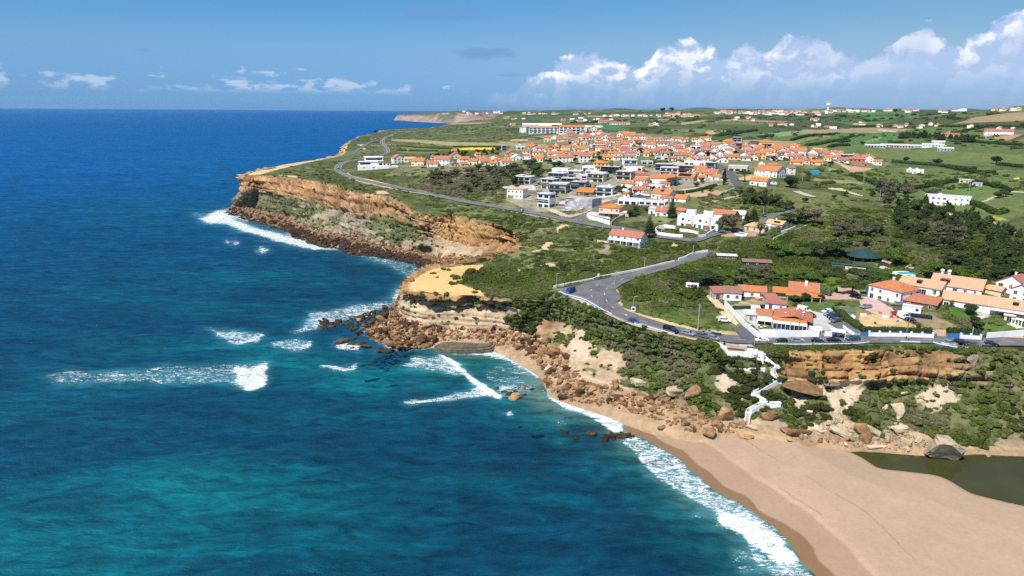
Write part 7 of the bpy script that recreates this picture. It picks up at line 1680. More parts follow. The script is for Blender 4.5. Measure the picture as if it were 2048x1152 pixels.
def netted():
 o,W,u=box_building("netted_building","half-built house wrapped in pale grey scaffold netting by the road","building site",'Z5',895,1650,790,-20)
 net=mat("scaffold_net",(.50,.50,.51),.9,.22,.25,.6,bscale=.8)
 a=W*.62;mb=MB();hh=6.6
 vs,fs=[],[];n=24
 for j,(z0)in enumerate((-1,2.2,4.4,hh)):
  for i in range(n+1):
   t=i/n;x=-W*.30+a*t;y=.35*math.sin(t*21+j)+(.5 if j in(1,2)else 0)*math.sin(t*9);vs.append((x,y,z0-(3.0*(1-t*3)if(j==3 and t<.33)else 0)))
 fs=[(j*(n+1)+i,j*(n+1)+i+1,(j+1)*(n+1)+i+1,(j+1)*(n+1)+i)for j in range(3)for i in range(n)]
 mb.add(vs,fs,net);x1=-W*.30+a
 mb.add([(x1,0,-1),(x1+3,11,-1),(x1+3,11,hh),(x1,0,hh)],[(0,1,2,3)],net);mb.build("netting",o)
 mb=MB();mb.box(-W*.28,x1-.4,1.2,10.5,-1,hh-.3,WM['L']);mb.box(-W*.45,-W*.28-.01,2,9,-1,3.0,WM['L']);mb.build("concrete_frame",o)
 mb=MB();mb.box(-W*.30,x1+.3,.6,11,hh-.297,hh-.1,GRAVEL);mb.build("roof_slab",o)
 mb=MB();mb.box(-W*.45,-W*.29,1.9,1.99,.6,1.6,GLASS);mb.box(-W*.2,-W*.05,1.1,1.19,3.4,5.2,GLASS);mb.build("openings",o)
netted()
def modern(z,xl,xr,yb,yt,wl,rot,label,upper=None,k=.8):
 o,w,d,h,rh=house(z,xl,xr,yb,yt,yt,'f',wl,'W' if wl!='D' else 'D',rot,label=label,near=False,name="villa",k=k,group="modern villas by the coast road")
 if upper:
  f0,f1,uh,um=upper
  mb=MB();mb.box(-w/2+w*f0,-w/2+w*f1,-d*.15,d/2-.3,h+.305,h+uh,WM[um]);q=mb.build("upper_storey",o)
  mb=MB();mb.box(-w/2+w*f0-.2,-w/2+w*f1+.2,-d*.15-.3,d/2-.1,h+uh+.003,h+uh+.2,WM[um]);mb.build("roof_slab",q)
  mb=MB();mb.box(-w/2+w*(f0+.15),-w/2+w*(f1-.12),-d*.15-.05,-d*.15+.05,h+.8,h+uh-.5,GLASS);mb.build("window",q)
modern('Z5',205,582,400,285,'L',-22,"pale grey flat-roofed villa standing apart, leftmost of the modern villas",(.2,.45,.9,'L'))
modern('Z5',850,1165,232,150,'W',-15,"white box villa at the top left of the cubic villas")
modern('Z5',790,1135,322,228,'N',-25,"grey villa with dark deep openings below the white box villa")
modern('Z5',1110,1362,300,190,'W',-12,"white villa with red-framed openings in the middle of the cubic villas")
modern('Z5',1240,1500,352,262,'E',-30,"tan villa with cantilevered slab roof among the cubic villas")
modern('Z5',1430,1782,372,238,'C',-25,"cream two-storey cubic villa right of the tan one",(.1,.9,.7,'W'))
modern('Z5',670,972,482,325,'L',-32,"pale grey villa with red-brown shutters left of the dark glass villa",(.35,.7,.9,'L'))
modern('Z5',1000,1262,402,308,'E',-18,"beige villa with long glass band behind the dark glass villa")
modern('Z5',1160,1462,492,370,'U',-20,"blue grey glazed villa above the dark timber house",(.35,1.0,.6,'N'))
modern('Z5',800,1145,560,410,'N',-18,"dark glass-fronted villa inside a white frame",(.1,1.0,.55,'W'))
modern('Z5',1350,1592,182,108,'W',-14,"white box villa beside the black villa, upper part",None)
modern('Z5',1400,1652,232,178,'W',-14,"low white villa with long dark window in front of the white box villa")
modern('Z5',1655,1988,232,125,'D',-14,"black flat-roofed villa under pale grey roof")
modern('Z5',1570,1892,602,455,'W',-16,"white villa with wide glass balconies right of the timber house")
modern('Z5',612,912,790,565,'W',-35,"tall white villa with salmon roof deck left of the netted building")
modern('Z6',262,560,330,200,'E',-18,"beige two-storey villa with round corner windows in the middle quarter")
modern('Z3',300,502,520,412,'W',10,"white cubic villa with red side window above the black villa")
modern('Z3',360,600,560,512,'W',-10,"low white villa with wide flat roof right of the black villa")
modern('Z3',755,992,555,475,'U',-8,"blue grey flat villa left of the long white terrace house")
modern('Z3',985,1162,522,460,'E',-8,"beige flat villa behind the brown unfinished one")
modern('Z3',1160,1518,492,438,'W',-10,"long white flat villa with dark window band on the rise")
modern('Z3',1440,1592,542,455,'N',-14,"grey flat villa at the right end of the long white one")
modern('Z3',825,1080,622,522,'W',-8,"white villa with two glass storeys and a white central fin")
modern('Z3',1070,1292,600,500,'T',-10,"brown unfinished villa with open concrete floors")
modern('Z3',1760,2012,570,502,'E',-5,"beige open pavilion with flat roof beside the street")
modern('Z3',560,720,472,432,'L',5,"plain grey flat building half hidden behind trees")
modern('Z6',292,738,742,655,'W',-12,"long low white flat-roofed house behind the peach villa",None,.5)
modern('Z6',640,1102,752,692,'W',-14,"low white flat house with small solar panels right of the long low one",None,.5)
o,w,d,h,rh=lhouse('Z5',1250,1568,590,535,470,'m','T','O',-16,label="dark timber house under bright orange sloping roof among the villas",chim=False)
o,w,d,h,rh=lhouse('Z5',112,462,640,492,455,'h','W','S',-26,label="white villa with salmon hipped roof and orange garage door in the bushes",chim=True)
mb=MB();mb.box(-w*.34,-w*.1,-d/2-.08,-d/2-.003,-.5,2.2,mat("orange_door",(.5,.2,.07),.6));mb.build("garage_door",o)
lhouse('Z6',540,812,455,345,280,'g','W','O',-32,label="white orange-roofed house with roof windows and blue-grey gable",chim=False)
lhouse('Z6',805,1242,395,312,250,'g','W','O',-12,label="long white house under one orange roof, left of the solar-roofed house")
o,w,d,h,rh=lhouse('Z6',1240,1602,360,292,225,'g','N','O',-22,label="grey house with black solar sheet on its orange roof")
k=rh/(d/2)
mb=MB();mb.add([(-w*.38,-d*.42,h+rh*.16+.28),(w*.3,-d*.42,h+rh*.16+.28),(w*.3,-d*.1,h+rh*.8+.28),(-w*.38,-d*.1,h+rh*.8+.28),(-w*.38,-d*.42,h+rh*.16+.2),(w*.3,-d*.42,h+rh*.16+.2),(w*.3,-d*.1,h+rh*.8+.2),(-w*.38,-d*.1,h+rh*.8+.2)],[(0,1,2,3),(7,6,5,4),(0,4,5,1),(1,5,6,2),(2,6,7,3),(3,7,4,0)],SOLAR);mb.build("solar_sheet",o)
lhouse('Z6',1510,1762,232,150,102,'g','W','O',-18,label="white house with small dark solar patch on its orange roof, below the street")
lhouse('Z6',1672,1972,262,212,158,'g','W','O',-24,label="white gabled house with orange roof next to the steep street")
lhouse('Z6',1590,1720,345,290,240,'g','W','O',12,label="small white and orange house left of the garden trees by the street")
lhouse('Z6',1820,2030,335,290,232,'h','W','O',-10,label="white house with broad orange roof at the bottom of the street")
lhouse('Z6',545,745,285,228,165,'h','E','O',-6,label="beige house with faded orange hipped roof behind the beige villa",chim=False)
lhouse('Z6',560,820,300,270,232,'m','E','R',-6,label="low annex with long pinkish roof below the faded hipped roof",name="annex",chim=False)
lhouse('Z6',510,762,545,512,460,'g','W','O',18,label="low white house with orange roof beside the dark blue parked car",chim=False)
lhouse('Z6',495,612,445,405,370,'m','W','O',8,label="little orange-roofed porch house by the blue-grey gable",chim=False)
lhouse('Z6',990,1152,440,402,370,'g','C','O',-8,label="small cream house with orange roof left of the umbrella tree",chim=False)
lhouse('Z6',800,1060,490,420,400,'f','W','W',-22,label="white house with little dome behind the bushes",modern=False)
o,w,d,h,rh=lhouse('Z6',845,1232,650,568,485,'g','W','O',-28,label="white two-storey house with arched dark windows and small solar panels",chim=True)
mb=MB();mb.add([(-w*.1,-d*.3,h+rh*.42+.26),(w*.1,-d*.3,h+rh*.42+.26),(w*.1,-d*.12,h+rh*.78+.26),(-w*.1,-d*.12,h+rh*.78+.26)],[(0,1,2,3)],SOLAR);mb.build("solar_panel",o)
lhouse('Z6',1218,1476,700,655,570,'g','W','O',-26,label="low white house with bright orange gable roof at the village edge",chim=False,k=.9)
lhouse('Z6',985,1190,690,670,640,'m','W','R',-8,label="low white annex with rusty roof under the house with arched windows",chim=False,name="annex")
lhouse('Z6',372,482,612,585,555,'h','W','O',5,label="tiny white pump house with orange roof by the white wall",name="pump_house",chim=False)
lhouse('Z6',905,1135,930,850,745,'m','W','O',-10,label="white house with stepped orange roofs and thick white fins behind the araucaria tree",chim=True,k=.9)
lhouse('Z6',795,925,895,800,780,'m','W','L',-14,label="white slab-walled wing left of the stepped orange roofs",chim=False,name="annex")
lhouse('Z6',1240,1432,900,855,765,'g','N','O',-30,label="grey house with half orange half grey roof right of the araucaria tree",chim=False)
lhouse('Z7',170,620,850,765,665,'g','R','R',-20,label="long brick-red barn house behind the twin white house",chim=False)
lhouse('Z7',520,762,800,730,662,'g','W','W',-18,label="white modern house with angular white roof behind the red-brown tree",chim=False)
lhouse('Z7',740,1092,1012,950,880,'h','E','S',-14,label="single-storey beige house with orange tent-like roof by the small green pool",chim=False)
o,w,d,h,rh=lhouse('Z7',1090,1425,970,900,838,'g','K','S',-30,label="pink and white villa with solar panels and curved white wall",chim=True)
mb=MB();mb.lathe([(3.2,-2.5),(3.2,1.9)],WM['W'],20,(-w*.3,-d/2-3));mb.build("curved_terrace",o)
mb=MB();mb.add([(-w*.1,-d*.4,h+rh*.2+.26),(w*.3,-d*.4,h+rh*.2+.26),(w*.3,-d*.18,h+rh*.64+.26),(-w*.1,-d*.18,h+rh*.64+.26)],[(0,1,2,3)],SOLAR);mb.build("solar_panel",o)
wall(Z('Z7',(1330,1030),(1470,990),(1560,950)),1.2,"white wall with orange coping right of the pink villa",th=.3)
wall(Z('Z7',(1200,1140),(1400,1050),(1640,970),(1760,920)),.9,"pale winding garden wall running uphill to the grey tree",WM['L'],th=.3)
wall(Z('Z7',(330,385),(450,360),(565,320)),1.3,"short white wall beside the brown ploughed garden",th=.3)
wall(Z('Z6',(1360,500),(1560,470),(1700,440)),.8,"low white wall along the garden hedge",th=.3)
wall(Z('Z5',(1140,640),(1570,640),(1890,590),(2048,560)),1.0,"white wall along the street above the netted building",th=.3)
wall(Z('Z6',(580,560),(700,575),(810,590)),1.0,"white wall behind the dark blue car",th=.25)
wall(Z('Z5',(1470,430),(1660,405),(1930,375)),1.6,"grey block wall below the cream cubic villa",WM['N'],th=.3)
lhouse('Z7',825,1130,270,190,135,'g','W','O',-18,label="white villa with orange roof and pool below the big store",chim=True)
lhouse('Z4',360,690,560,488,432,'g','W','O',-32,label="big white hall with broad orange roof and rows of dark pillars",k=.9,chim=False,name="hall",cat="hall")
o,w,d,h,rh=lhouse('R8',575,822,835,780,772,'f','W','W',-4,label="long white bungalow on dark base alone at the edge of the pine wood",name="bungalow",k=.45,modern=False)
mb=MB();mb.box(-w*.42,w*.46,-d/2-.9,-d/2-.06,-2.4,.02,WM['D']);mb.build("dark_base",o)
def apartments(xl,xr,yb,label,n):
 o,W,u=box_building("terrace_block",label,"apartment block",'Z2',xl,xr,yb,2)
 h=9.2;b=W/n
 for i in range(n):
  x=-W/2+i*b;mb=MB();mb.box(x+.003,x+b-.003,0,11,-2,h,WM['B']if i%3==1 else WM['W']);q=mb.build("house_bay",o)
  for s in range(3):mb=MB();mb.box(x+b*.18,x+b*.8,-.05,.06,s*3+.5,s*3+2.4,GLASS);mb.build("window",q)
  mb=MB();mb.box(x+b*.1,x+b*.9,-1.4,-.06,5.7,5.9,WM['W']);mb.box(x+b*.1,x+b*.9,-1.4,-1.3,5.9,6.7,WM['B']);mb.build("balcony",q)
 mb=MB();mb.extr([(-.5,h),(5.5,h+2.2),(11.5,h),(11.5,h+.2),(5.5,h+2.4),(-.5,h+.2)],-W/2-.3,W/2+.3,ROOFS['O'][1],'x');mb.build("roof",o)
apartments(398,786,186,"long three-storey terrace of white and blue houses, left block",7)
apartments(812,1150,186,"long three-storey terrace of white and blue houses, right block",6)
house('Z2',268,368,174,110,110,'f','W','W',-10,label="isolated white cube of flats left of the long terraces",name="flats",cat="flats",modern=True)
def greenhouse(z,xl,xr,yb,yt,label,d=14):
 o,W,u=box_building("greenhouse",label,"greenhouse",z,xl,xr,yb,0);h=max(3.0,(yb-yt)*u*.6)
 mb=MB();mb.box(-W/2,W/2,0,d,-2,h,WM['L']);mb.build("wall",o)
 mb=MB();mb.extr([(-.2,h),(d/2,h+2),(d+.2,h),(d+.2,h+.1),(d/2,h+2.1),(-.2,h+.1)],-W/2,W/2,WM['W'],'x');mb.build("roof",o)
greenhouse('Z2',310,840,82,60,"very long white greenhouse behind the left terrace block")
greenhouse('Z2',1000,1390,120,85,"long pale grey greenhouse with blue end behind the right terrace block",22)
greenhouse('Z2',540,700,102,88,"low hall with orange strip roof just behind the left terrace",8)
house('Z2',1500,1770,62,42,25,'g','W','R',4,label="long white farm building with red roof beyond the greenhouse",chim=False,name="farm_building")
house('Z2',1340,1480,40,25,2,'g','C','R',10,label="cluster farmhouse with pinkish roof left of the long farm building",chim=False)
house('Z3',565,1072,245,185,155,'g','W','B',4,label="very long white hall with brown roof in the middle of the village",chim=False,name="hall",deep=14,cat="hall")
for xl,xr,yb,yt,lab in((120,240,415,404,"ruined grey farm shed at the left end of the long ruin"),(230,330,412,404,"low grey roofless shed in the fields, second of the ruin row"),(335,640,418,410,"very long low grey poultry shed in the green fields"),(640,728,440,425,"grey gabled barn at the right end of the long poultry shed"),(535,655,412,398,"white farm building behind the long poultry shed"),(598,668,392,378,"small grey roofs behind the white farm building")):
 house('R8',xl,xr,yb,yt,yt-8,'g','N' if 'white' not in lab else 'W','L',2,label=lab,chim=False,name="farm_shed",cat="shed",deep=9)
house('R8',452,518,605,580,570,'f','W','W',5,label="small white shed with red edge in the green valley",name="shed",cat="shed",modern=False)
house('R8',410,440,592,576,572,'f','W','W',0,label="tiny white box hut left of the red-edged shed",name="shed",cat="shed",modern=False)
house('R8',795,880,672,658,652,'f','E','E',4,label="low beige shed beside the hedge above the green field",name="shed",cat="shed",modern=False)
house('R8',888,945,696,684,682,'f','B','B',-8,label="pale blue low shed below the beige shed",name="shed",cat="shed",modern=False)
house('R8',660,765,335,326,316,'g','O','R',4,label="brick-coloured low farm shed beside the dark windbreak",name="shed",cat="shed",chim=False)
house('R8',990,1140,325,305,290,'g','W','R',8,label="white farmhouse with red roof beside the brown ploughed field",chim=False)
house('P',1660,1672,258,254,253,'f','W','W',0,label="single small white shed on the bright green field",name="shed",cat="shed",modern=False)
def water_tower():
 p=G(1655.5,222);o=thing("water_tower","white water tower standing on the far skyline","water tower",p)
 mb=MB();mb.lathe([(2.4,-3),(2,13)],WM['W'],14);mb.build("shaft",o);mb=MB();mb.lathe([(2,13),(5,15),(5,19),(1.5,21)],WM['W'],16);mb.build("tank",o)
water_tower()
mb=MB();mb.box(-3,3,0,3,-.5,3.2,mat("bright_blue_panel",(.03,.33,.62),.6,.05));q=mb.build("billboard_back");q.location=frame_at(*Z('Z4',(1057,522))[0])[0];q.name="blue_panel";tag(q,"bright blue panel standing among the bushes east of the village","panel")
def headland_villa():
 o,W,u=box_building("villa","large stepped white villa nearest the hairpin on the headland","villa",'Z1',120,645,738,2)
 X=lambda x:(x-382)*u
 def bx(a,b,y0,y1,z0,z1,m=WM['W'],n="wall"):mb=MB();mb.box(X(a),X(b),y0,y1,z0,z1,m);return mb.build(n,o)
 bx(120,530,0,9,-2,3.4);bx(135,380,2.5,12,3.402,7.4);bx(212,455,8,16,7.402,11.2);bx(385,535,1.2,10,3.402,6.2);bx(530.5,645,.5,8,-2,3.0)
 bx(205,460,7.4,16.4,11.202,11.7,WM['W'],"roof_slab");bx(128,384,1.9,8,7.403,7.75,WM['W'],"roof_slab");bx(395,532,.9,5,6.202,6.6,ROOFS['R'][1],"tiled_eave")
 for a,b,y,z0,z1 in((230,440,7.95,8.4,10.4),(150,285,2.45,4.6,6.6),(395,435,1.15,3.9,5.6),(455,480,1.15,3.9,5.6),(505,525,1.15,3.9,5.6),(190,215,-.05,1.4,2.2),(310,340,-.05,1.4,2.2),(545,620,.45,1.9,2.4)):bx(a,b,y,y+.1,z0,z1,GLASS,"window")
headland_villa()
def paint(name,c,metal=.2):return mat("paint_"+name,c,.28,.03,1,spec=.5,metal=metal)
PAINTS={'white':paint('white',(.75,.76,.77),0),'silver':paint('silver',(.45,.48,.50),.6),'grey':paint('grey',(.16,.17,.18),.5),'black':paint('black',(.012,.013,.016)),'navy':paint('navy',(.018,.03,.075)),'blue':paint('blue',(.02,.06,.26)),'teal':paint('teal',(.02,.12,.17)),'red':paint('red',(.42,.03,.03),0),'yellow':paint('yellow',(.55,.6,.05),0),'pale blue':paint('pale_blue',(.30,.40,.50),.5)}
TYRE=mat("tyre",(.02,.02,.02),.9,.1);RIM=mat("wheel_rim",(.4,.4,.42),.35,.05,metal=.7);LAMP=mat("lamp_glass",(.7,.7,.68),.15,.02,spec=.6);TAIL=mat("tail_lamp",(.3,.02,.02),.25,.05)
CARPARTS={}
def car_meshes(kind):
 if kind in CARPARTS:return CARPARTS[kind]
 L,W,H_={'hatch':(4.0,1.74,1.48),'saloon':(4.5,1.8,1.44),'suv':(4.5,1.86,1.68),'estate':(4.6,1.8,1.5),'van':(5.3,2.0,2.35),'pickup':(5.1,1.85,1.75)}[kind]
 l=L/2
 prof={'hatch':[(-l,.45),(-l+.05,.85),(-l+.18,1.0),(-l+.42,1.42),(-.9,H_),(.25,H_-.03),(1.05,.98),(l-.15,.82),(l,.62),(l-.02,.35)],'saloon':[(-l,.5),(-l+.04,.92),(-l+.75,1.0),(-l+1.3,1.36),(-.6,H_),(.25,H_-.03),(1.05,.97),(l-.15,.80),(l,.6),(l-.02,.35)],'suv':[(-l,.55),(-l+.05,1.0),(-l+.15,1.12),(-l+.4,1.6),(-.8,H_),(.3,H_-.04),(1.1,1.13),(l-.15,1.0),(l,.75),(l-.02,.42)],'estate':[(-l,.5),(-l+.05,.92),(-l+.12,1.0),(-l+.45,1.42),(-.8,H_),(.3,H_-.03),(1.15,.98),(l-.15,.82),(l,.62),(l-.02,.35)],'van':[(-l,.5),(-l,2.2),(-l+.1,H_),(.8,H_),(1.05,2.2),(1.75,1.3),(l-.12,1.1),(l,.8),(l,.4)],'pickup':[(-l,.6),(-l,1.05),(-.5,1.05),(-.45,1.6),(-.3,H_),(.7,H_),(1.35,1.1),(l-.15,1.0),(l,.75),(l,.45)]}[kind]
 prof=[(x,z)for x,z in prof]+[(l-.15,.28),(-l+.15,.28)]
 belt={'hatch':.98,'saloon':.98,'suv':1.12,'estate':.98,'van':1.3,'pickup':1.08}[kind]
 bm=bmesh.new();rows=[]
 for s in(-1,1):
  rows.append([bm.verts.new((x,s*(W/2-max(0,(z-belt))*.28-(.05 if z<.4 else 0)),z))for x,z in prof])
 n=len(prof)
 for i in range(n):bm.faces.new((rows[0][i],rows[0][(i+1)%n],rows[1][(i+1)%n],rows[1][i]))
 bm.faces.new(rows[0][::-1]);bm.faces.new(rows[1])
 bmesh.ops.recalc_face_normals(bm,faces=bm.faces)
 bmesh.ops.bevel(bm,geom=[e for e in bm.edges if len(e.link_faces)==2 and e.calc_face_angle(0)>.5],offset=.06,segments=2,affect='EDGES')
 body=bpy.data.meshes.new("body");bm.to_mesh(body);bm.free();body.materials.append(PAINTS['white'])
 P={'body':[body]}
 xs=[p for p in prof]
 def side(s,a,b,z0,z1,inset0,inset1):
  mb=MB();y0=s*(W/2+.012-max(0,z0-belt)*.28);y1=s*(W/2+.012-max(0,z1-belt)*.28)
  mb.add([(a,y0,z0),(b,y0,z0),(b-inset1,y1,z1),(a+inset0,y1,z1)],[(0,1,2,3)],GLASS);return mb.mesh("side_window")
 wins=[]
 rear={'hatch':-l+.5,'saloon':-l+1.25,'suv':-l+.4,'estate':-l+.45,'van':.95,'pickup':-.38}[kind];front={'van':1.75,'pickup':1.2}.get(kind,.95)
 for s in(-1,1):
  if kind=='van':wins.append(side(s,.75,1.6,belt+.05,2.0,0,.45))
  else:
   m=(rear+front)/2
   wins.append(side(s,rear,m-.04,belt+.03,H_-.14,.22,0));wins.append(side(s,m+.04,front,belt+.03,H_-.14,0,.55))
 P['side_window']=wins
 def cross(p,q,k0,k1,nm,out=.015):
  a=np.array(p)+(np.array(q)-p)*k0;b=np.array(p)+(np.array(q)-p)*k1;d=(b-a)/np.linalg.norm(b-a);nrm=np.array([d[1],-d[0]]);nrm=nrm if nrm[0]*(1 if nm=='windscreen' else-1)>0 else-nrm
  a,b=a+nrm*out,b+nrm*out;mb=MB();wa,wb=W/2-.1-max(0,a[1]-belt)*.28,W/2-.1-max(0,b[1]-belt)*.28
  mb.add([(a[0],-wa,a[1]),(a[0],wa,a[1]),(b[0],wb,b[1]),(b[0],-wb,b[1])],[(0,1,2,3)],GLASS);return mb.mesh(nm)
 if kind=='van':P['windscreen']=[cross((1.05,2.2),(1.75,1.3),.08,.95,'windscreen')]
 elif kind=='pickup':P['windscreen']=[cross((.7,H_),(1.35,1.1),.1,.92,'windscreen')]
 else:
  P['windscreen']=[cross(prof[5],prof[6],.08,.93,'windscreen')];P['rear_window']=[cross(prof[4]if kind!='saloon' else prof[3],prof[2],.35 if kind!='saloon' else.1,.9,'rear_window')]
  P['rear_window']=[cross(prof[3],prof[2],.05,.9,'rear_window')]
 wr=.33 if kind not in('suv','van','pickup')else.37
 wl=[]
 for sx in(-l+.8,l-.82):
  for s in(-1,1):
   mb=MB();mb.tube((sx,s*(W/2-.2),wr),(sx,s*(W/2+.02),wr),wr,wr,TYRE,14);mb.tube((sx,s*(W/2+.019),wr),(sx,s*(W/2+.03),wr),wr*.62,wr*.6,RIM,10);wl.append(mb.mesh("wheel"))
 P['wheel']=wl
 hz={'suv':.85,'van':.85,'pickup':.85}.get(kind,.68);hl,tl=[],[]
 for s in(-1,1):
  mb=MB();mb.box(l-.16,l+.012,s*(W/2-.32)-.2,s*(W/2-.32)+.2,hz-.07,hz+.07,LAMP);hl.append(mb.mesh("headlight"))
  mb=MB();mb.box(-l-.012,-l+.14,s*(W/2-.2)-.13,s*(W/2-.2)+.13,hz+.08,hz+.26,TAIL);tl.append(mb.mesh("tail_light"))
 P['headlight']=hl;P['tail_light']=tl
 CARPARTS[kind]=P
 return P
def car(z,x,y,dx,dy,kind,colour,label,group=None,name=None,zo=.18):
 (a,b),(c,d)=Z(z,(x,y),(x+dx,y+dy));p,q=G(a,b),G(c,d)
 o=thing(name or('van' if kind=='van' else('pickup_truck' if kind=='pickup' else 'car')),label,'van' if kind=='van' else('pickup' if kind=='pickup' else 'car'),(p.x,p.y,p.z+zo),math.atan2(q.y-p.y,q.x-p.x),group)
 for nm,L in car_meshes(kind).items():
  for me in L:
   c_=link(nm,me,o)
   if nm=='body':c_.material_slots[0].link='OBJECT';c_.material_slots[0].material=PAINTS[colour]
 return o
G1,G2,G3="cars parked along the lower road","cars in the restaurant car park","cars in the village"
car('Y1',50,868,40,12,'hatch','grey',"dark grey hatchback at the roadside just above the lookout terrace bushes",G1)
car('Y1',172,895,40,14,'hatch','silver',"small silver hatchback parked nearest the lookout terrace",G1)
car('Y1',790,922,-40,2,'saloon','white',"white saloon parked right of the lookout terrace",G1)
car('Y1',1038,934,-40,2,'hatch','black',"black hatchback parked second right of the lookout terrace",G1)
car('Y1',1238,930,40,1,'suv','silver',"silver SUV parked opposite the restaurant awnings",G1)
car('Y1',1502,927,40,1,'hatch','navy',"dark hatchback parked opposite the terrace menu board",G1)
car('Y1',1712,922,40,1,'saloon','black',"low black saloon parked between the dark hatchback and the teal SUV",G1)
car('Y1',1955,905,-40,1,'suv','teal',"shiny teal blue SUV parked at the end of the roadside row",G1)
car('Y3',897,797,40,10,'hatch','blue',"lone dark blue hatchback on the curve of the lower road",G1)
car('Y3',1253,890,40,10,'van','black',"long black people carrier parked by the guard rail",G1,"people_carrier")
car('Y3',1425,915,40,12,'estate','silver',"silver estate parked behind the black people carrier",G1)
car('Y3',1560,940,40,10,'suv','grey',"dark grey SUV parked left of the small silver hatchback",G1)
car('Y3',290,512,-40,16,'van','blue',"bright blue van parked alone on the wide asphalt bend")
car('Y1',312,668,40,4,'suv','white',"white SUV parked on the dirt lane in the grass")
car('Y1',1330,545,40,12,'van','white',"white van behind the restaurant chimney",G2)
car('Y1',1415,598,40,14,'hatch','black',"black hatchback with open boot right of the restaurant roof",G2)
car('Y1',1622,552,-40,6,'hatch','white',"white hatchback, rearmost in the restaurant car park row",G2)
car('Y1',1648,582,-40,6,'saloon','silver',"silver saloon beside the white hatchback in the car park row",G2)
car('Y1',1682,612,-40,8,'hatch','navy',"navy hatchback in the middle of the car park row",G2)
car('Y1',1708,640,-40,8,'hatch','black',"black car second nearest in the car park row",G2)
car('Y1',1742,668,-40,8,'estate','grey',"dark grey estate nearest the white pergola in the car park row",G2)
car('Y1',1612,318,-40,-10,'suv','grey',"grey SUV on the brick forecourt under the hedge")
car('Y1',1995,352,40,14,'hatch','black',"black car in the shade of the big tree on the forecourt")
car('Y2',72,478,-40,6,'estate','silver',"silver estate on the pink courtyard of the blue-cornered house")
car('Y2',462,448,-40,0,'suv','silver',"silver SUV close to the wall of the blue-cornered house")
car('Y2',545,612,30,14,'van','white',"white van in the building yard behind the pole")
car('Y2',462,572,-30,-14,'pickup','red',"rust red pickup next to the white van in the yard")
car('Y2',632,652,40,14,'hatch','black',"dark car behind the pole at the yard corner")
car('Y2',1122,938,40,14,'hatch','silver',"silver hatchback in the right-hand car bay",G1)
car('Y2',1258,936,40,16,'suv','black',"tall black SUV in the middle of the right-hand car bay",G1)
car('Y2',1408,955,40,14,'estate','grey',"dark grey estate at the right end of the car bay",G1)
car('Y2',1640,944,40,6,'hatch','navy',"navy hatchback parked alone right of the car bay",G1)
car('Z5',1095,842,-40,4,'van','white',"white van in front of the grey netted building",G3)
car('Z5',1350,812,-30,16,'pickup','white',"white pickup at the opening of the grey netted building",G3)
car('Z5',585,418,40,4,'hatch','silver',"silver car left of the red-brown shuttered villa",G3)
car('Z5',652,408,40,8,'hatch','navy',"dark car beside the silver one left of the shuttered villa",G3)
car('Z6',655,598,40,-2,'saloon','blue',"dark blue saloon in front of the white street wall",G3)
car('Z6',715,660,40,-8,'hatch','black',"black car at the corner below the blue saloon",G3)
car('Z6',430,530,40,4,'van','white',"white van beside the white glass villa",G3)
car('Z6',560,608,40,4,'hatch','silver',"silver car left of the blue saloon",G3)
car('Z6',1810,585,40,-2,'hatch','red',"red car on the brown ploughed garden",G3)
car('Z7',1057,765,20,24,'hatch','teal',"teal car parked beside the lane below the pines",G3)
car('Z1',708,246,40,-6,'van','red',"red lorry-like van on the far end of the coast road",G3)
car('Z1',618,256,-40,6,'hatch','yellow',"yellow green car on the coast road behind the red van",G3)
car('C1',799,257,-4,16,'hatch','navy',"dark blue car on the near hairpin of the coast road",G3)
car('Z5',345,842,-40,-10,'hatch','pale blue',"pale blue car driving on the coast road below the villas",G3)
car('Z1',660,708,-30,20,'hatch','silver',"silver car beside the large white villa on the headland",G3)
CONCP=mat("concrete_pole",(.42,.38,.32),.9,.1);TIMBER=mat("timber_pole",(.30,.22,.15),.9,.2)
def pole(z,x,y,ytop,label,kind='utility',lean=0.0):
 (a,b),(_,c)=Z(z,(x,y),(x,ytop));p,rz,m=frame_at(a,b);h=(b-c)*m*1.03
 if kind=='lamp':
  o=thing("street_lamp",label,"street lamp",p,rz);mb=MB();mb.tube((0,0,-.4),(lean*h,0,h),.11,.07,CONCP,8);mb.build("pole",o)
  mb=MB();mb.tube((lean*h,0,h-.05),(lean*h+1.1,0,h+.25),.05,.04,STEEL,6);mb.build("arm",o);mb=MB();mb.box(lean*h+.9,lean*h+1.6,-.14,.14,h+.16,h+.32,STEEL);mb.build("lamp_head",o)
 else:
  o=thing("utility_pole",label,"pole",p,rz);mb=MB();mb.tube((0,0,-.5),(lean*h,0,h),.18,.12,CONCP if kind=='utility' else TIMBER,8);mb.build("pole",o)
  mb=MB();mb.box(lean*h-.6,lean*h+.6,-.05,.05,h-.5,h-.38,STEEL);mb.build("crossarm",o)
 return o
pole('Y3',158,455,325,"lamp post at the sea end of the white parapet wall",'lamp')
pole('Y3',714,440,305,"lamp post on the inner corner of the asphalt bend",'lamp',.06)
pole('Y3',1003,275,170,"concrete pole behind the middle of the long parapet wall")
pole('Y3',1467,150,55,"concrete pole near the top of the branch road")
pole('Y3',885,685,545,"lamp post beside the square parking sign",'lamp',.08)
pole('Y3',1515,865,620,"tall thin concrete pole in the grass behind the bins")
pole('Y1',1240,858,590,"leaning wooden pole in front of the restaurant wall",'timber',.07)
pole('Y1',690,985,805,"slim lamp post by the lookout terrace",'lamp')
pole('Y2',562,832,600,"wooden pole rising from the pillared white wall",'timber',.1)
pole('Y2',1512,868,610,"wooden pole left of the plain white end wall",'timber',.14)
pole('Y2',1392,862,735,"short grey post with sign beside the big blue gate")
pole('Z8',380,388,215,"pole at the roadside below the peach villa")
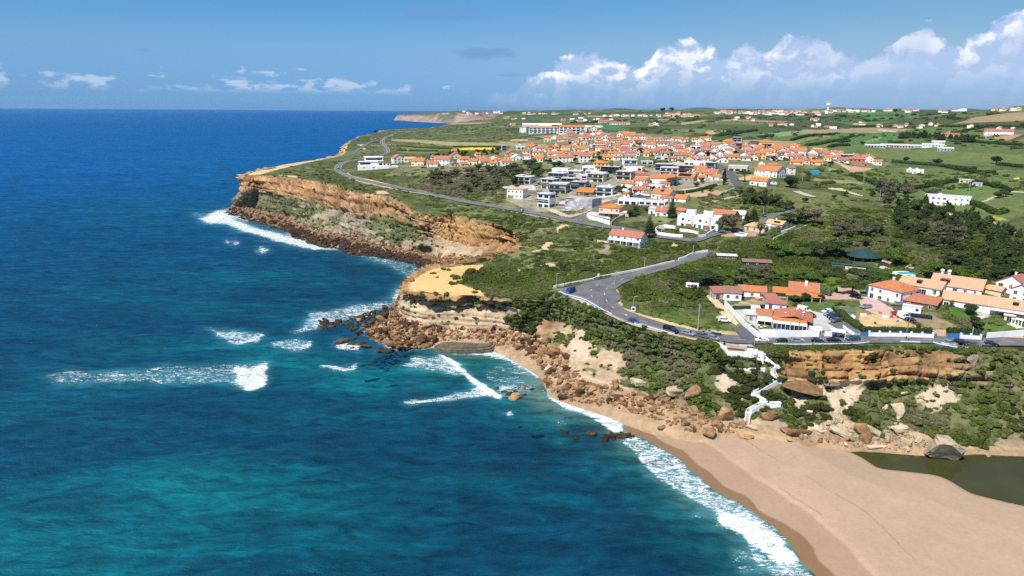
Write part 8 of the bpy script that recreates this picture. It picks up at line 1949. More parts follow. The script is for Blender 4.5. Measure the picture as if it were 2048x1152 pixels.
pole('Z8',1178,478,372,"short pole in front of the curved white wall");pole('Z8',1682,512,340,"dark pole at the corner of the twin house wall");pole('Z8',1785,500,400,"thin pole right of the twin house corner")
pole('Z5',1822,715,610,"pole by the orange earth behind the netted building");pole('Z5',1422,870,770,"pole at the street corner beside the pool terrace");pole('Z5',1195,905,810,"short brown post on the sandy building lot",'timber')
pole('Z4',905,600,510,"pale pole right of the round pine");pole('Z4',1095,655,590,"pale pole at the end of the pale lane");pole('Z4',1620,612,540,"pole in the green valley right of the village");pole('Z4',1447,670,600,"pole above the sandy track");pole('Z4',1468,490,420,"thin pole at the bare field below the eastern village")
pole('R8',92,760,635,"wooden pole in the meadow left of the pine wood",'timber');pole('R8',212,795,730,"white stub pole among the scrub trees");pole('R8',848,790,680,"tall lattice-like pole behind the white bungalow")
pole('Z2',915,655,440,"tall mast in front of the village front row");pole('Z3',1070,100,25,"mast on the green hill above the village")
pole('V7',1115,640,600,"pole beside the lane at the araucaria trees");pole('Y4',1745,690,660,"x")["label"]="small dark post in the bushes above the orange cliff"
def sign_board(z,x,y,ytop,w,h,mcol,label,mark=None):
 (a,b),(_,c)=Z(z,(x,y),(x,ytop));p,rz,m=frame_at(a,b);H_=(b-c)*m*1.03;o=thing("road_sign",label,"sign",p,rz)
 mb=MB();mb.tube((0,0,-.3),(0,0,H_),.05,.05,STEEL,6);mb.build("post",o);mb=MB();mb.box(-w/2,w/2,-.10,-.06,H_-h,H_,mcol);q=mb.build("panel",o)
 if mark:mb=MB();mark(mb,w,h,H_);mb.build("symbol",q)
def blue_disc(mb,w,h,H_):
 n=20;r=w*.36;c=H_-h/2;mb.add([(r*math.cos(t),-.112,c+r*math.sin(t))for t in np.linspace(0,6.283,n+1)[:-1]],[tuple(range(n))],mat("sign_blue",(.02,.05,.22),.5,.02))
def red_band(mb,w,h,H_):mb.box(-w/2,w/2,-.112,-.101,H_-h*.72,H_-h*.36,REDP)
sign_board('Y3',895,692,640,1.5,1.8,WM['W'],"square white sign with a dark blue disc beside the bend",blue_disc)
sign_board('Y3',560,382,322,.9,1.4,WM['L'],"small pale information panel behind the parapet wall")
sign_board('Y3',827,728,712,.4,.4,WM['W'],"tiny white marker sign at the road edge")
sign_board('Y4',1258,868,812,1.6,1.5,WM['W'],"white warning board with a red band on the slope by the stairs",red_band)
sign_board('Y5',912,362,335,1.4,.7,WM['W'],"small white curved board lying in the bushes of the right slope")
def mural():
 p=at(1504,709,19.4);o=thing("mural_block","low white block painted with pale blue writing on the lookout terrace","painted block",p,-math.atan2(p[0],p[1]))
 mb=MB();mb.box(-1.6,1.6,.3,2.2,0,1.25,WM['W']);mb.build("block",o)
 mb=MB();rg=random.Random(3);x=-1.3
 while x<1.2:w=rg.uniform(.1,.22);z0=.62+rg.uniform(-.1,.05);mb.box(x,x+w*.5,.288,.296,z0,z0+rg.uniform(.2,.4),WM['B']);mb.box(x,x+w,.288,.2955,z0+.1,z0+.17,WM['B']);x+=w+.07
 mb.build("lettering",o)
 mb=MB();[mb.box(sx-.03,sx+.03,1.0,1.06,1.25,1.9,STEEL)for sx in(-1.5,0,1.5)];mb.box(-1.5,1.5,1.01,1.05,1.84,1.9,STEEL);mb.build("railing",o)
 p=at(1462,702,19.4);o=thing("bench_wall","long low brown seat wall on the lookout terrace","seat wall",p,-math.atan2(p[0],p[1]));mb=MB();mb.box(-1.2,4.0,0,1.3,0,.55,WM['S']);mb.box(-1.3,4.1,-.1,1.4,.552,.65,WOOD);mb.build("seat",o)
mural()
def bin_post(z,x,y,lab):
 p,rz,m=frame_at(*Z(z,(x,y))[0]);p.z=max(p.z,19.3);o=thing("litter_bin",lab,"litter bin",p,rz)
 mb=MB();mb.lathe([(.22,.25),(.28,.95),(.28,1.05)],WM['D'],10);mb.build("bin",o);mb=MB();mb.box(-.05,.05,.2,.28,-.2,1.3,STEEL);mb.box(-.3,.3,-.2,.3,1.302,1.36,WM['D']);mb.build("post",o)
bin_post('Y1',235,955,"dark litter bin at the left corner of the lookout terrace");bin_post('Y1',308,962,"dark covered litter bin on the lookout terrace, second from left");bin_post('Y1',680,975,"dark litter bin at the right corner of the lookout terrace")
def container_bins():
 specs=[(75,805,.85,'silver',"pale grey wheelie bin, leftmost of the roadside bins"),(118,815,.85,'silver',"pale grey wheelie bin between its twin and the green bin"),(162,822,1.1,'green',"dark bin with green front in the roadside row"),(205,832,1.3,'dark',"large dark waste container, left of the last one in the roadside row"),(245,838,1.3,'dark',"large dark waste container at the right end of the roadside row")]
 gm=mat("bin_green",(.03,.10,.05),.5,.1);dm=mat("bin_dark",(.04,.045,.04),.5,.1);sm=mat("bin_grey",(.36,.40,.40),.5,.1)
 for x,y,w,c,lab in specs:
  p,rz,m=frame_at(*Z('Y1',(x,y))[0]);o=thing("waste_bin",lab,"bin",p,rz,"waste bins by the lower road");mm={'silver':sm,'green':gm,'dark':dm}[c]
  mb=MB();mb.extr([(-.35,.15),(.35,.15),(.42,1.1),(-.42,1.1)],-w/2,w/2,mm,'x');mb.build("body",o);mb=MB();mb.extr([(-.46,1.102),(.46,1.102),(.3,1.3),(-.4,1.2)],-w/2-.03,w/2+.03,sm if c!='silver' else dm,'x');mb.build("lid",o)
  for sx in(-1,1):mb=MB();mb.tube((sx*w*.35,-.3,.09),(sx*w*.35+.06,-.3,.09),.09,.09,TYRE,8);mb.build("wheel",o)
 p=G(*Z('Y1',(22,795))[0]);boulder(p,1.1,RM_OCHRE,"round reddish boulder left of the roadside waste bins")
container_bins()
def clutter():
 for x,y,w,d,h,m,lab,nm in((230,545,1.6,1,.7,WM['R'],"small stack of bricks and timber on the courtyard edge","brick_stack"),(20,570,2.6,1.2,.8,WM['L'],"heap of pale boards at the courtyard corner","board_stack"),(290,595,3.6,1.6,.9,WM['W'],"heap of white sacks in the building yard","sack_heap"),(380,600,1.4,1.2,.9,REDP,"red and white sacks beside the white heap","sack_heap"),(185,675,.9,.9,.8,WM['D'],"dark crate on the bare earth of the yard","crate"),(465,650,1.2,1,.6,BLUE,"blue tub near the white van","tub")):
  p,rz,_=frame_at(*Z('Y2',(x,y))[0]);o=thing(nm,lab,nm.replace('_',' '),p,rz);rg=random.Random(x)
  for i in range(5):mb=MB();a,b_=rg.uniform(-w/2,w/4),rg.uniform(0,d*.6);s=rg.uniform(.3,.5);mb.box(a,a+w*s,b_,b_+d*.5,0,h*rg.uniform(.4,1),m,rg.uniform(-.3,.3),(a,b_));mb.build("piece",o)
 p,rz,_=frame_at(*Z('Y1',(1950,640))[0]);o=thing("water_tank","round white water tank in the hedge right of the car park","tank",p,rz);mb=MB();mb.lathe([(.9,-.3),(1.0,.6),(.9,1.5),(.4,1.9)],WM['W'],16);mb.build("tank",o)
 p,rz,_=frame_at(*Z('Y1',(740,388))[0]);o=thing("orange_tarp","orange plastic tub in the cottage garden","tub",p,rz);mb=MB();mb.lathe([(.8,0),(1.1,.7),(1.05,.9)],mat("orange_plastic",(.8,.25,.02),.5,.05),12);mb.build("tub",o)
 o2=wall(Z('Y1',(415,505),(560,508),(840,488)),1.5,"long dark green mesh fence behind the restaurant yard",mat("green_mesh",(.02,.06,.04),.9,.1),th=.1,name="fence",cat="fence")
 wall(Z('Y1',(1690,505),(1740,570),(1800,600)),1.7,"green screen fence on the right of the car park",mat("green_mesh",(.02,.06,.04)),th=.12,name="fence",cat="fence")
 p,rz,m=frame_at(*Z('Y2',(2010,715))[0]);o=thing("pergola","white garden pergola at the right edge above the plain wall","pergola",p,rz-.25)
 for i in range(7):mb=MB();x=-3+i;mb.box(x-.14,x+.14,-.14,.14,-.6,2.4,WM['W']);mb.build("post",o)
 mb=MB();mb.box(-3.3,3.3,-.3,.3,2.402,2.65,WM['W']);mb.box(-3.3,3.3,1.7,2.2,2.402,2.65,WM['W']);mb.build("beam",o)
clutter()
def person(pos,face,label,shirt,trousers,pose='walk',h=1.74):
 o=thing("person",label,"person",pos,face)
 k=h/1.74
 J={'pel':(0,0,.95),'ch':(0,.02,1.3),'nk':(0,.02,1.48),'hd':(0,.05,1.62),'ht':(0,.04,1.72),'hL':(-.1,0,.9),'hR':(.1,0,.9),'kL':(-.11,.16,.52),'kR':(.11,-.02,.5),'aL':(-.11,.12,.08),'aR':(.11,-.28,.12),'tL':(-.11,.3,.04),'tR':(.11,-.12,.03),'sL':(-.19,.02,1.42),'sR':(.19,.02,1.42),'eL':(-.25,-.1,1.15),'eR':(.25,.08,1.15),'wL':(-.25,-.05,.92),'wR':(.24,.26,.98)}
 if pose=='sit':
  for q,v in{'pel':(0,0,.45),'ch':(0,.08,.8),'nk':(0,.1,.98),'hd':(0,.14,1.12),'ht':(0,.14,1.22),'hL':(-.1,.02,.42),'hR':(.1,.02,.42),'kL':(-.13,.45,.5),'kR':(.13,.45,.5),'aL':(-.13,.48,.09),'aR':(.13,.48,.09),'tL':(-.13,.66,.04),'tR':(.13,.66,.04),'sL':(-.19,.08,.92),'sR':(.19,.08,.92),'eL':(-.24,.2,.68),'eR':(.24,.2,.68),'wL':(-.15,.42,.6),'wR':(.15,.42,.6)}.items():J[q]=v
 E=[('pel','ch'),('ch','nk'),('nk','hd'),('hd','ht'),('pel','hL'),('pel','hR'),('hL','kL'),('kL','aL'),('aL','tL'),('hR','kR'),('kR','aR'),('aR','tR'),('ch','sL'),('ch','sR'),('sL','eL'),('eL','wL'),('sR','eR'),('eR','wR')]
 RAD={'pel':.15,'ch':.16,'nk':.065,'hd':.105,'ht':.07,'hL':.1,'hR':.1,'kL':.065,'kR':.065,'aL':.045,'aR':.045,'tL':.035,'tR':.035,'sL':.065,'sR':.065,'eL':.045,'eR':.045,'wL':.03,'wR':.03}
 keys=list(J);me=bpy.data.meshes.new("body");me.from_pydata([tuple(c*k for c in J[q])for q in keys],[(keys.index(a),keys.index(b))for a,b in E],[])
 ob=link("body",me,o);md=ob.modifiers.new("skin",'SKIN');sv=me.skin_vertices[0].data
 for i,q in enumerate(keys):sv[i].radius=(RAD[q]*k,RAD[q]*k);sv[i].use_root=(q=='pel')
 md.use_smooth_shade=True;ob.modifiers.new("sub",'SUBSURF').levels=1;ob.modifiers["sub"].render_levels=1
 m=bpy.data.materials.new("clothes");nt,N,L=nodes_of(m);b=NB(nt);out=b.n('ShaderNodeOutputMaterial');p=b.n('ShaderNodeBsdfPrincipled')
 z=b.n('ShaderNodeSeparateXYZ');b.set(z.inputs[0],b.n('ShaderNodeTexCoord').outputs['Object'])
 wa=.45 if pose=='sit' else.98
 c=b.ramp(b.math('DIVIDE',z.outputs[2],1.8*k),[(0,(.03,.03,.03)),(.06,trousers),(wa/1.8,shirt),((J['nk'][2]-.02)/1.8,(.50,.32,.24))],'CONSTANT')
 b.set(p.inputs['Base Color'],c);p.inputs['Roughness'].default_value=.85;L.new(p.outputs[0],out.inputs[0]);me.materials.append(m)
 hd=J['hd'];mb=MB();mb.lathe([(.118,hd[2]-.02),(.122,hd[2]+.05),(.10,hd[2]+.11),(.04,hd[2]+.15)],mat("dark_hair",(.03,.02,.015),.8,.1),10,(hd[0],hd[1]-.025));mb.build("hair",o)
 for s in(-1,1):
  w=np.array(J['wL' if s<0 else 'wR'])*k;sk=mat("skin",(.50,.32,.24),.7,.05);mb=MB();mb.tube(w,w-[0,0,.09],.032,.036,sk,6)
  for f in range(4):a=w+[0,-.03+f*.02,-.085];mb.tube(a,a+[0,.012,-.075+abs(f-1.4)*.012],.009,.007,sk,5)
  mb.tube(w+[0,.03,-.03],w+[-.02*s,.055,-.08],.011,.008,sk,5);mb.build("hand",o)
 return o
_p1,_p2=G(1811.5,682.5),G(1816.5,682.5)
person((_p1.x,_p1.y,_p1.z+.2),R(95),"walker in dark clothes, the left one of the pair on the road",(.03,.03,.04),(.04,.04,.06))
person((_p2.x,_p2.y,_p2.z+.2),R(80),"walker in white top and dark trousers, the right one of the pair on the road",(.6,.58,.55),(.03,.03,.05),h=1.7)
_p3=G(1671.5,674);person((_p3.x,_p3.y,_p3.z+.1),R(200),"person in blue and dark clothes sitting against the short terrace wall",(.05,.08,.2),(.02,.02,.03),'sit')
ptree('umbrella_pine',1489.5,364,21,"umbrella pine with bare forked trunk beside the village street",None,1.25)
ptree('round_pine',1580.5,375.5,22,"big perfectly round pine right of the white villa with pool",None,1.35)
ptree('araucaria_tree',1298,475,41,"tall araucaria tree left of the curved white wall",None,1.15)
ptree('araucaria_tree',1343,436,37,"tall araucaria tree in front of the stepped orange roofs",None,1.05)
ptree('araucaria_tree',1506,446,30,"broad open araucaria behind the beige tent-roofed house",None,1.4)
ptree('araucaria_tree',1493,448,24,"smaller dark araucaria beside the broad open one",None,1.0)
ptree('palm_tree',1519,473,31,"tall palm tree in front of the pink and white villa",None,1.2)
ptree('cypress_tree',1447.5,370,30,"tall dark cypress at the bottom of the village street",None,1.5)
ptree('grey_tree',1464,464,36,"big reddish brown bushy tree right of the twin house",None,1.25)
ptree('bright_tree',1487,452,9,"round yellow green shrub tree beside the reddish brown tree",None,1.2)
ptree('umbrella_pine',1577,446,18,"wide flat umbrella pine over the dark carport",None,2.1)
ptree('grey_tree',1622,450,31,"large grey brown tree at the end of the pale garden wall",None,1.25)
ptree('pine_tree',1603,447,32,"slim dark pine left of the large grey brown tree",None,.9)
ptree('umbrella_pine',1350,371,15,"dark dome-shaped pine in front of the long white orange-roofed house",None,1.9)
for x,y,lab in((1233,383,"left"),(1239,384,"middle"),(1246,383,"right")):ptree('round_pine',x,y,12,f"dark round tree beside the white glass villa, {lab} one of three",None,1.25)
ptree('round_pine',1262,433,14,"dark rounded tree right of the peach villa",None,1.5);ptree('round_pine',1271,424,11,"smaller round tree behind the dark one at the peach villa",None,1.4);ptree('bright_tree',1274,430,7,"little bright green tree beside the peach villa trees",None,1.4)
ptree('broad_tree',1293,422,9,"green garden tree left of the white slab-walled wing",None,1.5);ptree('round_pine',1305,381,9,"round shrub tree at the white dome house",None,1.4);ptree('broad_tree',1262,394,9,"small tree beside the tiny pump house",None,1.3)
ptree('round_pine',1034,362,13,"dark narrow conifer in front of the leftmost pale grey villa",None,.8);ptree('broad_tree',1034,377,8,"round garden tree on the paved yard of the leftmost villa",None,1.6)
for x,y,h,w,lab in((1606,428,15,1.5,"dark green oak-like tree"),):
 pass
wood(['grey_tree','cypress_tree','pine_tree','round_pine','broad_tree'],Z('Z7',(650,440),(760,420),(1000,480),(1300,560),(1280,610),(1000,600),(720,570)),22,(16,27),"dark green or grey tree in the dense grove above the red-roofed barn","trees of the grove above the barn",(.7,1.1),3.5,3)
ptree('umbrella_pine',1557,420,13,"dark umbrella pine at the left of the lane bend",None,1.7);ptree('umbrella_pine',1574,419,14,"dark umbrella pine at the right of the lane bend",None,1.6)
wood(['grey_tree','grey_tree','broad_tree'],[(838,372),(850,350),(920,345),(1000,342),(1075,340),(1080,355),(1010,378),(930,388),(860,380)],52,(9,19),{'grey_tree':"grey brown bushy tree in the scrub grove left of the villas",'broad_tree':"green bushy tree in the scrub grove left of the villas"},"trees of the scrub grove",(1.1,1.5),4,4)
wood(['broad_tree','round_pine'],[(1010,340),(1050,325),(1100,326),(1120,335),(1090,345),(1040,350)],14,(9,15),"green bushy tree behind the white box villa","trees behind the white box villa",(1.2,1.6),4,14)
wood(['round_pine','pine_tree'],Z('Z1',(1080,590),(1150,510),(1400,500),(1650,500),(2030,500),(2030,560),(1900,560),(1650,560),(1400,560),(1150,600)),18,(7,12),"dark pine behind the roofs of the western row","pines behind the western row",(1.1,1.5),4,5)
PW=[(1800,412),(1850,405),(1880,415),(1960,440),(2048,480),(2110,510),(2110,570),(1990,560),(1900,520),(1850,500),(1790,470),(1775,430)]
wood(['pine_tree','pine_tree','round_pine'],PW,150,(14,23),{'pine_tree':"dark green pointed pine in the pine wood below the white bungalow",'round_pine':"dark green rounded pine in the pine wood below the white bungalow"},"pines of the wood on the right",(.9,1.3),3.5,6)
wood(['grey_tree'],[(1860,462),(1940,470),(1960,490),(1900,500),(1850,488)],9,(17,26),"grey brown leafless-looking tree at the front of the pine wood","grey trees at the wood's edge",(1.1,1.4),4,7)
wood(['umbrella_pine','round_pine'],[(1880,520),(1960,530),(2110,540),(2110,580),(1960,570),(1890,555)],22,(17,26),"umbrella pine along the lower edge of the wood above the salmon roofs","umbrella pines above the salmon roofs",(1.2,1.6),4.5,8)
wood(['grey_tree','umbrella_pine','broad_tree'],Z('R7',(620,340),(740,320),(980,370),(980,440),(850,460),(640,430)),16,(13,20),"dull green tree in the scrub above the round-roofed pavilion","trees above the pavilion",(1.1,1.5),4.5,9)
wood(['grey_tree','pine_tree'],Z('R7',(880,120),(960,60),(1170,70),(1180,170),(1100,200),(1020,150)),16,(14,22),"grey green tree on the slope left of the white bungalow","trees left of the bungalow",(1.0,1.4),4.5,10)
ptree('grey_tree',1859,398,19,"brown bare tree standing at the left end of the white bungalow",None,1.4);ptree('grey_tree',1776,417,24,"bare grey tree standing alone above the scrub",None,.9)
for x,y,h,w,k,lab in((1625,519,31,1.5,'umbrella_pine',"leftmost of the big dark pines left of the pavilion"),(1650,517,30,1.4,'umbrella_pine',"second big dark pine left of the pavilion, with clear trunk"),(1676,512,27,1.5,'umbrella_pine',"big dark pine closest to the pavilion"),(1570,512,26,1.6,'bright_tree',"bright green spreading tree left of the big dark pines"),(1545,500,22,1.5,'bright_tree',"bright green tree at the left end of the garden trees"),(1800,532,34,1.0,'bright_tree',"bright yellow green umbrella tree beside the pavilion"),(1733,492,14,1.5,'round_pine',"round dark shrub tree above the pavilion"),(1790,497,15,1.1,'broad_tree',"small green tree right above the pavilion"),(1610,405,9,1.6,'round_pine',"dark round bush tree in the meadow, left one"),(1668,398,8,1.5,'round_pine',"dark round bush tree in the meadow, middle one"),(1690,392,10,1.3,'broad_tree',"dark bush tree by the sandy track"),(1725,557,14,1.2,'grey_tree',"grey domed shrub tree between hedges near the oval pool"),(1670,558,12,1.4,'broad_tree',"grey green round tree in the hedged garden"),(1870,545,24,1.3,'bright_tree',"light green tree right of the oval pool"),(1855,556,18,1.5,'broad_tree',"mid green tree above the white holiday house"),(1962,577,19,1.5,'bright_tree',"bright round tree right of the two cowls"),(1930,562,26,1.3,'bright_tree',"bright green tree behind the round cowls")):
 ptree(k,x,y,h,lab,None,w)
for x,y,h,w,k,lab in((1592,605,15,1.5,'round_pine',"left one of two round trees before the veranda house"),(1609,604,17,1.4,'round_pine',"right one of two round trees before the veranda house"),(1638.5,604,16,1.3,'round_pine',"round dark tree at the right corner of the veranda house"),(1681,612,10,1.3,'bright_tree',"small ball-shaped bright tree by the forecourt"),(1592,615,9,1.5,'bright_tree',"yellowish round bush tree behind the restaurant"),(1702,592,27,1.6,'umbrella_pine',"big dark spreading tree shading the forecourt cars"),(1408,572,28,1.7,'umbrella_pine',"large dark tree left of the red-roofed cottages"),(1940,630,20,1.2,'round_pine',"dark red-brown tree before the very long salmon house"),(1902,615,15,1.0,'palm_tree',"short palm in the garden of the long salmon house"),(1893,622,13,1.0,'palm_tree',"second short palm lower in the salmon house garden"),(1948,648,14,1.4,'round_pine',"dark round tree at the foot of the lawn"),(1957,660,16,1.4,'broad_tree',"green tree above the blue gate hedge"),(1870,590,10,1.5,'broad_tree',"green bush tree under the white holiday house, left"),(1887,596,11,1.4,'broad_tree',"green bush tree under the long white house, right"),(1835,655,10,1.1,'grey_tree',"little grey olive tree in the building yard"),(2045,620,12,1.2,'broad_tree',"green tree at the right picture edge beside the pergola house")):
 ptree(k,x,y,h,lab,None,w)
wood(['broad_tree','grey_tree','bright_tree'],[(1410,566),(1500,545),(1620,552),(1655,560),(1625,566),(1560,568),(1480,572),(1430,576)],26,(13,20),{'broad_tree':"green bushy tree in the thicket behind the red-roofed cottages",'grey_tree':"grey tamarisk in the thicket behind the red-roofed cottages",'bright_tree':"bright green tree in the thicket behind the red-roofed cottages"},"trees of the thicket behind the cottages",(1.2,1.6),3,11)
wood(['grey_tree','broad_tree'],[(1330,570),(1390,565),(1410,590),(1380,605),(1350,600)],8,(10,16),"grey green bushy tree on the slope left of the red-roofed cottages","trees left of the cottages",(1.2,1.6),3,15)
wood(['broad_tree','round_pine','grey_tree'],[(1060,400),(1160,345),(1300,340),(1440,335),(1480,370),(1440,400),(1330,410)],26,(7,12),"small garden tree between the villas and houses of the middle village","garden trees of the middle village",(1.0,1.5),4,12)
wood(['round_pine','broad_tree'],[(1010,320),(1130,290),(1320,285),(1480,300),(1600,310),(1740,328),(1640,335),(1500,325),(1300,325),(1100,330)],34,(5,10),"small dark tree between the orange roofs of the upper village","trees among the upper village roofs",(1.1,1.6),5,13)
wood(['pine_tree'],Z('R8',(365,345),(560,335),(760,360),(930,378),(920,384),(720,370),(540,350),(365,352)),26,(9,13),"dark pine in the straight windbreak across the right-hand fields","pines of the windbreak",(1.3,1.8),2,16)
for x,y,h,lab in((1812,324,9,"dark round tree in the green fields, left of two"),(1874,330,12,"dark round tree in the green fields, right of two"),(1992,328,13,"dark tree alone above the hedgerow on the right"),(1725,290,7,"small dark tree at the ruined shed row"),(1995,396,11,"first of three dark trees on the sandy lane at right"),(2006,393,12,"second of three dark trees on the sandy lane at right"),(2016,389,12,"third of three dark trees on the sandy lane at right"),(1325,224,8,"big dark tree group on the skyline, left crown"),(1343,223,8,"big dark tree group on the skyline, right crown"),(1790,225,6,"dark skyline tree beside the far white houses"),(751,266,6,"lone dark bush tree at the far cliff edge")):
 ptree('round_pine',x,y,h,lab,None,1.5)
for i,x in enumerate((1446,1453,1461,1468)):ptree('cypress_tree',x,268,8,f"slender poplar in the green field, {ORD[i]} from left of four",None,1.4)
hedge(Z('Y2',(0,770),(300,775),(600,785),(890,790)),2.0,2.2,"long dark clipped hedge behind the pillared white wall")
hedge(Z('Y2',(1090,800),(1250,812),(1400,820),(1490,825)),2.4,3.0,"dark hedge behind the big blue gate")
hedge(Z('Y1',(1790,560),(1880,650),(1960,700),(2048,770)),2.0,3.0,"thick hedge running down beside the car park")
hedge(Z('Y1',(1490,285),(1600,280),(1740,275)),2.2,2.6,"bright clipped hedge behind the forecourt cars",m=M_BRIGHT)
hedge(Z('Y1',(1660,150),(1760,190),(1860,195)),2.2,9,"broad clipped green hedge block between the garden paths",m=M_BRIGHT)
hedge(Z('R7',(560,620),(640,625),(760,640)),2.0,3,"dark hedge left of the trellis hut");hedge(Z('R7',(760,690),(900,720),(1050,745)),2.2,5,"dark hedge along the lawn below the pavilion");hedge(Z('R7',(850,720),(1000,760),(1100,790)),2.2,5,"lower dark hedge under the oval pool")
hedge(Z('R7',(1010,670),(1100,690),(1290,690)),.9,1.2,"low yellow green hedge behind the oval pool",m=M_BRIGHT)
hedge(Z('Z6',(1415,545),(1560,520),(1720,480),(1900,430)),2.0,2.5,"dark garden hedge above the ploughed garden");hedge(Z('Z6',(1235,560),(1375,560)),2.4,3,"dark box hedge right of the house with arched windows")
hedge(Z('Z7',(1060,690),(1200,680),(1350,670)),2.0,6,"pale green reed hedge along the lane",m=M_BROAD)
hedge(Z('Y2',(1640,610),(1760,585),(1880,590)),1.1,2.0,"clipped green hedge below the long salmon house",m=M_BRIGHT);hedge(Z('Y2',(1670,690),(1750,690)),1.2,2.6,"low round clipped hedge on the right lawn",m=M_BRIGHT)
hedge(Z('Z1',(640,425),(900,445),(1130,455),(1380,465)),1.6,3,"dark reed hedge between the coastal fields, upper",leaf=.4,dens=10);hedge(Z('Z1',(800,485),(1000,490),(1180,490)),1.6,3,"dark reed hedge between the coastal fields, lower",leaf=.4,dens=10);hedge(Z('Z1',(1400,430),(1700,432),(2030,432)),1.4,3,"hedge above the yellow flowering strip",leaf=.4,dens=10);hedge(Z('Z1',(640,480),(760,485)),1.5,3,"short dark reed hedge left of the olive field",leaf=.4,dens=10)
hedge(Z('Z1',(820,640),(1140,690),(1240,700)),.6,.5,"low ragged hedge along the front garden walls",leaf=.25,dens=10)
FH=[('Z4',(0,50),(180,30),(370,8)),('Z4',(400,90),(560,70)),('Z4',(780,125),(900,90),(1050,62),(1235,60)),('Z4',(960,185),(1200,150),(1500,75)),('Z4',(1220,205),(1300,185),(1450,185)),('Z4',(1340,150),(1450,130)),('R8',(400,720),(560,700),(760,660)),('R8',(880,665),(1000,690),(1120,715)),('R8',(850,375),(1000,385),(1253,400)),('R8',(760,315),(860,290),(960,275)),('R8',(0,270),(120,265),(180,260)),('R8',(0,620),(100,650),(200,690)),('R8',(300,520),(600,545),(900,575)),('R8',(880,820),(1060,900),(1120,880)),('R8',(700,560),(900,600),(1050,600)),('Z3',(1600,90),(1800,60),(2048,20)),('R8',(1060,540),(1253,560)),('R8',(980,260),(1253,270)),('R8',(640,265),(980,270))]
places=["left of the tall poplars","just above the dark grey roof","curving over the olive field above the eastern village","down the valley behind the eastern village","behind the east end of the village","on the bright green slope right of the village","on the near side of the big green field","on the far side of the big green field","right of the dark windbreak","beside the ploughed field farm","at the left of the white ridge hamlet","below the bare field in the valley","along the wooded stream in the valley","below the white bungalow at right","through the middle of the right valley","across the green hill above the middle village","near the right edge above the valley","on the far right hillside","under the white ridge hamlet"]
for(z,*pts),pl in zip(FH,places):hedge(Z(z,*pts),2.6,4,"dark field hedgerow "+pl,leaf=.6,dens=9,name="hedgerow",group="field hedgerows")
print("trees",TREE_N[0],"rocks",ROCK_N[0])
build_scrub()
cam_d=bpy.data.cameras.new("camera");cam_o=bpy.data.objects.new("camera",cam_d);COL.objects.link(cam_o)
cam_d.sensor_width=36.0;cam_d.lens=36.0*FP/2048;cam_d.clip_start=1;cam_d.clip_end=80000
M=Matrix(((_rt[0],_up[0],-_fw[0],0),(_rt[1],_up[1],-_fw[1],0),(_rt[2],_up[2],-_fw[2],CAM_H),(0,0,0,1)))
cam_o.matrix_world=M
SC.camera=cam_o
SUN_EL,SUN_DIR=R(56),(-.64,-.77)
sd=bpy.data.lights.new("sun",'SUN');so=bpy.data.objects.new("sun",sd);COL.objects.link(so)
sd.energy=5.0;sd.angle=R(.53);sd.color=(1,.955,.88)
_h0=math.hypot(*SUN_DIR)
to_sun=Vector((SUN_DIR[0]/_h0*math.cos(SUN_EL),SUN_DIR[1]/_h0*math.cos(SUN_EL),math.sin(SUN_EL)))
so.rotation_euler=to_sun.to_track_quat('Z','Y').to_euler()
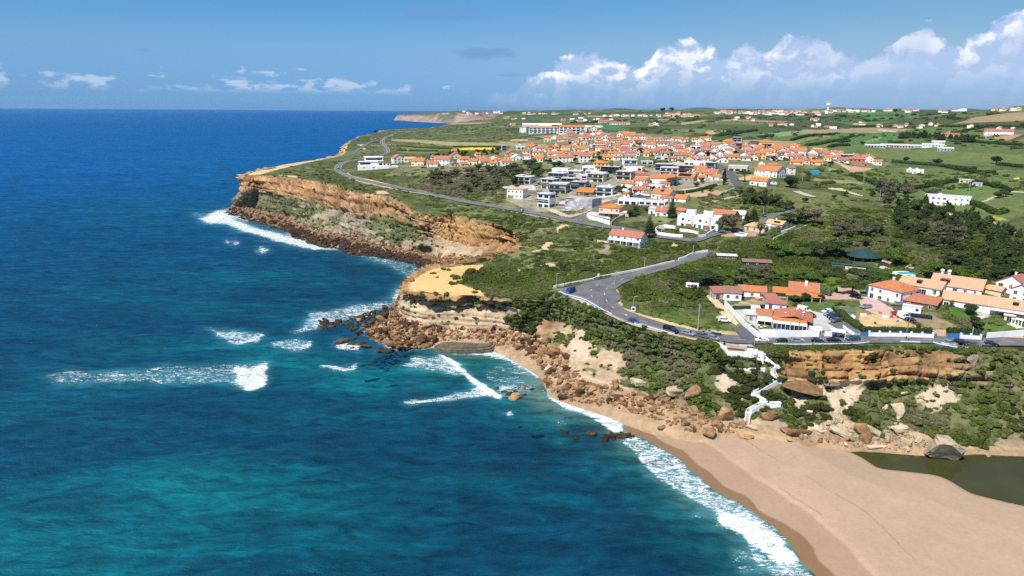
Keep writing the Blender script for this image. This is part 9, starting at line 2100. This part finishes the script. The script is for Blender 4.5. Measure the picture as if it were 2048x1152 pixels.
def sky_world():
 w=bpy.data.worlds.new("World");SC.world=w;w.use_nodes=True
 nt=w.node_tree;nt.nodes.clear();b=NB(nt);L=nt.links
 out=b.n('ShaderNodeOutputWorld');bg=b.n('ShaderNodeBackground')
 sk=b.n('ShaderNodeTexSky',sky_type='NISHITA');sk.sun_disc=False
 sk.sun_elevation=SUN_EL;sk.sun_rotation=math.atan2(to_sun.x,to_sun.y)
 sk.altitude=100;sk.air_density=1.0;sk.dust_density=0.0;sk.ozone_density=4.0
 d=b.n('ShaderNodeTexCoord').outputs['Generated']
 sep=b.n('ShaderNodeSeparateXYZ');b.set(sep.inputs[0],d)
 x,y,z=sep.outputs
 az=b.math('ARCTAN2',x,y);el=b.math('ARCSINE',z)
 cv=b.n('ShaderNodeCombineXYZ');b.set(cv.inputs[0],az);b.set(cv.inputs[1],b.math('MULTIPLY',el,1.25));cv.inputs[2].default_value=3.1
 V=cv.outputs[0]
 puff=b.noise(V,24,7,.52,.25);puff2=b.noise(V,90,5,.55,.3);broad=b.noise(V,8,3,.5)
 fc=b.n('ShaderNodeFloatCurve');b.set(fc.inputs['Value'],b.mapr(az,-.7,.7,0,1,'LINEAR'))
 cu=fc.mapping.curves[0]
 def pa(px):return(math.atan((px-1024)/1409)+.7)/1.4
 tops=[(0,.032),(35,.045),(60,.034),(150,.037),(250,.036),(300,.033),(420,.034),(500,.047),(560,.035),(600,.040),(690,.044),(760,.036),(830,.034),(1000,.022),(1040,.034),(1090,.05),(1130,.07),(1170,.078),(1215,.070),(1260,.062),(1310,.088),(1350,.09),(1400,.075),(1440,.082),(1470,.086),(1500,.076),(1535,.099),(1560,.098),(1600,.102),(1640,.074),(1700,.07),(1740,.082),(1800,.102),(1840,.082),(1900,.088),(1950,.115),(1990,.128),(2048,.142),(2200,.13)]
 pts=[(0.0,.4)]+[(pa(p),v/.16)for p,v in tops]+[(1.0,.5)]
 while len(cu.points)<len(pts):cu.points.new(.5,.5)
 for q,(a,v)in zip(cu.points,pts):q.location=(a,v);q.handle_type='AUTO'
 fc.mapping.update()
 top=b.math('MULTIPLY',fc.outputs[0],.16)
 rel=b.math('SUBTRACT',top,el)
 dens=b.math('ADD',b.math('MULTIPLY',rel,46.0),b.math('MULTIPLY',b.math('SUBTRACT',puff,.5),2.7))
 dens=b.math('ADD',dens,b.math('MULTIPLY',b.math('SUBTRACT',puff2,.5),.8))
 over=b.mapr(az,-.06,.02)
 a_r=b.mapr(dens,.0,.42)
 basef=b.mapr(el,.022,.05)
 cv2=b.n('ShaderNodeVectorMath',operation='ADD');b.set(cv2.inputs[0],V);cv2.inputs[1].default_value=(-.008,.011,0)
 puff_s=b.noise(cv2.outputs[0],24,7,.52,.25)
 lit=b.mapr(b.math('SUBTRACT',puff,puff_s),-.05,.09)
 deep=b.mapr(rel,.012,.05)
 lit=b.math('MULTIPLY',lit,b.math('SUBTRACT',1.0,b.math('MULTIPLY',deep,.75)))
 lit=b.math('MULTIPLY',lit,b.mapr(b.noise(V,13,2,.5),.35,.6,.25,1.0))
 ccol=b.mix(lit,(.34,.45,.66),(.80,.81,.83))
 alpha=b.math('MULTIPLY',a_r,over)
 alpha=b.math('MULTIPLY',alpha,b.math('MULTIPLY_ADD',basef,.72,.28))
 ml_=b.n('ShaderNodeMapping');b.set(ml_.inputs[0],V);ml_.inputs['Scale'].default_value=(1,2.0,1);VL=ml_.outputs[0]
 dens2=b.math('ADD',b.math('MULTIPLY',rel,34.0),b.math('MULTIPLY',b.math('SUBTRACT',b.noise(VL,30,6,.55,.2),.53),4.5))
 a_l=b.math('MULTIPLY',b.mapr(dens2,.05,.7),b.math('SUBTRACT',1.0,over))
 a_l=b.math('MULTIPLY',a_l,b.mapr(el,.016,.03))
 a_l=b.math('MULTIPLY',a_l,.5)
 def streak(px,py,rx,ry,s):
  a0=math.atan((px-1024)/1409);e0=math.atan((576-py)/1409*math.cos(a0))-PITCH
  qx=b.math('DIVIDE',b.math('SUBTRACT',az,a0),rx);qy=b.math('DIVIDE',b.math('SUBTRACT',el,e0),ry)
  r2=b.math('ADD',b.math('MULTIPLY',qx,qx),b.math('MULTIPLY',qy,qy))
  st_=b.n('ShaderNodeMapping');b.set(st_.inputs[0],V);st_.inputs['Scale'].default_value=(1,3.2,1)
  r2=b.math('ADD',r2,b.math('MULTIPLY',b.math('SUBTRACT',b.noise(st_.outputs[0],22,5,.55,.4),.5),2.4))
  return b.math('MULTIPLY',b.mapr(r2,1.0,.1),s)
 s1=streak(970,106,.055,.009,.62);s2=streak(890,26,.07,.0125,.42);s3=streak(1015,150,.022,.0025,.4);s4=streak(1090,156,.018,.003,.4);s5=streak(315,63,.012,.002,.35)
 stq=b.math('MAXIMUM',b.math('MAXIMUM',s1,s2),b.math('MAXIMUM',b.math('MAXIMUM',s3,s4),s5))
 tint=b.ramp(b.mapr(el,0,.5,0,1,'LINEAR'),[(0,(.22,.46,1.0)),(.03,(.22,.46,1.01)),(.16,(.43,.65,.92)),(.27,(.35,.69,.96)),(.6,(.7,1.0,1.2)),(1,(1.15,1.25,1.4))])
 sky=b.n('ShaderNodeMix',data_type='RGBA');sky.blend_type='MULTIPLY';sky.inputs[0].default_value=1
 b.set(sky.inputs[6],sk.outputs[0]);az_t=b.mix(b.mapr(az,-.35,.55),(1,1,1),(1.33,1.02,.86));tm_=b.mix(1.0,tint,az_t,'MULTIPLY');b.set(sky.inputs[7],tm_)
 c=b.mix(stq,sky.outputs[2],(.13/SKY_S,.25/SKY_S,.48/SKY_S))
 def scl(c_):
  n_=b.n('ShaderNodeVectorMath',operation='SCALE');b.set(n_.inputs[0],c_);n_.inputs['Scale'].default_value=1/SKY_S
  return n_.outputs[0]
 c=b.mix(a_l,c,(.60/SKY_S,.65/SKY_S,.74/SKY_S))
 c=b.mix(alpha,c,scl(ccol))
 b.set(bg.inputs[0],c);bg.inputs[1].default_value=SKY_S
 L.new(bg.outputs[0],out.inputs[0])
SKY_S=.085
sky_world()
SC.view_settings.view_transform='Standard';SC.view_settings.look='None';SC.view_settings.exposure=.4;SC.view_settings.gamma=1
SC.render.engine='CYCLES'
SC.cycles.max_bounces=5;SC.cycles.diffuse_bounces=2;SC.cycles.glossy_bounces=2;SC.cycles.transmission_bounces=2;SC.cycles.transparent_max_bounces=6
SC.cycles.use_denoising=False
try:SC.cycles.denoiser='OPENIMAGEDENOISE'
except Exception:pass
def haze():
 m=bpy.data.materials.new("haze");nt,N,L=nodes_of(m);b=NB(nt)
 out=b.n('ShaderNodeOutputMaterial');v=b.n('ShaderNodeVolumePrincipled')
 v.inputs['Color'].default_value=(.30,.62,1,1);v.inputs['Density'].default_value=HAZE;v.inputs['Anisotropy'].default_value=.2
 L.new(v.outputs[0],out.inputs['Volume'])
 mb=MB();mb.box(-36000,36000,-2000,36000,-24,205,m);o=mb.build("haze");o.data.materials[0]=m
 tag(o,"thin bluish sea haze over the far coast and hills","haze",kind="stuff")
 m.cycles.homogeneous_volume=True
HAZE=2.4e-5
haze()
